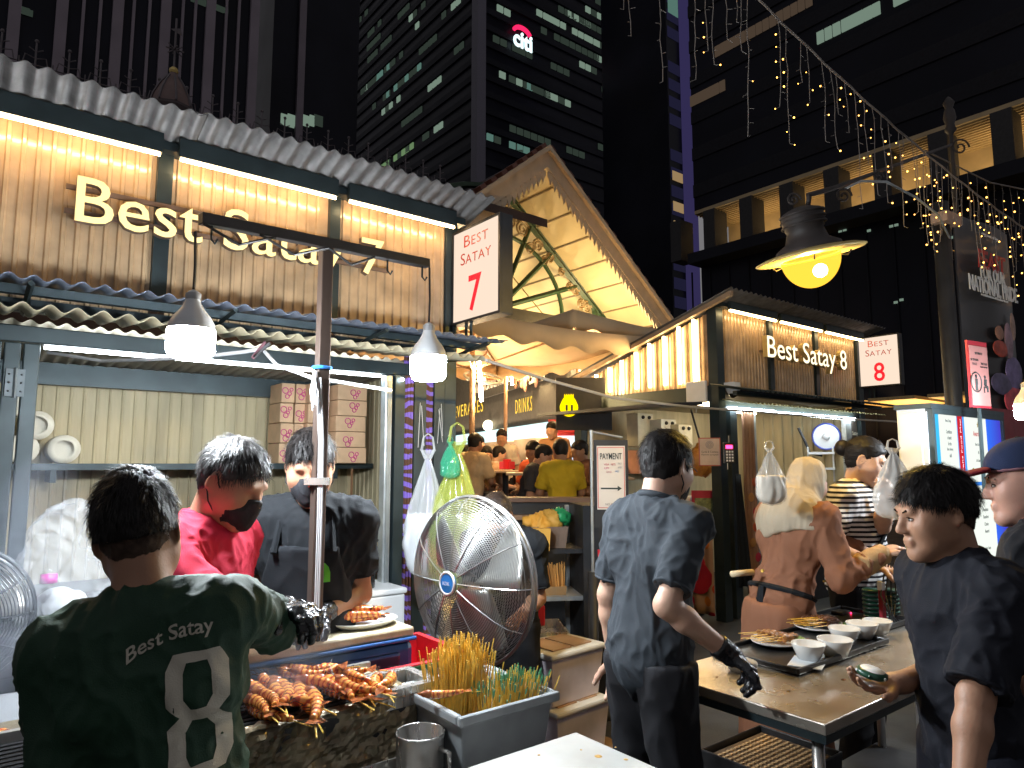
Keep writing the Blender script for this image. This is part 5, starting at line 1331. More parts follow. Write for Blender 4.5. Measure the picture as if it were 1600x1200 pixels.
bag(666, 703, 905, 66, 4.28, film('white_film', (.8,.82,.84), .34, .12), 'white carrier bag of foam packs hanging on the stall 7 jamb', pmat('foam_packs', (.75,.77,.8), .5), 3)
bag(712, 690, 925, 84, 4.22, film('yellow_green_film', (.55,.62,.12), .42, .12), 'yellow-green carrier bag hanging behind the fan grille', film('pale_green_fill', (.55,.70,.40), .9), 8)
bag(703, 690, 748, 30, 4.15, film('green_film', (.05,.45,.25), .5, .12), 'small bright green bag tucked above the yellow-green one', None, 12)
bag(1206, 700, 790, 44, 3.3, film('clear_bag_film', (.75,.74,.70), .25, .1), 'clear knotted bag of milky drink hanging beside stall 8 post', pmat('milky_drink', (.62,.55,.45), .4), 5)
bag(1402, 700, 812, 62, 3.1, film('pale_bag_film', (.78,.76,.72), .5, .12), 'pale carrier bag hanging beside the award display cabinet', None, 15)
# clear bag with pink cap on left counter
lc = thing('side_counter', 'dark steel counter with a pale front panel left of the jersey worker', 'counter', W(90, 720, 2.75)-Vector((0,0,W(90,720,2.75).z)), STREET)
MB().box(-.55, .55, -.18, .42, .86, .92).build('top', m_dark, lc, bev=.01); MB().box(-.5, .5, -.12, .38, .0, .859).build('cabinet', m_frame, lc)
MB().box(-.16, .42, -.135, -.122, .30, .80).build('front_panel', pmat('pale_panel', (.55,.58,.62), .4, var=.1), lc)
MB().box(-.30, .28, -.10, .22, .921, .99).build('black_case', m_dark, lc, bev=.01)
zt = .99; p0 = lc.location + U*.06 - N*.06
cb = thing('clear_plastic_bag', 'crumpled clear plastic bag with a pink cap inside on the left counter', 'bag', (p0.x, p0.y, zt))
S = Sdf(); S.ell((0,0,.13), (.17,.13,.14)); S.cone((-.05,0,.15), (-.04,0,.36), .12, .07, .06); S.cone((-.04,0,.36),(.03,.0,.44), .06, .03, .04); S.cone((.1,0,.06),(.22,-.02,.05), .08, .06, .05); S.clip((0,0,.003),(0,0,-1))
S.mesh('film', m_film, .007, crinkle(.045, 15, 3), cb)
S = Sdf(); S.ell((-.03,.03,.06), (.09,.07,.06)); S.clip((0,0,.003),(0,0,-1)); S.mesh('contents', pmat('white_contents', (.66,.68,.70), .5), .010, crinkle(.02, 14, 4), cb)
MB().lathe([(0,.035),(.028,.033),(.03,0),(0,0)], 14, (.0,-.10,.17)).build('pink_cap', pmat('pink_cap', (.8,.02,.45), .3), cb, smooth=True)

# ---------------------------------------------------------------- the pedestal fans
def fan(loc, nrm, Rf, label, hubcol, rings=34, wc=(.36,.36,.36), wm=.85):
    t = thing('pedestal_fan', label, 'fan', (loc.x, loc.y, 0), 0)
    n = Vector(nrm).normalized(); Rm = Matrix.Rotation(math.atan2(n.x, -n.y), 3, 'Z'); c = Vector((0,0,loc.z))     # local -y -> nrm
    m_wire = pmat('fan_wire', wc, .3, metal=wm, var=.1)
    def place(b):
        b.v = [tuple(c + Rm @ Vector(v)) for v in b.v]; return b
    dome = lambda r: -.115*math.sqrt(max(0, 1-(r/Rf)**2)) - .012
    front = MB(); back = MB()
    for k in range(rings):
        r = Rf*(.16 + .84*k/(rings-1)); front.ring((0,dome(r),0), r, .0019, 56, 4, (0,1,0)); back.ring((0,-dome(r)*.9,0), r, .0019, 48, 3, (0,1,0))
    tag(place(front).build('front_grille', m_wire, t), kind='stuff'); tag(place(back).build('rear_grille', m_wire, t), kind='stuff')
    for k in range(12):
        q_ = 2*math.pi*k/12
        place(MB().tube([(r*math.cos(q_), dome(r)-.003, r*math.sin(q_)) for r in [Rf*x for x in (.14,.35,.55,.75,.9,1.0)]], .0028, 4)).build('grille_spoke', m_wire, t)
    place(MB().ring((0,-.004,0), Rf*1.005, .0075, 64, 6, (0,1,0))).build('rim', m_wire, t, smooth=True)
    place(MB().lathe([(0,-.0),(Rf*.105,.0),(Rf*.12,.006),(Rf*.12,.016)], 28, (0,-.146,0), Matrix.Rotation(R(90),4,'X').to_3x3().to_4x4() @ Matrix.Scale(-1,4,(0,0,1)))).build('badge', pmat('fan_badge', hubcol, .3), t)
    place(MB().ring((0,-.142,0), Rf*.125, .006, 32, 6, (0,1,0))).build('badge_rim', m_white_pl, t, smooth=True)
    vs, fs = text_geo('KDK', .1, .0004, .01); vs = fit(vs, Rf*.12); lg = MB(); lg.add([FRONT @ v + Vector((0,-.1485,0)) for v in vs], fs); place(lg).build('badge_mark', m_white_pl, t)
    for k in range(3):
        q_ = 2*math.pi*k/3 + .5; bl = MB()
        def fn(u, v):
            r = Rf*(.14+.74*u); a = q_ + (v-.5)*(1.25-.25*u); return (r*math.cos(a), .02 + (v-.5)*.11, r*math.sin(a))
        bl.grid(fn, 8, 6); place(bl).build('blade', pmat('fan_blade', (.42,.42,.40), .3, metal=.7), t, smooth=True, solid=.003)
    place(MB().lathe([(0,0),(.075,.0),(.085,.03),(.085,.16),(.06,.2),(0,.21)], 20, (0,.10,0), Matrix.Rotation(R(-90),4,'X'))).build('motor', m_dark, t, smooth=True)
    p = Rm @ Vector((0,.17,0)); MB().tube([(p.x,p.y,.02),(p.x,p.y,loc.z-.02)], .022, 10).build('stem', m_dark, t, smooth=True)
    MB().lathe([(0,.03),(.22,.02),(.25,.0),(0,0)][::-1], 28, (p.x,p.y,0)).build('base', m_dark, t)
    return t
fan(W(738, 905, 3.0), (-.68,-.73,0), .345, 'large steel pedestal fan with a blue badge beside the skewers', (.02,.20,.62))
fan(W(-78, 965, 2.35), (.5,-.86,0), .23, 'dark fan grille cut off at the left edge', (.02,.03,.04), 22, (.03,.035,.04), .3)

# ---------------------------------------------------------------- grill, cooler, basin, foreground counter
gO = WZ(650, 1083, .93)                                       # right front corner of the grill
gr = thing('charcoal_grill', 'foil-wrapped charcoal grill with a black grate, in front of the cooler', 'grill', (gO.x, gO.y, 0), STREET)
m_foil = pmat('stained_foil', (.40,.33,.22), .22, metal=.85, var=.5, scale=7, col2=(.52,.48,.40), bump=.35, bscale=30)
m_foil2 = pmat('burnt_foil', (.27,.22,.15), .3, metal=.45, var=.7, scale=6, col2=(.55,.46,.30), bump=.35, bscale=35)
LG, DG, HG = 1.15, .30, .19
def crumple(fn, nu, nv, amp, nm, seed):
    b = MB()
    def g_(u, v):
        p, n_ = fn(u, v); q_ = p*16 + Vector((seed,0,0)); d = mnoise.noise(q_)*.6 + abs(mnoise.noise(q_*2.3))*.7 + mnoise.noise(q_*5)*.25
        e = min(u, 1-u, v, 1-v); return p + n_*(amp*d*min(1, e*12+.25))
    b.grid(g_, nu, nv); return b.build(nm, [m_foil2], gr)
crumple(lambda u, v: (Vector((-LG+LG*u, -.02*(1-v), .93-HG*1.15+HG*1.15*v)), Vector((0,-1,.1))), 90, 22, .034, 'foil_front', 1)
crumple(lambda u, v: (Vector((.004, DG*u, .93-HG*1.15+HG*1.15*v)), Vector((1,0,.1))), 34, 22, .030, 'foil_side', 7)
crumple(lambda u, v: (Vector((-LG+LG*u, -.012+.05*v, .932)), Vector((0,0,1))), 90, 8, .016, 'foil_rim', 13)
crumple(lambda u, v: (Vector((-.06+.07*u, DG*v, .933)), Vector((0,0,1))), 12, 30, .014, 'foil_end_rim', 17)
MB().box(-LG, 0, .0, DG, .60, .915).build('trough', m_dark, gr)
gm = MB().tube([(0,0,0),(LG-.05,0,0)], .004, 5).mesh('grate_bar', m_dark)
for k in range(9): link('grate_bar', gm, gr, (-LG+.02, .045+k*.028, .935))
MB().box(-LG+.02, -.06, .03, DG-.02, .916, .922).build('embers', pmat('charcoal', (.02,.018,.017), .9, var=.8, scale=40, bump=.8), gr)
MB().box(-LG, 0, DG, DG+.02, .70, .955).build('back_plate', m_steel, gr)
for x in (-LG+.06, -.06):
    for y in (.04, DG-.03): MB().box(x-.02, x+.02, y-.02, y+.02, 0, .60).build('leg', m_frame, gr)
# prawns
def prawn_mat():
    m = pmat('grilled_prawn', (.60,.13,.025), .22, var=.3, scale=60, bump=.25, bscale=140, coat=.6); nt = m.node_tree; L = nt.links; b = nt.nodes['Principled BSDF']
    tc = nt.nodes.new('ShaderNodeTexCoord'); wv = nt.nodes.new('ShaderNodeTexWave'); wv.inputs['Scale'].default_value = 14; wv.inputs['Distortion'].default_value = 4.5; wv.inputs['Detail'].default_value = 2; wv.inputs['Detail Scale'].default_value = 3
    L.new(tc.outputs['Object'], wv.inputs['Vector'])
    rp = nt.nodes.new('ShaderNodeValToRGB'); el = rp.color_ramp.elements; el[0].color = (.52,.07,.022,1); el[0].position = .08; el[1].color = (.90,.40,.08,1); el[1].position = .75; e3 = el.new(.35); e3.color = (.78,.22,.04,1)
    L.new(wv.outputs['Fac'], rp.inputs[0])
    nz = nt.nodes.new('ShaderNodeTexNoise'); nz.inputs['Scale'].default_value = 55; nz.inputs['Detail'].default_value = 4; L.new(tc.outputs['Object'], nz.inputs['Vector'])
    cr = nt.nodes.new('ShaderNodeValToRGB'); cr.color_ramp.elements[0].position = .60; cr.color_ramp.elements[1].position = .70; L.new(nz.outputs['Fac'], cr.inputs[0])
    mx = nt.nodes.new('ShaderNodeMixRGB'); mx.inputs[2].default_value = (.06,.022,.012,1); L.new(cr.outputs[0], mx.inputs[0]); L.new(rp.outputs[0], mx.inputs[1]); L.new(mx.outputs[0], b.inputs['Base Color']); return m
m_prawn = prawn_mat()
m_prawn_h = pmat('prawn_head', (.42,.075,.025), .25, var=.6, scale=45, col2=(.60,.20,.06), coat=.4); m_char = pmat('prawn_char', (.05,.02,.012), .5, var=.5)
def prawn_meshes(bend, seed):
    rg = random.Random(seed); b = MB(); pts = []; rs = []
    for i in range(43):
        s_ = i/42; x = -.075+.15*s_; y = bend*(s_-.3)**2
        seg = .0019*(((s_*7.0)%1.0)-.5)*(1-.5*s_)
        pts.append((x, y, 0)); rs.append((.0185*(1-.58*s_**1.6) + seg)*(.72 if i == 0 else 1))
    b.tube(pts, rs, 10); b.v = [(x, y, z*1.05) for x, y, z in b.v]; body = b.mesh('shell', m_prawn, True)
    h_ = MB(); h_.tube([(-.072,bend*.13,0),(-.09,bend*.15,.001),(-.115,bend*.2,.002),(-.14,bend*.25,.004)], [.0175,.019,.012,.002], 10); head = h_.mesh('head', m_prawn_h, True)
    f_ = MB()
    for k in range(5):
        a = R(-30+15*k); yb = bend*.49
        f_.add([(.073,yb-.004,0),(.073,yb+.004,0),(.105*math.cos(a*.6)+.008,yb+.033*math.sin(a)+.005,.003),(.105*math.cos(a*.6)+.008,yb+.033*math.sin(a)-.005,.003)], [(0,1,2,3)])
    tail = f_.mesh('tail_fan', m_prawn_h)
    l_ = MB()
    for k in range(9):
        x = -.10+.017*k; yy = bend*((x+.075)/.15-.3)**2
        l_.tube([(x,yy-.012,0),(x+.006,yy-.026-rg.random()*.008,.002),(x+.014,yy-.034-rg.random()*.008,-.004)], .0011, 3)
    for k in range(4): l_.tube([(-.13,bend*.22,.002),(-.17,bend*.25+rg.uniform(-.03,.03),.015),(-.20-rg.random()*.03,bend*.25+rg.uniform(-.06,.06),.004)], .0007, 3)
    legs = l_.mesh('feelers', m_char)
    st = MB().tube([(-.05,bend*.05,0),(.06,bend*.35,-.002),(.165,bend*.55,-.006)], .0018, 5).mesh('skewer', m_bamboo)
    return body, head, tail, legs, st
pvar = [prawn_meshes(b, i) for i, b in enumerate((.05,-.04,.09,-.075))]
ordn = ['first','second','third','fourth','fifth','sixth','seventh','eighth','ninth','tenth','eleventh','twelfth']
def plab(i):
    return f'{ordn[i]} charred prawn from the left in the front row on the grill' if i < 12 else f'{ordn[i-12]} charred prawn, counted from the left, in the heap at the back of the grill'
plist = [((60,890),(400,1000),.0),((50,690),(300,880),.012),((190,700),(500,930),.015),((300,670),(470,880),.018),((430,690),(545,960),.012),((560,720),(690,1060),.010),((640,690),(1010,840),.012),((650,640),(1060,790),.022),
         ((780,660),(1090,800),.030),((930,640),(1100,790),.018),((1080,630),(1105,790),.022),((1270,610),(1120,760),.018),((310,590),(600,690),.02),((330,560),(690,575),.012),((450,610),(800,620),.028),
         ((600,550),(1000,560),.012),((700,590),(1060,610),.022),((500,640),(900,720),.03),((120,640),(360,740),.02),((150,760),(380,860),.03),((850,600),(1100,690),.035),((60,800),(280,930),.02)]
for i, ((hx,hy_),(tx,ty),dz) in enumerate(plist):
    z = .953 + dz; a = WZ(380+hx/5.333, 940+hy_/5.333, z); b = WZ(380+tx/5.333, 940+ty/5.333, z-.004)
    d = b-a; L_ = max(.7, min(1.25, d.length/.20)); c = (a+b)/2
    t = thing('grilled_prawn', plab(i), 'prawn', c, math.atan2(d.y, d.x), 'prawns on the grill')
    t.rotation_euler = (random.uniform(-.5,.5), 0, math.atan2(d.y, d.x)); t.scale = (L_, max(.95, L_), max(.95, L_))
    for nm, me in zip(('shell','head','tail_fan','feelers','skewer'), pvar[i % 4]):
        o = link(nm, me, t)
        if nm == 'feelers': tag(o, kind='stuff')
pr2 = thing('grilled_prawn', 'lone charred prawn lying on the basin edge right of the grill', 'prawn', WZ(700, 1084, .965), R(10)); 
for nm, me in zip(('shell','head','tail_fan','skewer'), (pvar[0][0], pvar[0][1], pvar[0][2], pvar[0][4])): link(nm, me, pr2)
pr2.scale = (.62,.62,.62)
# embers and prawns of a second grill glimpsed bottom left
g2 = thing('second_grill', 'second grill with orange prawns just visible at the bottom left corner', 'grill', WZ(5, 1165, .9)-Vector((0,0,.9)), STREET)
MB().box(-.4, .06, -.1, .2, .3, .9).build('trough', m_foil2, g2)
for k in range(3):
    o = link('prawn', pvar[k][0], g2, (-.02-.05*k, .0+.05*k, .925), (0,0,R(-20+20*k)))
    link('prawn_head', pvar[k][1], o)
# cooler with cutting board
co = WZ(648, 980, 1.03); cl = thing('cooler_box', 'blue cooler box behind the grill with a worn lid', 'cooler', (co.x, co.y, 0), STREET)
S = MB(); S.box(-.78, 0, .0, .40, .55, .985); S.build('body', m_blue, cl, bev=.025)
MB().box(-.30, -.06, -.012, .02, .85, .955).build('grip_recess', pmat('cooler_blue_dark', (.008,.02,.07), .4), cl, bev=.01)
MB().box(-.79, .008, -.008, .408, .986, 1.0).build('rim', m_blue, cl, bev=.006)
MB().box(-.70, -.06, .05, .36, .0, .549).build('plinth', m_dark, cl)
bd = thing('cutting_board', 'worn yellowish cutting board lying on the blue cooler', 'cutting board', (co.x, co.y, 1.001), STREET)
MB().box(-.60, .0, .0, .40, 0, .032).build('board', pmat('worn_board', (.52,.44,.24), .55, var=.25, scale=9, col2=(.62,.58,.44), bump=.2), bd, bev=.008)
pp = WZ(568, 977, 1.035); pl = thing('prawn_plate', 'oval white plate on the cutting board, heaped with cooked prawns', 'plate', pp, STREET)
MB().lathe([(0,.004),(.075,.004),(.10,.018),(.104,.022),(.102,.016),(.078,0),(0,0)][::-1], 28, M=Matrix.Diagonal((1.25,.85,1,1))).build('plate', m_wht_cer, pl, smooth=True)
for k in range(6):
    t = thing('cooked_prawn', 'orange cooked prawn piled on the oval plate by the gloved hand', 'prawn', pp + Vector((random.uniform(-.02,.02), random.uniform(-.02,.02)+.012*(k%3), .028+.014*(k//2))), R(15+random.uniform(-12,12)), 'prawns on the plate')
    for nm, me in zip(('shell','head','tail_fan'), pvar[k % 4][:3]): link(nm, me, t)
    t.scale = (.85,.9,.9)
# steel insert pan between grill and basin
ip = WZ(688, 1062, .955); pn = thing('steel_frame_pan', 'square steel frame pan between the grill and the grey basin', 'pan', (ip.x, ip.y, 0), STREET)
fr_ = MB(); fr_.box(-.22,0,0,.03,.90,.955).box(-.22,0,.16,.19,.90,.955).box(-.22,-.19,.03,.16,.90,.955).box(-.03,0,.03,.16,.90,.955); fr_.build('frame', m_steel, pn)
MB().box(-.19,-.03,.03,.16,.86,.875).build('pan_bottom', m_dark, pn); MB().box(-.2,-.02,.01,.18,.4,.859).build('support', m_dark, pn)
# red crate with green label
rc = WZ(742, 1020, .93); rd = thing('red_crate', 'red plastic crate with a green and white lettered band behind the basin', 'crate', (rc.x, rc.y, 0), STREET)
w_, d_ = .44, .40
cr = MB(); cr.box(-w_,0,0,.025,.60,.93).box(-w_,0,d_-.025,d_,.60,.93).box(-w_,-w_+.025,.025,d_-.025,.60,.93).box(-.025,0,.025,d_-.025,.60,.93); cr.build('crate_wall', m_redpl, rd)
MB().box(-w_+.026,-.026,.026,d_-.026,.60,.82).build('crate_fill', m_redpl, rd); MB().box(-w_+.03,-.03,.03,d_-.03,.1,.599).build('stand', m_dark, rd)
m_lab = pmat('green_label', (.03,.22,.11), .5); lb = MB().box(-w_+.02,-.02,-.004,-.001,.865,.925).build('label_band', m_lab, rd)
text('label_lettering', 'PLACI', m_white_pl, lb, (-w_/2,-.006,.895), width=.30, height=.04, ext=.0006, bold=.02)
MB().box(-w_+.02,-.02,-.004,-.001,.66,.80).build('label_panel', pmat('dark_green_label', (.012,.05,.03), .4), rd)
# grey basin of skewers
bO = WZ(722, 1120, .93); bs = thing('grey_basin', 'grey plastic basin full of raw satay skewers beside the grill', 'basin', (bO.x, bO.y, 0), STREET)
aR = at_local(bs, WZ(868, 1083, .93)).x; dB = .34; m_grey = pmat('grey_plastic', (.30,.32,.33), .4, var=.12, scale=10)
t_ = .012; zb0 = .72
def tub(m, x0, x1, y0, y1, z0, z1, tp, th):
    o = [(x0,y0),(x1,y0),(x1,y1),(x0,y1)]; cx, cy_ = (x0+x1)/2, (y0+y1)/2
    sc_ = lambda p, k: (cx+(p[0]-cx)*k, cy_+(p[1]-cy_)*k)
    ring = [[(*sc_(p, tp), z0) for p in o], [(*p, z1) for p in o], [(*sc_(p, 1-2*th/(x1-x0)), z1) for p in o], [(*sc_(p, tp*(1-2*th/(x1-x0))), z0+th) for p in o]]
    vs = [v for r_ in ring for v in r_]; fs = [(3,2,1,0),(12,13,14,15)]
    for r_ in range(3):
        for k in range(4): fs.append((r_*4+k, r_*4+(k+1)%4, (r_+1)*4+(k+1)%4, (r_+1)*4+k))
    return m.add(vs, fs)
tub(MB(), 0, aR, 0, dB, zb0, .925, .86, t_).build('tub', m_grey, bs, bev=.006)
rm = MB(); e = .016
rm.box(-e,aR+e,-e,.004,.905,.933).box(-e,aR+e,dB-.004,dB+e,.905,.933).box(-e,.004,.004,dB-.004,.905,.933).box(aR-.004,aR+e,.004,dB-.004,.905,.933); rm.build('rim', m_grey, bs, bev=.006)
for k in range(8):
    x = .06+(aR-.14)*k/7
    MB().ball((x, .10+.03*(k%3), .80+.02*(k%2)), (.045,.04,.035), 10, 7).build('raw_meat', m_satay2, bs, smooth=True)
def skewers(nm, label, cx, cy_, n, zt, sx, sy, green, lean):
    t = thing(nm, label, 'skewers', bs.location + U*cx - N*cy_, STREET); t.location.z = .75
    rg = random.Random(n); b = MB(); tip = MB(); cap_ = MB()
    for k in range(n):
        u = rg.gauss(0,1); v = rg.gauss(0,1); u = max(-1.7,min(1.7,u)); v = max(-1.7,min(1.7,v)); px_, py_ = u*sx*.42, v*sy*.42; h_ = zt*(1-.10*min(4,(u*u+v*v))*.4)*rg.uniform(.90,1.05)
        a = Vector((px_*.75, py_*.75, 0)); bb = Vector((px_*1.15+lean[0]+rg.gauss(0,.016), py_*.95+lean[1]+rg.gauss(0,.014), h_))
        b.tube([a, bb], .0019, 4)
        if green and rg.random() < .75: cap_.tube([bb-(bb-a).normalized()*.02, bb+(bb-a).normalized()*.001], .0022, 4)
        if k % 3 == 0: tip.ball((a.x, a.y, rg.uniform(.0,.06)), (.014,.014,.03), 6, 5)
    tag(b.build('bamboo_sticks', m_bamboo, t), kind='stuff'); tag(tip.build('meat_pieces', m_satay, t), kind='stuff')
    if green: tag(cap_.build('green_tips', pmat('green_tip', (.08,.30,.16), .5), t), kind='stuff')
cxa = at_local(bs, WZ(755, 1085, .93)); cxb = at_local(bs, WZ(800, 1092, .93))
skewers('skewer_bundle', 'tall sheaf of bamboo satay skewers standing in the grey basin', aR*.40, dB*.62, 260, .33, .12, .10, False, (.01,.0))
skewers('skewer_bundle', 'shorter green-tipped sheaf of satay skewers at the basin front', aR*.66, dB*.26, 240, .245, .13, .08, True, (.03,-.01))
# steel mug, trays, counter they stand on
ct = thing('steel_counter', 'low steel prep counter under the mug, basin and trays', 'counter', (bO.x, bO.y, 0), STREET)
MB().box(-.75, aR+.02, -.42, dB+.04, .66, .70).build('top', m_steel, ct); 
for x in (-.7, aR-.03):
    for y in (-.38, dB): MB().box(x, x+.04, y, y+.04, 0, .66).build('leg', m_frame, ct)
mg = WZ(657, 1142, .875); mt = thing('steel_mug', 'empty stainless steel mug with a strap handle below the basin', 'mug', (mg.x, mg.y, .701), R(-30)); rM = 36/1087*mg.y
MB().lathe([(0,.004),(rM*.97,.004),(rM*.97,.172),(rM,.174),(rM*1.03,.170),(rM*1.0,.160),(rM*1.0,0),(0,0)][::-1], 32).build('cup', m_steel, mt, smooth=True)
MB().tube([(rM*.98,0,.14),(rM*1.45,0,.135),(rM*1.5,0,.07),(rM*1.0,0,.03)], .007, 6).build('handle', m_steel, mt, smooth=True)
tp_ = WZ(640, 1178, .80); t = thing('steel_tray', 'shallow stainless tray along the bottom edge in front of the mug', 'tray', (tp_.x, tp_.y, .702), STREET)
tub(MB(), -.42, .0, -.16, .0, 0, .10, .93, .006).build('pan', m_steel, t, bev=.004)
for k in range(3):
    tag(MB().tube([WZ(690+k*4,1150+k*6,.75), WZ(715+k*3,1178,.74), WZ(740+k*4,1198,.745)], .004, 5).build('extension_lead', m_bcable), ['thin black cord lying beside the mug, nearest the basin','thin black cord between two others beside the mug','thin black cord beside the mug, nearest the marble counter'][k], 'cord')
# marble counter, bottom middle
mc = WZ(900, 1143, .88)
def marble():
    return pmat('white_marble', (.44,.44,.41), .25, var=.12, scale=3.5, col2=(.56,.56,.54), bump=.02)
mb_ = thing('marble_counter', 'white stained marble counter at the bottom edge, nearest the viewer', 'counter', (mc.x, mc.y, 0), STREET)
MB().box(-.9, .0, -.9, .0, .84, .88).build('top', marble(), mb_, bev=.005); MB().box(-.8, -.06, -.85, -.06, 0, .839).build('cabinet', m_dark, mb_)
m_stain = pmat('food_stain', (.42,.24,.05), .5, var=.4, scale=60)
for px, py, r_ in ((935,1182,.010),(978,1187,.006),(908,1172,.003),(962,1168,.003),(842,1180,.004)):
    p = at_local(mb_, WZ(px, py, .88)); MB().lathe([(r_*(1+.3*math.sin(3)),0),(r_*.6,.0012),(0,.0015)], 9, (p.x,p.y,.8805)).build('food_crumb', m_stain, mb_)

# ---------------------------------------------------------------- storage boxes behind the basin
m_tub = pmat('translucent_tub', (.84,.76,.82), .3, var=.18, scale=5, alpha=.78); m_lid = pmat('translucent_lid', (.78,.74,.64), .35, var=.1, alpha=.95)
def tote(px, py, z, Y, label, handle=True):
    p = W(px, py, Y); t = thing('storage_box', label, 'storage box', (p.x, p.y, z), STREET+R(4), 'lidded storage boxes')
    tub(MB(), 0, .40, 0, .30, .002, .235, .88, .006).build('tub', m_tub, t, bev=.012)
    tub(MB(), .03, .37, .03, .27, .01, .17, .9, .05).build('contents', pmat('marinating_meat', (.70,.20,.22), .5, var=.6, scale=12, col2=(.85,.70,.70)), t)
    MB().box(-.012, .412, -.012, .312, .236, .268).build('lid', m_lid, t, bev=.012)
    MB().box(.05, .19, .04, .26, .269, .275).build('lid_panel', pmat('lid_print', (.50,.30,.18), .5), t); MB().box(.21, .35, .04, .26, .269, .275).build('lid_panel', pmat('lid_print2', (.52,.33,.2), .5), t)
    if handle: MB().tube([(-.018,.09,.19),(-.035,.09,.235),(-.035,.21,.235),(-.018,.21,.19)], .010, 6).build('handle', m_redpl, t, smooth=True)
    return t
tote(862, 1013, .375, 3.66, 'upper translucent storage box with a red handle, left of the polo wearer')
tote(870, 1013, .10, 3.64, 'lower translucent storage box under the red-handled one', False)
tag(MB().box(-.05,.5,-.05,.4,.004,.098).build('wooden_pallet', pmat('pallet_wood', (.25,.15,.07), .7), None, False, (W(864,1013,3.66).x, 3.66, 0), (0,0,STREET)), 'low wooden board under the storage boxes', 'pallet')
# ================================================================ serving table and what stands on it
TZ = .85
tN = WZ(1290, 1132, TZ)
tb = thing('steel_table', 'stainless steel serving table in front of the headscarf worker', 'table', (tN.x, tN.y, 0), STREET)
tL = at_local(tb, WZ(1037, 1058, TZ)).y + .06; tW = 1.62
def s8l(px, py, z=TZ): return at_local(tb, WZ(px, py, z))
tL2 = tL + .0
MB().box(0, tW, 0, tL2, TZ-.035, TZ).build('top', m_steel_top, tb, bev=.004)
MB().box(.002, tW-.002, .002, tL2-.002, TZ-.06, TZ-.036).build('apron', m_frame, tb)
for x in (.06, tW-.06):
    for y in (.06, tL2-.09): MB().tube([(x,y,0),(x,y,TZ-.06)], .019, 10).build('leg', m_steel, tb, smooth=True)
MB().box(.60, tW-.03, .03, tL2-.05, .22, .245).build('undershelf', m_dark, tb)
# stack of tray racks underneath
cp_ = WZ(1205, 1172, .44); cr2 = thing('tray_crate', 'black crate with a brown woven mat below the steel table', 'crate', (cp_.x, cp_.y, .28), STREET)
MB().box(.12,.48,.14,.44,-.276,-.002).build('lower_crate', m_blk_tray, cr2)
tub(MB(), .08, .52, .10, .48, 0, .16, .95, .01).build('crate', m_blk_tray, cr2, bev=.008); cr2.location -= U*.30 - N*.29
MB().box(.10, .50, .12, .46, .12, .135).build('mat', pmat('mat_brown', (.10,.06,.03), .7), cr2)
mw = pmat('mat_weave', (.42,.26,.12), .6); mm_ = MB().box(-.009, .009, -.005, .005, 0, .005).mesh('weave_tile', mw)
for i in range(13):
    for j in range(12):
        link('weave_tile', mm_, cr2, (.125+i*.028+(.014 if j%2 else 0), .14+j*.026, .136))
# trays
def tray(px, py, sx, sy, label, z=TZ, rz=0):
    p = WZ(px, py, z); t = thing('serving_tray', label, 'tray', (p.x, p.y, z+.001), STREET+rz, 'black serving trays')
    b = MB(); b.box(-sx/2, sx/2, -sy/2, sy/2, 0, .008); b.build('base', m_blk_tray, t, bev=.003)
    r_ = MB(); e = .012
    for (x0,x1,y0,y1) in ((-sx/2-e,sx/2+e,-sy/2-e,-sy/2+.001),(-sx/2-e,sx/2+e,sy/2-.001,sy/2+e),(-sx/2-e,-sx/2+.001,-sy/2+.001,sy/2-.001),(sx/2-.001,sx/2+e,-sy/2+.001,sy/2-.001)): r_.box(x0,x1,y0,y1,.004,.026)
    r_.build('rim', m_blk_tray, t, bev=.004); return t
tray(1255, 1015, .70, .35, 'black serving tray holding the pale satay, nearest the gloved hand')
tray(1328, 975, .50, .34, 'black serving tray behind, holding the dark satay and bowls')
m_leaf = pmat('cucumber', (.20,.34,.10), .4, var=.4, scale=40)
def satay_plate(px, py, label, mat, n, seed, z=TZ+.012, big=1.0):
    p = WZ(px, py, z); t = thing('satay_plate', label, 'plate', p, STREET)
    MB().lathe([(0,.003),(.07,.003),(.105,.016),(.112,.020),(.108,.013),(.075,0),(0,0)][::-1], 30, M=Matrix.Diagonal((1.1*big,.95*big,1,1))).build('plate', m_wht_cer, t, smooth=True)
    rg = random.Random(seed)
    for k in range(n):
        y0 = -.055+.11*(k % 7)/6; lz = .022+.014*(k//7); a = R(168+rg.uniform(-9,9)); d = Vector((math.cos(a), math.sin(a)*.5, .06))
        c = Vector((.045+rg.uniform(-.012,.012), y0, lz))
        b = MB(); pts = [c+d*(.013*i) for i in range(8)]; rs = [.0085*(1+.3*math.sin(i*2.4+k)) for i in range(8)]
        o = b.tube(pts, rs, 7).build('satay_stick', mat, t, smooth=True)
        MB().tube([c+d*.09, c+d*.20], .0016, 4).build('stick', m_bamboo, o)
    for k in range(6):
        MB().ball((.05+rg.uniform(-.02,.04), -.06+rg.uniform(-.02,.03), .022), (.014,.012,.008), 7, 5).build('cucumber', m_leaf, t, smooth=True)
    return t
satay_plate(1216, 1006, 'white plate of golden satay sticks on the front tray', m_satay, 14, 1)
satay_plate(1282, 982, 'white plate of dark glazed satay sticks on the rear tray', m_satay2, 18, 2, big=1.05)
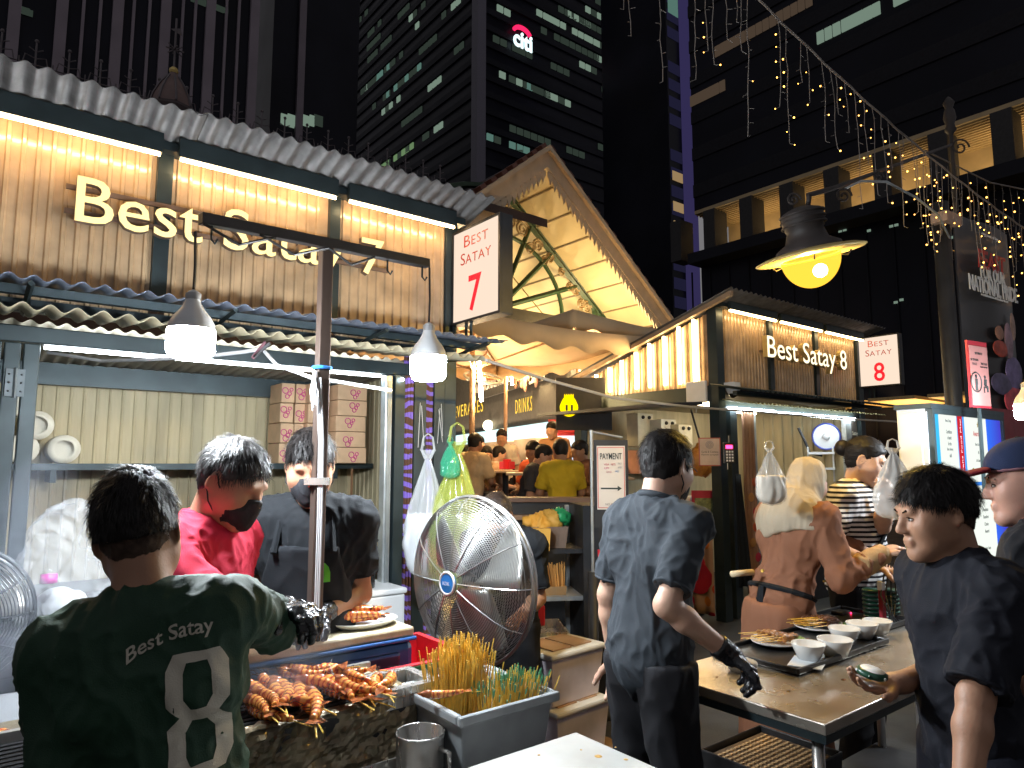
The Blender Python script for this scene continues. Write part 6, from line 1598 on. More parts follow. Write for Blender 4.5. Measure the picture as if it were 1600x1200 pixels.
def bowl(px, py, label, w=50, z=TZ+.012):
    p = WZ(px, py, z); r = w/2/1087*p.y
    t = thing('sauce_bowl', label, 'bowl', p, random.uniform(0,1), 'white sauce bowls on the trays')
    MB().lathe([(0,.006),(r*.55,.006),(r*.94,r*.92),(r*.98,r*.95),(r,r*.92),(r*.62,.0),(0,0)][::-1], 28).build('bowl', m_wht_cer, t, smooth=True)
    MB().lathe([(0,r*.45),(r*.74,r*.45)], 24).build('sauce', pmat('peanut_sauce', (.40,.20,.07), .3, var=.2), t)
bowl(1264, 1030, 'white sauce bowl on the front tray, resting on a napkin'); bowl(1306, 1024, 'white sauce bowl at the right end of the front tray', 52)
bowl(1320, 1004, 'white sauce bowl in front on the rear tray', 46); bowl(1348, 996, 'white sauce bowl in the middle of the rear tray row', 46); bowl(1372, 990, 'farthest right white sauce bowl of the rear tray row', 42)
p = WZ(1262, 1036, TZ+.011); tag(MB().box(-.075, .075, -.06, .06, 0, .003).build('paper_napkin', pmat('napkin', (.66,.70,.74), .8), None, False, p, (0,0,STREET+R(20))), 'white paper napkin under the front bowl', 'napkin')
tray2 = WZ(1225, 968, TZ+.012); bb = thing('side_dish', 'pale bowl with chopsticks behind the golden satay plate', 'bowl', tray2, 0)
MB().lathe([(0,.006),(.045,.006),(.075,.05),(.078,.048),(.05,0),(0,0)][::-1], 24).build('bowl', m_wht_cer, bb, smooth=True)
for k in range(2): MB().tube([(.04,.01*k,.05),(-.13,.05+.03*k,.085)], .0022, 5).build('chopstick', m_bamboo, bb)
# pagers, pot, gadgets on the pickup counter
pz = TZ
m_pgr = pmat('pager_green', (.012,.06,.035), .3); 
for k in range(7):
    for c_ in (0, 1):
        p = WZ(1364+c_*28, 966, pz); t = thing('pager', f'{["lowest","second","third","fourth","fifth","sixth","topmost"][k]} coaster pager in the {["left","right"][c_]} charging stack', 'pager', (p.x, p.y, pz+.002+k*.0205), R(30), 'coaster pagers in charging stacks')
        MB().lathe([(0,.018),(.040,.018),(.044,.014),(.044,.004),(.040,0),(0,0)][::-1], 20).build('puck', m_pgr, t, smooth=True)
        MB().lathe([(.0442,.006),(.0448,.009),(.0442,.012)], 20).build('band', m_blk_tray, t)
p = WZ(1380, 972, pz); rdp = thing('charging_post', 'thin red and white charging post between the pager stacks', 'charger', (p.x, p.y, pz+.001), R(30))
MB().box(-.012,.012,-.010,.010,0,.15).build('post', pmat('post_red', (.3,.02,.03), .4), rdp); MB().box(-.014,.014,-.012,.012,.151,.19).build('tag', m_white_pl, rdp)
p = WZ(1344, 948, pz); pot = thing('brass_pot', 'round brownish metal pot with a wooden ladle behind the pagers', 'pot', (p.x, p.y, pz+.001), 0)
MB().lathe([(0,.005),(.062,.005),(.08,.05),(.082,.12),(.086,.125),(.08,.12),(.06,.0),(0,0)][::-1], 26).build('vessel', pmat('aged_brass', (.30,.20,.09), .35, metal=.7, var=.4, scale=14), pot, smooth=True)
MB().tube([(.0,.0,.10),(-.10,-.01,.13),(-.2,-.02,.135)], .006, 6).build('ladle', m_bamboo, pot)
p = WZ(1314, 962, pz); gad = thing('card_reader', 'small dark card reader with a red light on the steel table', 'card reader', (p.x, p.y, pz+.001), STREET)
MB().box(-.045,.045,-.03,.03,0,.025).build('case', m_blk_tray, gad, bev=.006); MB().ball((.04,-.032,.012), .004, 6, 4).build('indicator', emat('red_indicator', (1,.02,.08), 3, False), gad)
for k in range(4):
    tag(MB().tube([W(1384+k*4,880,3.5), W(1376+k*8,930,3.45), W(1388+k*3,955+k*3,3.4), W(1392+k*5,972,3.38)], .0035, 5).build('power_lead', m_bcable), ['black cord hanging behind the pagers, far left of four','black cord hanging behind the pagers, second of four','black cord hanging behind the pagers, third of four','black cord hanging behind the pagers, nearest the cabinet'][k], 'cord')
# phone held by the striped worker; pager held at right
ph = f6.Mw @ (f6.J['wrL'] + Vector((0,.02,.07))); t = thing('phone', 'dark phone held up by the striped worker', 'phone', ph, R(35)); t.rotation_euler = (R(20), R(15), R(35))
MB().box(-.038,.038,-.005,.005,-.075,.075).build('case', m_blk_tray, t, bev=.004); MB().box(-.034,.034,-.0065,-.0055,-.07,.07).build('screen', pmat('phone_glass', (.01,.01,.012), .08), t)
hd = (f7.J['wrR']); hp_ = f7.Mw @ hd + Vector((-.085,-.03,.028)); t = thing('handheld_pager', 'round pager with a white top in the black-tee customer hand', 'pager', hp_, 0); t.rotation_euler = (R(8), R(10), 0); t.scale = (.82,.82,.82)
MB().lathe([(0,.020),(.038,.020),(.046,.014),(.048,.006),(.044,0),(0,0)][::-1], 24).build('puck', m_pgr, t, smooth=True); MB().lathe([(.036,.0205),(.033,.023),(0,.024)], 24).build('top', m_white_pl, t, smooth=True)
for k in range(6): MB().ball((.047*math.cos(k*1.05+2), .047*math.sin(k*1.05+2), .01), .005, 6, 4).build('light', m_white_pl if k % 2 else m_pgr, t)

m_drip = pmat('sauce_drip', (.12,.045,.015), .2, var=.3)
for k, (px, py, r_) in enumerate(((1180,1068,.012),(1186,1072,.006),(1232,1080,.008),(1318,1062,.010),(1352,1050,.007),(1120,1058,.006),(1275,1095,.005))):
    p = s8l(px, py); MB().lathe([(r_,0),(r_*.7,.0012),(0,.0018)], 10, (p.x,p.y,TZ+.0006), Matrix.Diagonal((1.3,.8,1,1))).build('sauce_drip', m_drip, tb, smooth=True)
p = WZ(1160, 1048, TZ); S = Sdf(); S.ell((0,0,.02),(.05,.04,.022)); S.clip((0,0,.001),(0,0,-1)); o = S.mesh('crumpled_tissue', pmat('tissue', (.66,.65,.62), .9), .006, crinkle(.012, 30, 2, (1,1,1))); o.location = p; tag(o, 'crumpled white tissue near the gloved hand on the steel table', 'tissue')
# ---------------------------------------------------------------- award display cabinet
kC = W(1450, 630, 4.05); kz = kC.z
kb = thing('display_cabinet', 'white display cabinet with a backlit blue award poster, behind the customers', 'display cabinet', (kC.x, kC.y, 0), STREET)
kw = on_front(1562, 640, (kC.x, kC.y))[0]; kd = on_side(1400, 630, (kC.x, kC.y))[0]
m_cab = pmat('cabinet_white', (.66,.69,.74), .45, var=.05)
MB().box(0, kw, .02, kd, .05, kz-.03).build('carcass', m_cab, kb); MB().box(-.012, kw+.012, -.02, kd+.01, kz-.029, kz).build('top', m_frame, kb)
MB().box(-.014, -.001, kd*.22, kd-.01, .08, kz-.05).build('side_door', m_cab, kb, bev=.004)
MB().box(-.010, -.001, .01, kd*.20, .08, kz-.05).build('side_stile', m_cab, kb)
hh = MB().box(-.018,-.0145,kd*.12,kd*.32,kz-.62,kz-.48).build('hinge', m_galv, kb)
for dy in (.15,.29):
    for dz in (.50,.60): MB().ball((-.019, kd*dy, kz-dz), .008, 6, 4).build('hinge_screw', m_dark, hh)
def poster_mat():
    m = bpy.data.materials.new('backlit_blue_poster'); m.use_nodes = True; nt = m.node_tree; nt.nodes.clear(); L = nt.links
    tc = nt.nodes.new('ShaderNodeTexCoord'); sp_ = nt.nodes.new('ShaderNodeSeparateXYZ'); L.new(tc.outputs['Object'], sp_.inputs[0])
    mr = nt.nodes.new('ShaderNodeMapRange'); mr.inputs[1].default_value = 0; mr.inputs[2].default_value = kw; L.new(sp_.outputs[0], mr.inputs[0])
    rp = nt.nodes.new('ShaderNodeValToRGB'); el = rp.color_ramp.elements; el[0].color = (.05,.50,.85,1); el[1].color = (.05,.03,.42,1); e3 = el.new(.75); e3.color = (.03,.14,.75,1)
    L.new(mr.outputs[0], rp.inputs[0]); em = nt.nodes.new('ShaderNodeEmission'); em.inputs[1].default_value = .40; L.new(rp.outputs[0], em.inputs[0])
    o = nt.nodes.new('ShaderNodeOutputMaterial'); L.new(em.outputs[0], o.inputs[0]); return m
fr_ = MB(); fr_.box(0,.03,-.02,.019,.1,kz-.03).box(kw-.03,kw,-.02,.019,.1,kz-.03).box(.03,kw-.03,-.02,.019,kz-.06,kz-.03); fr_.build('door_frame', m_frame, kb)
po = MB().box(.031, kw-.031, -.004, .018, .5, kz-.061).build('poster', poster_mat(), kb)
m_paper = emat('backlit_paper', (.80,.85,.78), .36); m_ink = pmat('poster_ink', (.03,.04,.04), .7, var=.05); m_inkr = emat('poster_red_ink', (.55,.02,.03), .35, False); m_gold = emat('poster_gold_ink', (.45,.33,.08), .25, False)
kx = lambda px: on_front(px, 700, (kC.x, kC.y))[0]; kzz = lambda py: on_front(1500, py, (kC.x, kC.y))[1]
def sheet(px0, px1, py0, py1):
    return MB().box(kx(px0), kx(px1), -.008, -.0045, kzz(py1), kzz(py0)).build('certificate', m_paper, po)
c1 = sheet(1468, 1495, 644, 752); c2 = sheet(1508, 1541, 648, 754); c3 = sheet(1508, 1545, 760, 905)
rs_ = MB().box(kx(1497), kx(1504), -.008, -.0045, kzz(752), kzz(645)).build('red_strip', m_inkr, po)
VERT = Matrix.Rotation(R(-90), 4, 'Y') @ FRONT
text('strip_lettering', 'Straits Food Map', m_white_pl, rs_, (kx(1500.5), -.0095, kzz(700)), width=.36, height=.022, ext=.0003, M=Matrix.Rotation(R(-90), 4, 'Y') @ FRONT)
def lines(parent, pxc, rows):
    for py, s, w in rows: text('print', s, m_ink, parent, (kx(pxc), -.0092, kzz(py)), width=w, height=.022, ext=.0003)
lines(c1, 1482, ((660,'Best Satay',.085),(676,'Certificate',.085),(685,'of merit',.06),(694,'for the',.05),(703,'Best culinary',.09),(712,'skill',.03)))
lines(c2, 1526, ((694,'Best Satay',.09),(706,'At',.02),(720,'La Pa Saung Pd',.095)))
text('print', 'Award', m_inkr, c2, (kx(1524), -.0092, kzz(676)), width=.10, height=.035, ext=.0003, shear=.3)
lines(c3, 1530, ((800,'Newsletter',.10),(812,'Readers',.09),(824,'Choice',.07),(836,'Award',.07),(865,'Best Satay',.09)))
MB().prism([((.022 if k%2==0 else .009)*math.sin(k*math.pi/5), (.022 if k%2==0 else .009)*math.cos(k*math.pi/5)) for k in range(10)], 0, .001, Matrix.Translation((kx(1528), -.0085, kzz(662))) @ FRONT).build('star', m_gold, c2)
for c_, px, py, r_ in ((c2,1516,738,.026),(c1,1476,737,.022)):
    MB().lathe([(0,.001),(r_,.001),(r_,.0)], 20, (kx(px), -.0088, kzz(py)), Matrix.Rotation(R(90),4,'X')).build('seal', m_gold, c_)
# red hygiene notice and tall event banner
nO = W(1530, 585, 4.1); nt_ = thing('red_notice', 'red-edged notice board with two pictograms above the display cabinet', 'sign', nO, STREET-R(8))
hN, wN = .40, .22
MB().box(-wN/2, wN/2, 0, .012, -hN/2, hN/2).build('board', pmat('notice_red', (.42,.025,.04), .4), nt_); pp_ = MB().box(-wN/2+.012, wN/2-.006, -.003, -.0005, -hN/2+.012, hN/2-.03).build('sheet', pmat('notice_pink', (.50,.22,.20), .4), nt_)
for s_, x, z, w_ in (('RETURN IT!',0,.125,.08),('NO SMOKING',-.05,.085,.085),('PLACE',-.05,.06,.05),('TAKE A SEAT',.055,.065,.075),('from the tray return',.05,.045,.08)): text('notice_lettering', s_, m_ink, pp_, (x,-.005,z), width=w_, height=.014, ext=.0004)
MB().ring((-.05,-.006,-.05), .058, .004, 26, 4, (0,1,0)).build('pictogram_ring', m_ink, pp_)
pg1 = MB(); pg1.ball((-.05,-.006,-.015), (.011,.003,.011), 8, 6); pg1.tube([(-.05,-.006,-.03),(-.05,-.006,-.065)], .009, 6); pg1.tube([(-.053,-.006,-.06),(-.057,-.006,-.10)], .005, 5); pg1.tube([(-.047,-.006,-.06),(-.043,-.006,-.10)], .005, 5); pg1.build('pictogram_figure', m_ink, pp_)
pg2 = MB(); pg2.ball((.05,-.006,-.015), (.011,.003,.011), 8, 6); pg2.tube([(.05,-.006,-.03),(.045,-.006,-.065)], .010, 6); pg2.tube([(.045,-.006,-.065),(.07,-.006,-.07),(.072,-.006,-.105)], .006, 5); pg2.tube([(.03,-.006,-.075),(.08,-.006,-.08)], .004, 5); pg2.tube([(.035,-.006,-.08),(.035,-.006,-.11)], .004, 5); pg2.build('pictogram_figure', m_ink, pp_)
MB().tube([(-.0,.015,-hN/2),(0,.02,-hN/2-.5)], .012, 6).build('stem', m_frame, nt_)
bO_ = W(1556, 640, 5.6); bw = 1.05; bn = thing('event_banner', 'tall dark banner reading Feast for our National Pride at the far right', 'banner', (bO_.x, bO_.y, 0), STREET-R(4))
zb1 = W(1540, 352, 5.6).z + .02; zb0_ = .3
def bf(u, v): return (-bw/2+bw*u, .03*math.sin(u*7)*(1-.4*v), zb0_+(zb1-zb0_)*v)
bcl = MB().grid(bf, 24, 10).build('cloth', pmat('banner_black', (.018,.017,.019), .35, var=.3, scale=2), bn, smooth=True, solid=.004)
MB().tube([(-bw/2-.1,0.04,0),(-bw/2-.1,0.04,zb1+.05)], .06, 12).build('pillar', m_dark, bn, smooth=True); MB().box(-bw/2-.22,-bw/2+.02,-.06,.06,zb1-.14,zb1-.06).build('bracket', pmat('bracket_tan', (.35,.25,.2), .5), bn)
tzz = lambda py: W(1540, py, 5.6).z
for s_, py, w_, h_, mt in (('FEAST',412,.52,.16,pmat('banner_red', (.40,.03,.025), .5)),('FOR OUR',432,.46,.11,m_white_pl),('NATIONAL PRIDE',453,.90,.13,m_white_pl),('a celebration of hawker food',467,.5,.02,m_white_pl),('supported by',372,.3,.03,m_white_pl)):
    text('banner_lettering', s_, mt, bcl, (.02, -.05, tzz(py)), width=w_, height=h_, ext=.003, bold=.02, shear=.15 if s_ == 'FEAST' else 0)
for (x, py, rx, rz_, c_) in ((.04,520,.05,.06,(.35,.16,.10)),(.04,545,.09,.07,(.45,.06,.03)),(.14,530,.05,.16,(.30,.18,.22)),(.17,580,.10,.14,(.16,.12,.26)),(.02,600,.12,.09,(.10,.08,.16)),(.16,625,.13,.12,(.5,.06,.08)),(.20,505,.03,.12,(.4,.25,.2))):
    MB().ball((x*1.7,-.045,tzz(py)), (rx*1.7,.006,rz_), 14, 8).build('printed_shape', pmat('banner_print', c_, .5, var=.4, scale=12), bcl, smooth=True)
MB().box(-bw/2,bw/2+.02,-.06,-.05,zb0_,tzz(640)).build('lower_panel', pmat('banner_lower_red', (.22,.012,.02), .4), bcl)

# ---------------------------------------------------------------- stall 8 fittings
def s8p(a, y, z): return O8 + U*a - N*y + Vector((0,0,z))
t = thing('security_camera', 'white security camera on the stall 8 corner', 'camera', s8p(.10,-.12,2.40), STREET)
MB().box(-.06,.06,-.05,.1,.03,.07).build('mount', m_white_pl, t); MB().lathe([(0,-.05),(.05,-.05),(.075,-.01),(.08,.03),(0,.035)][::-1], 16).build('dome', m_white_pl, t, smooth=True); MB().ball((0,0,-.05), .045, 12, 8).build('lens', pmat('camera_glass', (.01,.01,.012), .1), t, smooth=True)
t = thing('junction_box', 'pale square junction box on the stall 8 side beam', 'box', s8p(-.07,.22,2.36), STREET); MB().box(-.02,.02,-.13,.13,-.09,.14).build('case', m_white_pl, t, bev=.01); MB().tube([(0,0,-.09),(0,.02,-.2)], .01, 6).build('conduit', m_cable, t)
t = thing('card_payment_sign', 'small red-edged card payment sign clipped to the stall 8 post', 'sign', W(1109, 706, 6.9), STREET-R(50))
MB().box(-.105,.105,0,.008,-.14,.14).build('board', pmat('sign_red_edge', (.45,.08,.05), .5), t); sh = MB().box(-.095,.095,-.003,-.0005,-.13,.13).build('sheet', pmat('sign_tan', (.60,.44,.34), .6), t)
for s_, z, w_ in (('Cards & Cashless', .0, .16), ('Payment accepted', -.03, .16)): text('sign_print', s_, m_ink, sh, (0,-.0045,z), width=w_, height=.02, ext=.0004)
for k in range(3): MB().ring((0,-.004,.07), .012+.012*k, .003, 12, 4, (0,1,0)).build('contactless_mark', pmat('grey_mark', (.35,.3,.28), .6), sh)
t = thing('queue_keypad', 'black keypad with a red digital display hanging on the stall 8 post', 'keypad', W(1140, 707, 6.6), 0)
MB().box(-.055,.055,0,.03,-.10,.095).build('case', m_blk_tray, t, bev=.006); MB().box(-.035,.030,-.003,-.0005,.035,.07).build('display', emat('red_display', (1,.03,.12), 2.2, False), t)
for i in range(3):
    for j in range(4): MB().box(-.034+i*.026,-.018+i*.026,-.004,-.0005,-.085+j*.028,-.068+j*.028).build('key', m_white_pl, t)
MB().tube([(0,.01,.095),(.0,.01,.16)], .004, 5).build('hanger', m_galv, t); MB().tube([(-.02,.01,-.10),(-.02,.012,-.16)], .004, 5).build('lead', m_white_pl, t)
def floral_mat():
    m = pmat('floral_print', (.48,.30,.20), .7, var=.05); nt = m.node_tree; L = nt.links; b = nt.nodes['Principled BSDF']
    tc = nt.nodes.new('ShaderNodeTexCoord'); vo = nt.nodes.new('ShaderNodeTexVoronoi'); vo.inputs['Scale'].default_value = 7; L.new(tc.outputs['Object'], vo.inputs['Vector'])
    lt = nt.nodes.new('ShaderNodeMath'); lt.operation = 'LESS_THAN'; lt.inputs[1].default_value = .38; L.new(vo.outputs['Distance'], lt.inputs[0])
    hs = nt.nodes.new('ShaderNodeValToRGB'); hs.color_ramp.interpolation = 'CONSTANT'; el = hs.color_ramp.elements; el[0].color = (.55,.06,.02,1); el[1].color = (.50,.012,.05,1); el[1].position = .5; e2 = el.new(.75); e2.color = (.55,.18,.03,1)
    L.new(vo.outputs['Color'], hs.inputs[0]); mx = nt.nodes.new('ShaderNodeMixRGB'); mx.inputs[1].default_value = (.46,.28,.19,1); L.new(lt.outputs[0], mx.inputs[0]); L.new(hs.outputs[0], mx.inputs[2]); L.new(mx.outputs[0], b.inputs['Base Color']); return m
m_floral = floral_mat(); m_petal = pmat('crimson_petal', (.42,.012,.035), .7)
t = thing('floral_cloth', 'tan cloth with red flowers hung on the stall 8 counter side', 'cloth', O8, STREET)
def ff(u, v): return (-.09-.014*math.sin(u*20), .06+.52*u, .05+.78*v)
o = MB().grid(ff, 40, 8).build('cloth', m_floral, t, smooth=True, solid=.003)
MB().prism([(.17*math.cos(k*.3)*(1+.08*math.sin(k*1.9)), .17*math.sin(k*.3)) for k in range(21)], 0, .004, Matrix.Translation((-.112, .24, .42)) @ FACE).build('large_flower', m_petal, o)
t = thing('floral_cloth', 'narrow floral curtain beside the stall 8 corner post', 'curtain', O8, STREET)
def ff2(u, v): return (.34+.24*u, -.05-.02*math.sin(u*25), .25+1.95*v)
o = MB().grid(ff2, 40, 10).build('cloth', pmat('brown_curtain', (.30,.16,.10), .7, var=.15), t, smooth=True, solid=.003)
for k in range(7): MB().ball((.48+.05*math.sin(k*2.2), -.075, .45+.16*k), (.055,.006,.05), 10, 6).build('printed_flower', pmat('flower_orange', ((.55,.10,.03),(.45,.02,.04),(.5,.22,.05))[k%3], .7), o)
# inside stall 8
t = thing('wall_fan', 'white wall fan with a blue rim inside stall 8', 'fan', W(1291, 682, 9.2), STREET-R(60))
MB().ring((0,0,0), .17, .012, 32, 6, (0,1,0)).build('rim', pmat('fan_rim_blue', (.05,.08,.4), .4), t, smooth=True); MB().lathe([(0,.02),(.16,.0)], 28, M=Matrix.Rotation(R(90),4,'X')).build('disc', m_white_pl, t); MB().ball((0,-.03,0), .05, 10, 6).build('hub', m_white_pl, t, smooth=True)
t = thing('white_wall_rack', 'small white rack below the wall fan in stall 8', 'rack', W(1283, 722, 9.1), STREET-R(60))
for z in (-.1, .1): MB().box(-.16,.16,-.1,.1,z,z+.03).build('shelf', m_white_pl, t)
for x in (-.15,.15): MB().box(x-.01,x+.01,.05,.09,-.25,.2).build('upright', m_white_pl, t)
MB().tube([W(1245,668,9.2)-t.location, W(1255,690,9.2)-t.location, W(1262,708,9.2)-t.location, W(1280,712,9.2)-t.location], .02, 6).build('drain_pipe', m_dark, t)
for k, (px, py, w_, h_, c_, lb_) in enumerate(((1000,672,.3,.42,(.62,.56,.40),'cream emergency cabinet hung highest left inside stall 8'),(1036,680,.3,.40,(.66,.62,.50),'white cabinet next to the cream one inside stall 8'),(1062,688,.28,.4,(.60,.52,.34),'pale cabinet nearest the post inside stall 8'),(1003,722,.34,.3,(.62,.30,.20),'salmon carton on the stall 8 shelf'))):
    p = W(px, py, 9.0); t = thing('wall_cabinet', lb_, 'cabinet', p, STREET); MB().box(-w_/2,w_/2,-.1,.1,-h_/2,h_/2).build('case', pmat('cabinet_paint', c_, .5), t, bev=.01)
    for e in (-1,1): MB().ball((e*w_*.2,-.11,h_*.38), .025, 8, 6).build('lamp_head', m_blk_tray, t)
p = W(1096, 722, 7.9); t = thing('orange_lantern', 'orange bag hanging inside stall 8 behind the card sign', 'bag', p, 0); S = Sdf(); S.ell((0,0,0),(.16,.13,.16)); S.cone((0,0,.1),(0,0,.22),.08,.02); S.mesh('film', pmat('orange_film', (.65,.24,.03), .4), .02, folds(.03,9,2), t); MB().tube([(0,0,.2),(-.1,0,.6)], .012, 5).build('cord', m_bcable, t)
p = W(1080, 815, 7.75); t = thing('white_paper_rolls', 'white paper pack on the stall 8 side counter', 'paper', p, STREET); MB().box(-.14,.14,-.1,.1,-.16,.28).build('pack', m_white_pl, t, bev=.02); MB().box(-.141,.0,-.103,-.1005,.0,.1).build('printed_band', pmat('blue_band', (.1,.1,.6), .5), t)
p = W(1102, 790, 7.5); t = thing('menu_stand', 'red and white menu board on the stall 8 side counter', 'menu', p, STREET-R(40)); MB().box(-.14,.14,0,.015,-.16,.16).build('board', pmat('menu_red', (.55,.03,.07), .5), t); sh = MB().box(-.11,.12,-.003,-.0005,-.12,.08).build('photo', pmat('menu_photo', (.25,.28,.12), .5, var=.6, scale=20), t); MB().box(-.14,.14,-.003,-.0005,-.155,-.125).build('strip', m_white_pl, t)
# black hanging coat/cable bundle by the post, shelf roller at left of headscarf
t = thing('black_apron', 'black apron hanging from the stall 8 post', 'apron', s8p(.15,-.14,0), STREET)
def ff3(u, v): return (-.10+.22*u*(1-.55*v), -.02*math.sin(u*14)*(1-v), .35+1.15*v)
MB().grid(ff3, 20, 8).build('cloth', m_tee, t, smooth=True, solid=.004)
p = W(1150, 897, 3.4); t = thing('rolling_pin', 'pale wooden roller end beside the headscarf worker', 'roller', p, 0); MB().tube([(-.02,0,0),(.10,.06,0)], .015, 10).build('roller', pmat('pale_wood', (.6,.48,.3), .6), t, smooth=True)
MB().tube([(.16,.1,0),(.3,.18,-.0)], .008, 6).build('handle', m_bamboo, t)

# ---------------------------------------------------------------- street lamp and fairy lights
def globe_mat():
    m = bpy.data.materials.new('globe_glass_glow'); m.use_nodes = True; nt = m.node_tree; nt.nodes.clear()
    e = nt.nodes.new('ShaderNodeEmission'); e.inputs[0].default_value = (1,.52,.05,1); e.inputs[1].default_value = .58; t_ = nt.nodes.new('ShaderNodeBsdfTransparent'); t_.inputs[0].default_value = (1,.85,.4,1)
    mx = nt.nodes.new('ShaderNodeMixShader'); mx.inputs[0].default_value = .62; o = nt.nodes.new('ShaderNodeOutputMaterial'); nt.links.new(t_.outputs[0], mx.inputs[1]); nt.links.new(e.outputs[0], mx.inputs[2]); nt.links.new(mx.outputs[0], o.inputs[0]); return m
lY = 3.6; lc_ = W(1266, 402, lY)
gl = thing('street_lamp', 'yellow globe street lamp with a wide brim hanging from an ornate arm', 'street lamp', lc_, 0)
tilt = Matrix.Rotation(R(-11), 4, 'Y') @ Matrix.Rotation(R(6), 4, 'X')
def tl(b): b.v = [tuple(tilt @ Vector(v)) for v in b.v]; return b
m_brim = pmat('lamp_brim_enamel', (.62,.46,.16), .4, var=.08, scale=5); m_lampiron = pmat('lamp_iron', (.035,.027,.025), .6, var=.3)
tl(MB().lathe([(.12,.04),(.18,.034),(.24,.024),(.275,.012),(.280,.008),(.272,.002),(.21,-.002),(.14,.0)], 40)).build('brim', [m_brim], gl, smooth=True)
tl(MB().lathe([(.17,.035),(.165,.055),(.11,.09),(.092,.15),(.10,.155),(.10,.18),(.108,.185),(.108,.24),(.095,.252),(.05,.27),(.0,.28)], 28)).build('housing', m_lampiron, gl, smooth=True)
for z in (.175,.205,.235): tl(MB().ring((0,0,z), .111, .007, 28, 5)).build('housing_band', m_lampiron, gl, smooth=True)
tl(MB().lathe([(.150*math.cos(R(t)), -.165*math.sin(R(t))) for t in range(-4, 91, 6)], 40)).build('globe', globe_mat(), gl, smooth=True)
warm_lamp((0,-.02,-.10), 75, gl, .03, (1,.72,.25))
tl(MB().ball((.01,-.06,-.085), .036, 14, 10)).build('lamp_bulb', emat('lamp_bulb_glow', (1,.86,.55), 40), gl, smooth=True)
for q_ in (20, 150, 250, 330):
    c_, s_ = math.cos(R(q_)), math.sin(R(q_)); tl(MB().tube([(.20*c_,.20*s_,-.008),(.18*c_,.18*s_,-.03),(.150*c_,.150*s_,-.022)], .004, 5)).build('globe_clip', m_lampiron, gl)
a0 = Vector((0,0,.28)); a1 = W(1300, 295, 3.62)-lc_; a2 = W(1400, 258, 4.7)-lc_; a3 = W(1487, 226, 6.2)-lc_
MB().tube([a0, Vector((a0.x+.01,a0.y,.33)), W(1262,305,3.6)-lc_, a1, a2, a3], .014, 8).build('arm', m_lampiron, gl, smooth=True)
MB().tube([W(1320,295,3.7)-lc_, W(1345,283,3.8)-lc_, W(1385,284,3.9)-lc_, W(1430,308,4.05)-lc_, W(1465,335,4.2)-lc_, W(1484,372,4.35)-lc_], .007, 6).build('stay_rod', m_galv, gl, smooth=True)
for px, py, r_ in ((1240,312,.04),(1318,306,.045),(1372,276,.035),(1500,230,.06)): MB().tube(spiral((0,0), r_, 1.6, 1, 0), .006, 5).build('scroll', m_lampiron, gl, loc=W(px, py, 3.6 if px < 1350 else 4.2)-lc_)
pb = W(1487, 226, 6.2)
pole = thing('lamp_post', 'dark iron lamp post with a finial behind the fairy lights', 'lamp post', (pb.x, pb.y, 0))
MB().lathe([(.10,0),(.09,.3),(.035,.4),(.018,2.2),(.018,pb.z+.1)], 14).build('shaft', m_lampiron, pole, smooth=True)
ft = pb.z; MB().lathe([(.018,ft+.1),(.05,ft+.14),(.035,ft+.2),(.055,ft+.26),(.045,ft+.33),(.03,ft+.36),(.05,ft+.41),(.02,ft+.46),(.0,ft+.48)], 14).build('finial', m_lampiron, pole, smooth=True)
m_fairy = emat('fairy_bulb', (1,.45,.08), 2.6, False); m_wire2 = pmat('fairy_wire', (.22,.19,.17), .5)
fl_ = thing('fairy_light_string', 'warm fairy lights on drooping strands along a diagonal wire', 'fairy lights', W(1180, 0, 3.4))
fo = Vector(fl_.location); rgf = random.Random(11)
P0, P1 = W(1170, -15, 3.4), W(1625, 372, 6.2)
def main(u): p = P0.lerp(P1, u); return p - Vector((0,0,.10*4*u*(1-u)))
MB().tube([main(i/30)-fo+Vector((0,0,.006*math.sin(i*2.1))) for i in range(31)], .007, 6).build('main_wire', m_wire2, fl_)
bulbs = MB()
def drop(p, L_, lit=.75, step=.085, parent=fl_, o=fo, bl=bulbs):
    pts = [p]; n_ = max(2, int(L_/step)); x = Vector((0,0,0))
    for k in range(1, n_+1):
        x += Vector((rgf.uniform(-.008,.008), rgf.uniform(-.008,.008), -step)); pts.append(p+x)
    MB().tube([q-o for q in pts], .0022, 4).build('drop_wire', m_wire2, parent)
    for q in pts[1:]:
        s_ = Vector((rgf.choice((-1,1))*rgf.uniform(.012,.03), 0, rgf.uniform(-.02,.01)))
        MB().tube([q-o, q+s_-o], .0016, 3).build('twig', m_wire2, parent)
        if rgf.random() < lit: bl.ball(q+s_-o, .0052*q.y/4.2*rgf.uniform(.6,1.15), 6, 4)
for k in range(40):
    u = .06+.92*k/39+rgf.uniform(-.008,.008); p = main(u); drop(p, rgf.uniform(.30,.80), .55)
tag(bulbs.build('bulbs', m_fairy, fl_), kind='stuff')
fl2 = thing('fairy_light_string', 'denser fairy lights hanging behind the lamp post at right', 'fairy lights', W(1440, 230, 7.0)); fo2 = Vector(fl2.location); bulbs2 = MB()
Q0, Q1 = W(1445, 235, 6.6), W(1620, 300, 9.0)
MB().tube([Q0-fo2, Q0.lerp(Q1,.5)-Vector((0,0,.1))-fo2, Q1-fo2], .008, 6).build('main_wire', m_wire2, fl2)
for k in range(14): drop(Q0.lerp(Q1, k/13)-Vector((0,0,.08)), rgf.uniform(.5,1.1), .42, .10, fl2, fo2, bulbs2)
tag(bulbs2.build('bulbs', m_fairy, fl2), kind='stuff')
fl3 = thing('fairy_light_string', 'unlit fairy light strands hanging from above the violet tower', 'fairy lights', W(1080, -20, 3.2)); fo3 = Vector(fl3.location); b3 = MB()
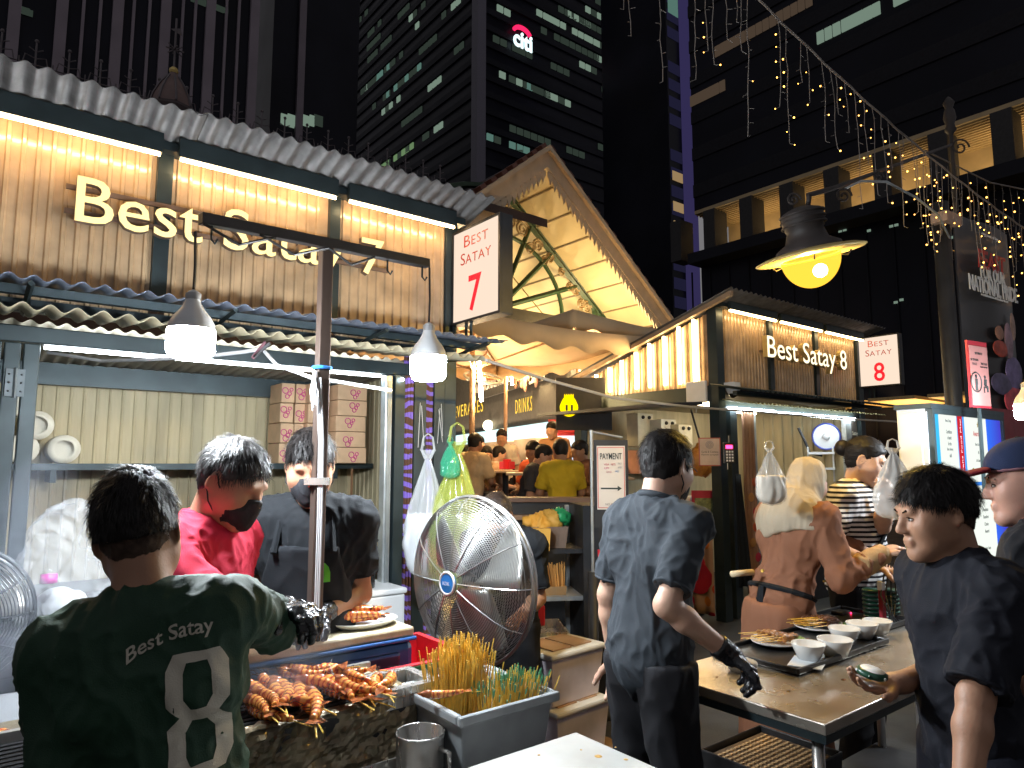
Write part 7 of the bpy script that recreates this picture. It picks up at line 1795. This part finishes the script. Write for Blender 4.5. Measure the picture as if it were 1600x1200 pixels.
for px, ybot in ((975,25),(982,60),(1028,140),(1085,130),(1102,95),(1112,110),(1135,60),(1168,220),(1150,55),(1160,90)):
    a = W(px, -30, 3.2); b = W(px, ybot, 3.2); drop(a, a.z-b.z, .12, .075, fl3, fo3, b3)
tag(b3.build('bulbs', m_fairy, fl3), kind='stuff')

# ---------------------------------------------------------------- market hall interior behind: platform, tables, counters, parasols
PZf = .72
tag(MB().box(-6.5, 1.0, 6.55, 30, 0, PZf).build('platform', pmat('hall_floor', (.09,.07,.06), .4, var=.2)), kind='structure')
hw = thing('half_wall', 'dark half wall with a timber ledge in front of the diners', 'wall', (0,6.3,0), 0)
MB().box(-.55, 1.05, 0, .1, 0, 1.27).build('panel', m_dark, hw); MB().box(-.6, 1.1, -.06, .16, 1.271, 1.31).build('ledge', pmat('ledge_timber', (.16,.09,.06), .5), hw)
MB().box(-.4, .45, -.12, -.001, 1.12, 1.16).build('rail', pmat('rail_tan', (.34,.22,.14), .5), hw)
for x in (.55, .8, 1.0): MB().box(x, x+.04, -.03, -.001, 0, 1.26).build('batten', m_frame, hw)
sh_ = thing('back_shelf', 'dark shelf unit holding basins behind the fan', 'shelf unit', (W(840,900,4.9).x, 4.9, 0), R(8))
for z in (.32, .70, 1.02): MB().box(-.35, .32, 0, .42, z-.03, z).build('shelf', m_dark if z != .70 else m_galv, sh_)
MB().box(.321, .75, -.02, .42, 0, 1.32).build('side_panel', m_dark, sh_)
for x in (-.34,.3): MB().box(x-.015, x+.015, .39, .42, 0, 1.3).build('upright', m_galv, sh_)
p = W(858, 838, 4.95); t = thing('brown_basin', 'brown basin with yellow wrappers and a green bag on the back shelf', 'basin', (p.x, p.y, 1.021), R(8)); tub(MB(), -.12,.14,0,.26,0,.15,.85,.008).build('tub', pmat('brown_tub', (.22,.15,.11), .5), t)
S = Sdf(); S.ell((-.02,.1,.16),(.12,.09,.05)); S.cone((-.15,.05,.17),(.03,.1,.2),.03,.05); S.mesh('wrappers', pmat('yellow_wrapper', (.60,.32,.05), .6), .012, folds(.03,14,3), t); S = Sdf(); S.ell((.1,.14,.2),(.07,.07,.06)); S.mesh('green_bag', pmat('green_bag', (.03,.36,.12), .4), .012, folds(.03,16,5), t)
p = W(845, 850, 4.86); t = thing('yellow_carton', 'yellow carton in front of the brown basin', 'carton', (p.x, p.y, 1.021), R(8)); MB().hexa([(-.06,-.05,0),(.05,-.05,0),(.05,.03,0),(-.06,.03,0)], [(-.075,-.055,.15),(.06,-.055,.15),(.06,.035,.15),(-.075,.035,.15)]).build('carton', pmat('carton_yellow', (.62,.36,.07), .6), t)
p = W(866, 900, 4.95); t = thing('wooden_skewer_box', 'box of upright wooden skewers on the lower back shelf', 'skewers', (p.x, p.y, .701), R(8)); tub(MB(), -.07,.09,0,.12,0,.06,.9,.006).build('box', pmat('skewer_box', (.3,.18,.08), .6), t)
b = MB(); rg_ = random.Random(3)
for k in range(60): x, y = rg_.uniform(-.06,.08), rg_.uniform(.01,.11); b.tube([(x,y,.02),(x*1.5-.03,y,.17+rg_.uniform(0,.05))], .0035, 4)
tag(b.build('skewers', pmat('skewer_wood', (.62,.30,.08), .6), t), kind='stuff')
p = W(815, 955, 4.2); t = thing('pan_trolley', 'low steel trolley with trays to the right of the fan', 'trolley', (p.x, p.y, 0), R(5)); MB().box(-.45,.30,-.2,.25,.58,.60).build('top', m_galv, t); MB().box(-.40,.28,-.18,.22,.30,.32).build('lower', m_galv, t)
for x in (-.43,.28):
    for y in (-.18,.23): MB().tube([(x,y,0),(x,y,.58)], .013, 6).build('leg', m_galv, t)
tub(MB(), -.3,.25,-.15,.2,.601,.66,.95,.006).build('tray', m_steel, t); MB().box(.0,.14,.0,.12,.661,.78).build('red_tub', m_redpl, t, bev=.01)
# payment sign stand
p = W(926, 860, 4.7); t = thing('payment_sign', 'hanging laminated sign reading Payment with a black arrow, on a pole stand', 'sign', (p.x, p.y, 0), R(-4))
zt_ = W(931, 672, 4.7).z; MB().tube([(0,0,.05),(0,0,zt_)], .010, 8).build('pole', m_galv, t); MB().tube([(0,0,zt_-.01),(.21,0,zt_-.05)], .007, 6).build('arm', m_galv, t); MB().lathe([(.0,.9),(.035,.9),(.03,0.05),(.14,.04),(.15,0),(0,0)][::-1], 16).build('stanchion', m_dark, t, smooth=True)
zs1, zs0 = W(960, 692, 4.7).z, W(960, 796, 4.7).z
MB().box(.015,.245,.004,.02,zs0-.12,zs1+.02).build('backing', m_dark, t); sl_ = MB().box(.035,.225,-.004,.002,zs0,zs1-.02).build('sheet', pmat('sign_sheet', (.62,.58,.54), .25, var=.04), t)
e_ = MB(); e_.box(.04,.044,-.006,-.0045,zs0+.01,zs1-.03).box(.216,.22,-.006,-.0045,zs0+.01,zs1-.03).box(.044,.216,-.006,-.0045,zs0+.01,zs0+.014).box(.044,.216,-.006,-.0045,zs1-.034,zs1-.03); e_.build('red_border', pmat('border_red', (.5,.05,.05), .5), sl_)
text('payment_lettering', 'PAYMENT', m_ink, sl_, (.13,-.006,zs1-.09), width=.145, height=.042, ext=.0006, bold=.01)
MB().box(.06,.175,-.0062,-.0047,zs0+.135,zs0+.145).build('arrow_shaft', m_ink, sl_); MB().prism([(0,-.018),(.028,0),(0,.018)], 0, .0014, Matrix.Translation((.172,-.0047,zs0+.14)) @ FRONT).build('arrow_head', m_ink, sl_)
for s_, x, z, w_, c_ in (('VISA',.10,.30,.035,(.5,.1,.1)),('NETS',.145,.30,.03,(.5,.05,.05)),('PAY',.19,.305,.025,(.3,.3,.3)),('UPI',.10,.275,.03,(.5,.1,.2)),('GRAB',.115,.25,.035,(.5,.25,.25)),('ALI',.17,.255,.025,(.05,.2,.5)),('AMEX',.19,.28,.03,(.3,.3,.35)),('NO SPLIT',.13,.035,.08,(.12,.1,.1))): text('payment_mark', s_, pmat('payment_ink', c_, .5), sl_, (x,-.006,zs0+z), width=w_, height=.014, ext=.0005)
tag(MB().box(0,.25,-.005,.005,-.022,.022).build('queue_belt', m_redpl, None, False, W(934,864,4.72), (0,0,R(-10))), 'short red queue belt beside the payment stand', 'belt')
# food counter with signs and white light band
L0, L1 = Vector((-1.70,18.5,0)), Vector((.80,11.2,0)); ang = math.atan2((L1-L0).y, (L1-L0).x); Ln = (L1-L0).length
fc = thing('food_counter', 'dark food hall counter with yellow lettering and a white light band', 'food counter', L0, ang)
zl = W(873, 657, L1.y).z; zl0 = W(873, 668, L1.y).z
m_hall = pmat('hall_board', (.022,.021,.022), .6, var=.2)
MB().box(-3, Ln+.3, .05, .3, zl+.03, zl+1.6).build('fascia', m_hall, fc); MB().box(-3, Ln, -.06, .05, zl0-.12, zl).build('light_band', emat('light_band_white', (.62,.92,.92), .5), fc)
def fx(px): 
    d = ray(px, 700); e = (L1-L0).normalized(); a = d.x*e.y - d.y*e.x; s_ = (L0.x*e.y - L0.y*e.x)/a; q = d*s_; return (Vector((q.x,q.y,0))-L0).dot(e)
m_yel = emat('yellow_letter_light', (1,.62,.08), .42, False)
text('counter_lettering', 'BEVERAGES', m_yel, fc, ((fx(705)+fx(750))/2, .03, zl+.62), width=fx(752)-fx(703), height=.30, ext=.002, space=1.25); text('counter_lettering', 'DRINKS', m_yel, fc, ((fx(804)+fx(828))/2, .03, zl+.40), width=fx(829)-fx(803), height=.27, ext=.002, space=1.25)
hb = MB().box(fx(745), fx(860), -.10, -.06, zl+.72, zl+1.45).build('hall_banner', pmat('hall_banner', (.03,.028,.03), .5), fc)
for s_, z, h_ in (('FOR OUR', 1.20, .17), ('NATIONAL PRIDE', .98, .2)): text('banner_lettering', s_, m_white_pl, hb, ((fx(752)+fx(806))/2, -.115, zl+z), width=(fx(806)-fx(752))*(.6 if h_ < .19 else 1), height=h_, ext=.01, bold=.02)
for k in range(7): MB().ball((fx(815)+k*(fx(848)-fx(815))/6, -.12, zl+1.0+.12*math.sin(k*1.7)), (.14,.02,.3), 10, 7).build('printed_shape', pmat('hall_print', (.20,.09,.06), .6, var=.5, scale=10), hb, smooth=True)
MB().box(-3, Ln+1.0, 1.2, 1.3, PZf, zl).build('back_wall', pmat('hall_back_wall', (.36,.27,.19), .6, var=.25, scale=1.5), fc)
MB().box(-3, Ln+.2, .0, .5, PZf, PZf+.9).build('counter', m_hall, fc)
for k, (p0, p1) in enumerate(((800,822),(831,857))):
    MB().box(fx(p0), fx(p1), 1.1, 1.18, PZf+1.0, zl-.25).build('menu_screen', emat('menu_screen_glow', (.55,.66,.66), .2, False), fc)
for px in (742, 792, 830): MB().lathe([(.0,0),(.22,-.08),(.24,-.12),(0,-.06)], 14, (fx(px), .7, zl-.05)).build('downlight', emat('downlight_warm', (1,.62,.25), 4), fc)
MB().ball((fx(764), -.02, zl+.12), .12, 12, 8).build('clock_lamp', emat('clock_glow', (1,.85,.5), 2, False), fc)
warm_lamp((Ln*.55, -.9, zl-.95), 170, fc, .2, (1,.72,.42)); warm_lamp((Ln*.1, -.9, zl-.95), 170, fc, .2, (1,.72,.42)); warm_lamp((Ln*.9, -1.2, zl-.9), 150, fc, .2, (1,.68,.36))
p = W(892, 700, 10.4); t = thing('drinks_fridge', 'tall lit drinks fridge with a red frame behind the diners', 'fridge', (p.x, p.y, PZf+.002), R(-12)); MB().box(-.34,.34,0,.6,0,1.55).build('cabinet', m_redpl, t); MB().box(-.26,.18,-.01,-.002,.1,1.3).build('glass_door', emat('fridge_glow', (.75,.92,1), .5), t); MB().box(-.3,.3,-.012,-.002,1.34,1.5).build('header', m_redpl, t)
for z in (.4,.7,1.0): MB().box(-.25,.17,-.014,-.0105,z,z+.03).build('fridge_shelf', m_galv, t)
t = thing('yellow_lantern_sign', 'glowing yellow rounded sign with a spiky top on the hall board', 'sign', W(889, 634, 8.6), 0); t.scale = (.72,.72,.72)
S = Sdf(); S.ell((0,0,-.03),(.16,.05,.16)); S.ell((0,0,.07),(.12,.05,.10))
for k in range(5): S.cone((-.06+.03*k,0,.12),(-.075+.0375*k,0,.2),.022,.010,.01)
S.mesh('panel', emat('yellow_sign_glow', (1,.72,.0), .5, False), .012, None, t)
for x in (-.045,.045): MB().box(x-.018,x+.018,-.062,-.052,-.09,.01).build('slot', m_dark, t)
MB().box(-.22,.75,.06,.14,-.42,.5).build('board', m_hall, t)
# tables between diners
m_tbl = pmat('hall_table', (.42,.30,.20), .4); m_papercup = pmat('paper_cup', (.62,.5,.36), .6)
for (px, py, Y, lb_) in ((845,738,8.0,'table with a paper cup between the grey and yellow diners'),(790,735,9.3,'table with red packets behind the white-tee diner'),(930,745,8.1,'table edge beside the payment sign')):
    p = W(px, py, Y); t = thing('dining_table', lb_, 'table', (p.x, p.y, PZf), 0)
    MB().box(-.4,.4,-.35,.35,p.z-PZf-.03,p.z-PZf).build('top', m_tbl, t, bev=.008); MB().tube([(0,0,.0),(0,0,p.z-PZf-.03)], .04, 8).build('pedestal', m_dark, t)
p = W(848, 736, 7.9); t = thing('paper_cup', 'tall paper cup on the diners table', 'cup', p, 0); MB().lathe([(0,.004),(.04,.004),(.055,.17),(.058,.17),(.043,0),(0,0)][::-1], 14).build('cup', m_papercup, t, smooth=True)
for k in range(3):
    p = W(786+k*6, 733, 9.25); t = thing('red_packet', ['red packet on the far table, left of three','red packet on the far table, middle of three','red packet on the far table, right of three'][k], 'packet', p, R(20*k)); MB().box(-.05,.05,-.03,.03,0,.1+.03*(k%2)).build('packet', m_redpl, t, bev=.006)
for (px, Y, lb_) in ((741,7.6,'chair under the cream-shirted diner'),(880,7.3,'stool under the yellow-shirted diner'),(820,7.7,'stool under the grey-tee diner')):
    p = W(px, 780, Y); t = thing('dining_stool', lb_, 'stool', (p.x, p.y, PZf), 0); zz_ = max(.42, p.z-PZf)
    MB().box(-.18,.18,-.18,.18,zz_-.03,zz_).build('seat', m_tbl, t, bev=.01)
    for x in (-.15,.15):
        for y in (-.15,.15): MB().tube([(x,y,0),(x*.9,y*.9,zz_-.03)], .015, 6).build('leg', m_galv, t)
# beige parasols under the pavilion
m_canvas = pmat('canvas_beige', (.68,.50,.31), .8, var=.08, scale=3, bump=.1, bscale=200); m_pole_t = pmat('pole_tan', (.45,.30,.20), .5)
def parasol(px, Y, half, ze, zp, rz, label, ppx=None):
    x = (px-800)/1087*Y; t = thing('parasol', label, 'parasol', (x, Y, PZf), rz, 'beige parasols before the hall')
    ze -= PZf; zp -= PZf
    cs = [(-half,-half),(half,-half),(half,half),(-half,half)]
    for k in range(4):
        a, b_ = Vector((*cs[k], ze)), Vector((*cs[(k+1)%4], ze)); ap = Vector((0,0,zp))
        def fn(u, v):
            p = a.lerp(b_, u).lerp(ap, v); sag = -.16*math.sin(math.pi*u)*(1-v)*(.4+.6*(1-v)) - .10*math.sin(math.pi*v)*math.sin(math.pi*u)
            return p + Vector((0,0,sag))
        MB().grid(fn, 12, 10).build('canopy_panel', m_canvas, t, smooth=True, solid=.004)
        def fv(u, v):
            p = a.lerp(b_, u); return p + Vector((0,0,-.16*math.sin(math.pi*u)*.4 - .22*v*(1+.15*math.sin(u*40))))
        MB().grid(fv, 40, 2).build('valance', m_canvas, t, smooth=True, solid=.004)
        MB().tube([a-Vector((0,0,.02)), ap-Vector((0,0,.06))], .018, 6).build('rib', m_pole_t, t)
        MB().tube([a.lerp(ap,.45)-Vector((0,0,.03)), (0,0,zp-.55)], .014, 6).build('strut', m_pole_t, t)
    MB().tube([(0,0,0),(0,0,zp)], .035, 10).build('pole', m_pole_t, t, smooth=True)
    MB().box(-.3,.3,-.3,.3,.0,.06).build('base', m_dark, t)
    tb_ = MB().tube([(.09,-.08,zp-.95),(.06,-.06,zp-.45)], .022, 8).build('tube_lamp', emat('tube_lamp_warm', (1,.70,.32), 130), t)
    return t
parasol(737, 8.6, 1.55, 3.15, 3.33, STREET, 'beige parasol nearest stall 7, its pole beside the bags')
parasol(905, 10.6, 1.6, 3.5, 3.70, STREET, 'beige parasol under the gable behind stall 8 roof')
parasol(790, 12.5, 1.7, 3.75, 3.98, STREET, 'beige parasol farthest back under the gable')
t = thing('ceiling_fan', 'hanging fan under the near parasol', 'fan', W(755, 590, 9.4), 0); MB().ring((0,0,0), .26, .02, 28, 6, (.2,-.4,1)).build('rim', m_galv, t, smooth=True)
for k in range(4): MB().cbox((.12*math.cos(k*1.57),.12*math.sin(k*1.57),0), (.22,.08,.01), (.3,.2,k*1.57)).build('blade', pmat('fan_blade_tan', (.4,.3,.2), .5), t)
# smoke over the grill
def smoke(nm, label, c, r, dens, col):
    S = Sdf(); S.ell((0,0,0), r); o = S.mesh(nm, pmat('unused_smoke', (.5,.5,.5)), max(r)/8, folds(min(r)*.35, 1.4/max(r), 3, (1,1,1)))
    m = bpy.data.materials.new('grill_smoke'); m.use_nodes = True; nt = m.node_tree; nt.nodes.clear()
    v = nt.nodes.new('ShaderNodeVolumePrincipled'); v.inputs['Color'].default_value = (*col,1); ou = nt.nodes.new('ShaderNodeOutputMaterial'); nt.links.new(v.outputs[0], ou.inputs['Volume'])
    tc = nt.nodes.new('ShaderNodeTexCoord'); nz = nt.nodes.new('ShaderNodeTexNoise'); nz.inputs['Scale'].default_value = 3.2; nz.inputs['Detail'].default_value = 3; nz.inputs['Distortion'].default_value = 1.2
    mp = nt.nodes.new('ShaderNodeMapRange'); mp.inputs[1].default_value = .38; mp.inputs[2].default_value = .75; mp.inputs[3].default_value = 0; mp.inputs[4].default_value = dens
    gd = nt.nodes.new('ShaderNodeVectorMath'); gd.operation = 'DIVIDE'; gd.inputs[1].default_value = r; ln_ = nt.nodes.new('ShaderNodeVectorMath'); ln_.operation = 'LENGTH'
    fo_ = nt.nodes.new('ShaderNodeMapRange'); fo_.inputs[1].default_value = .95; fo_.inputs[2].default_value = .2; fo_.inputs[3].default_value = 0; fo_.inputs[4].default_value = 1; mu = nt.nodes.new('ShaderNodeMath'); mu.operation = 'MULTIPLY'
    L = nt.links; L.new(tc.outputs['Object'], nz.inputs['Vector']); L.new(nz.outputs['Fac'], mp.inputs[0]); L.new(tc.outputs['Object'], gd.inputs[0]); L.new(gd.outputs[0], ln_.inputs[0]); L.new(ln_.outputs['Value'], fo_.inputs[0]); L.new(mp.outputs[0], mu.inputs[0]); L.new(fo_.outputs[0], mu.inputs[1]); L.new(mu.outputs[0], v.inputs['Density'])
    o.data.materials.clear(); o.data.materials.append(m); o.location = c; tag(o, label, 'smoke', kind='stuff'); return o
smoke('smoke', 'bluish smoke drifting up at the left edge', W(15, 960, 1.9), (.36,.30,.52), 2.2, (.70,.76,.9))
smoke('smoke', 'thin smoke rising behind the grilled prawns', W(430, 1035, 2.02), (.26,.12,.14), 5.0, (.75,.8,.9))

warm_lamp((0,-.08,-.06), 35, sp, .05, (1,.74,.42))
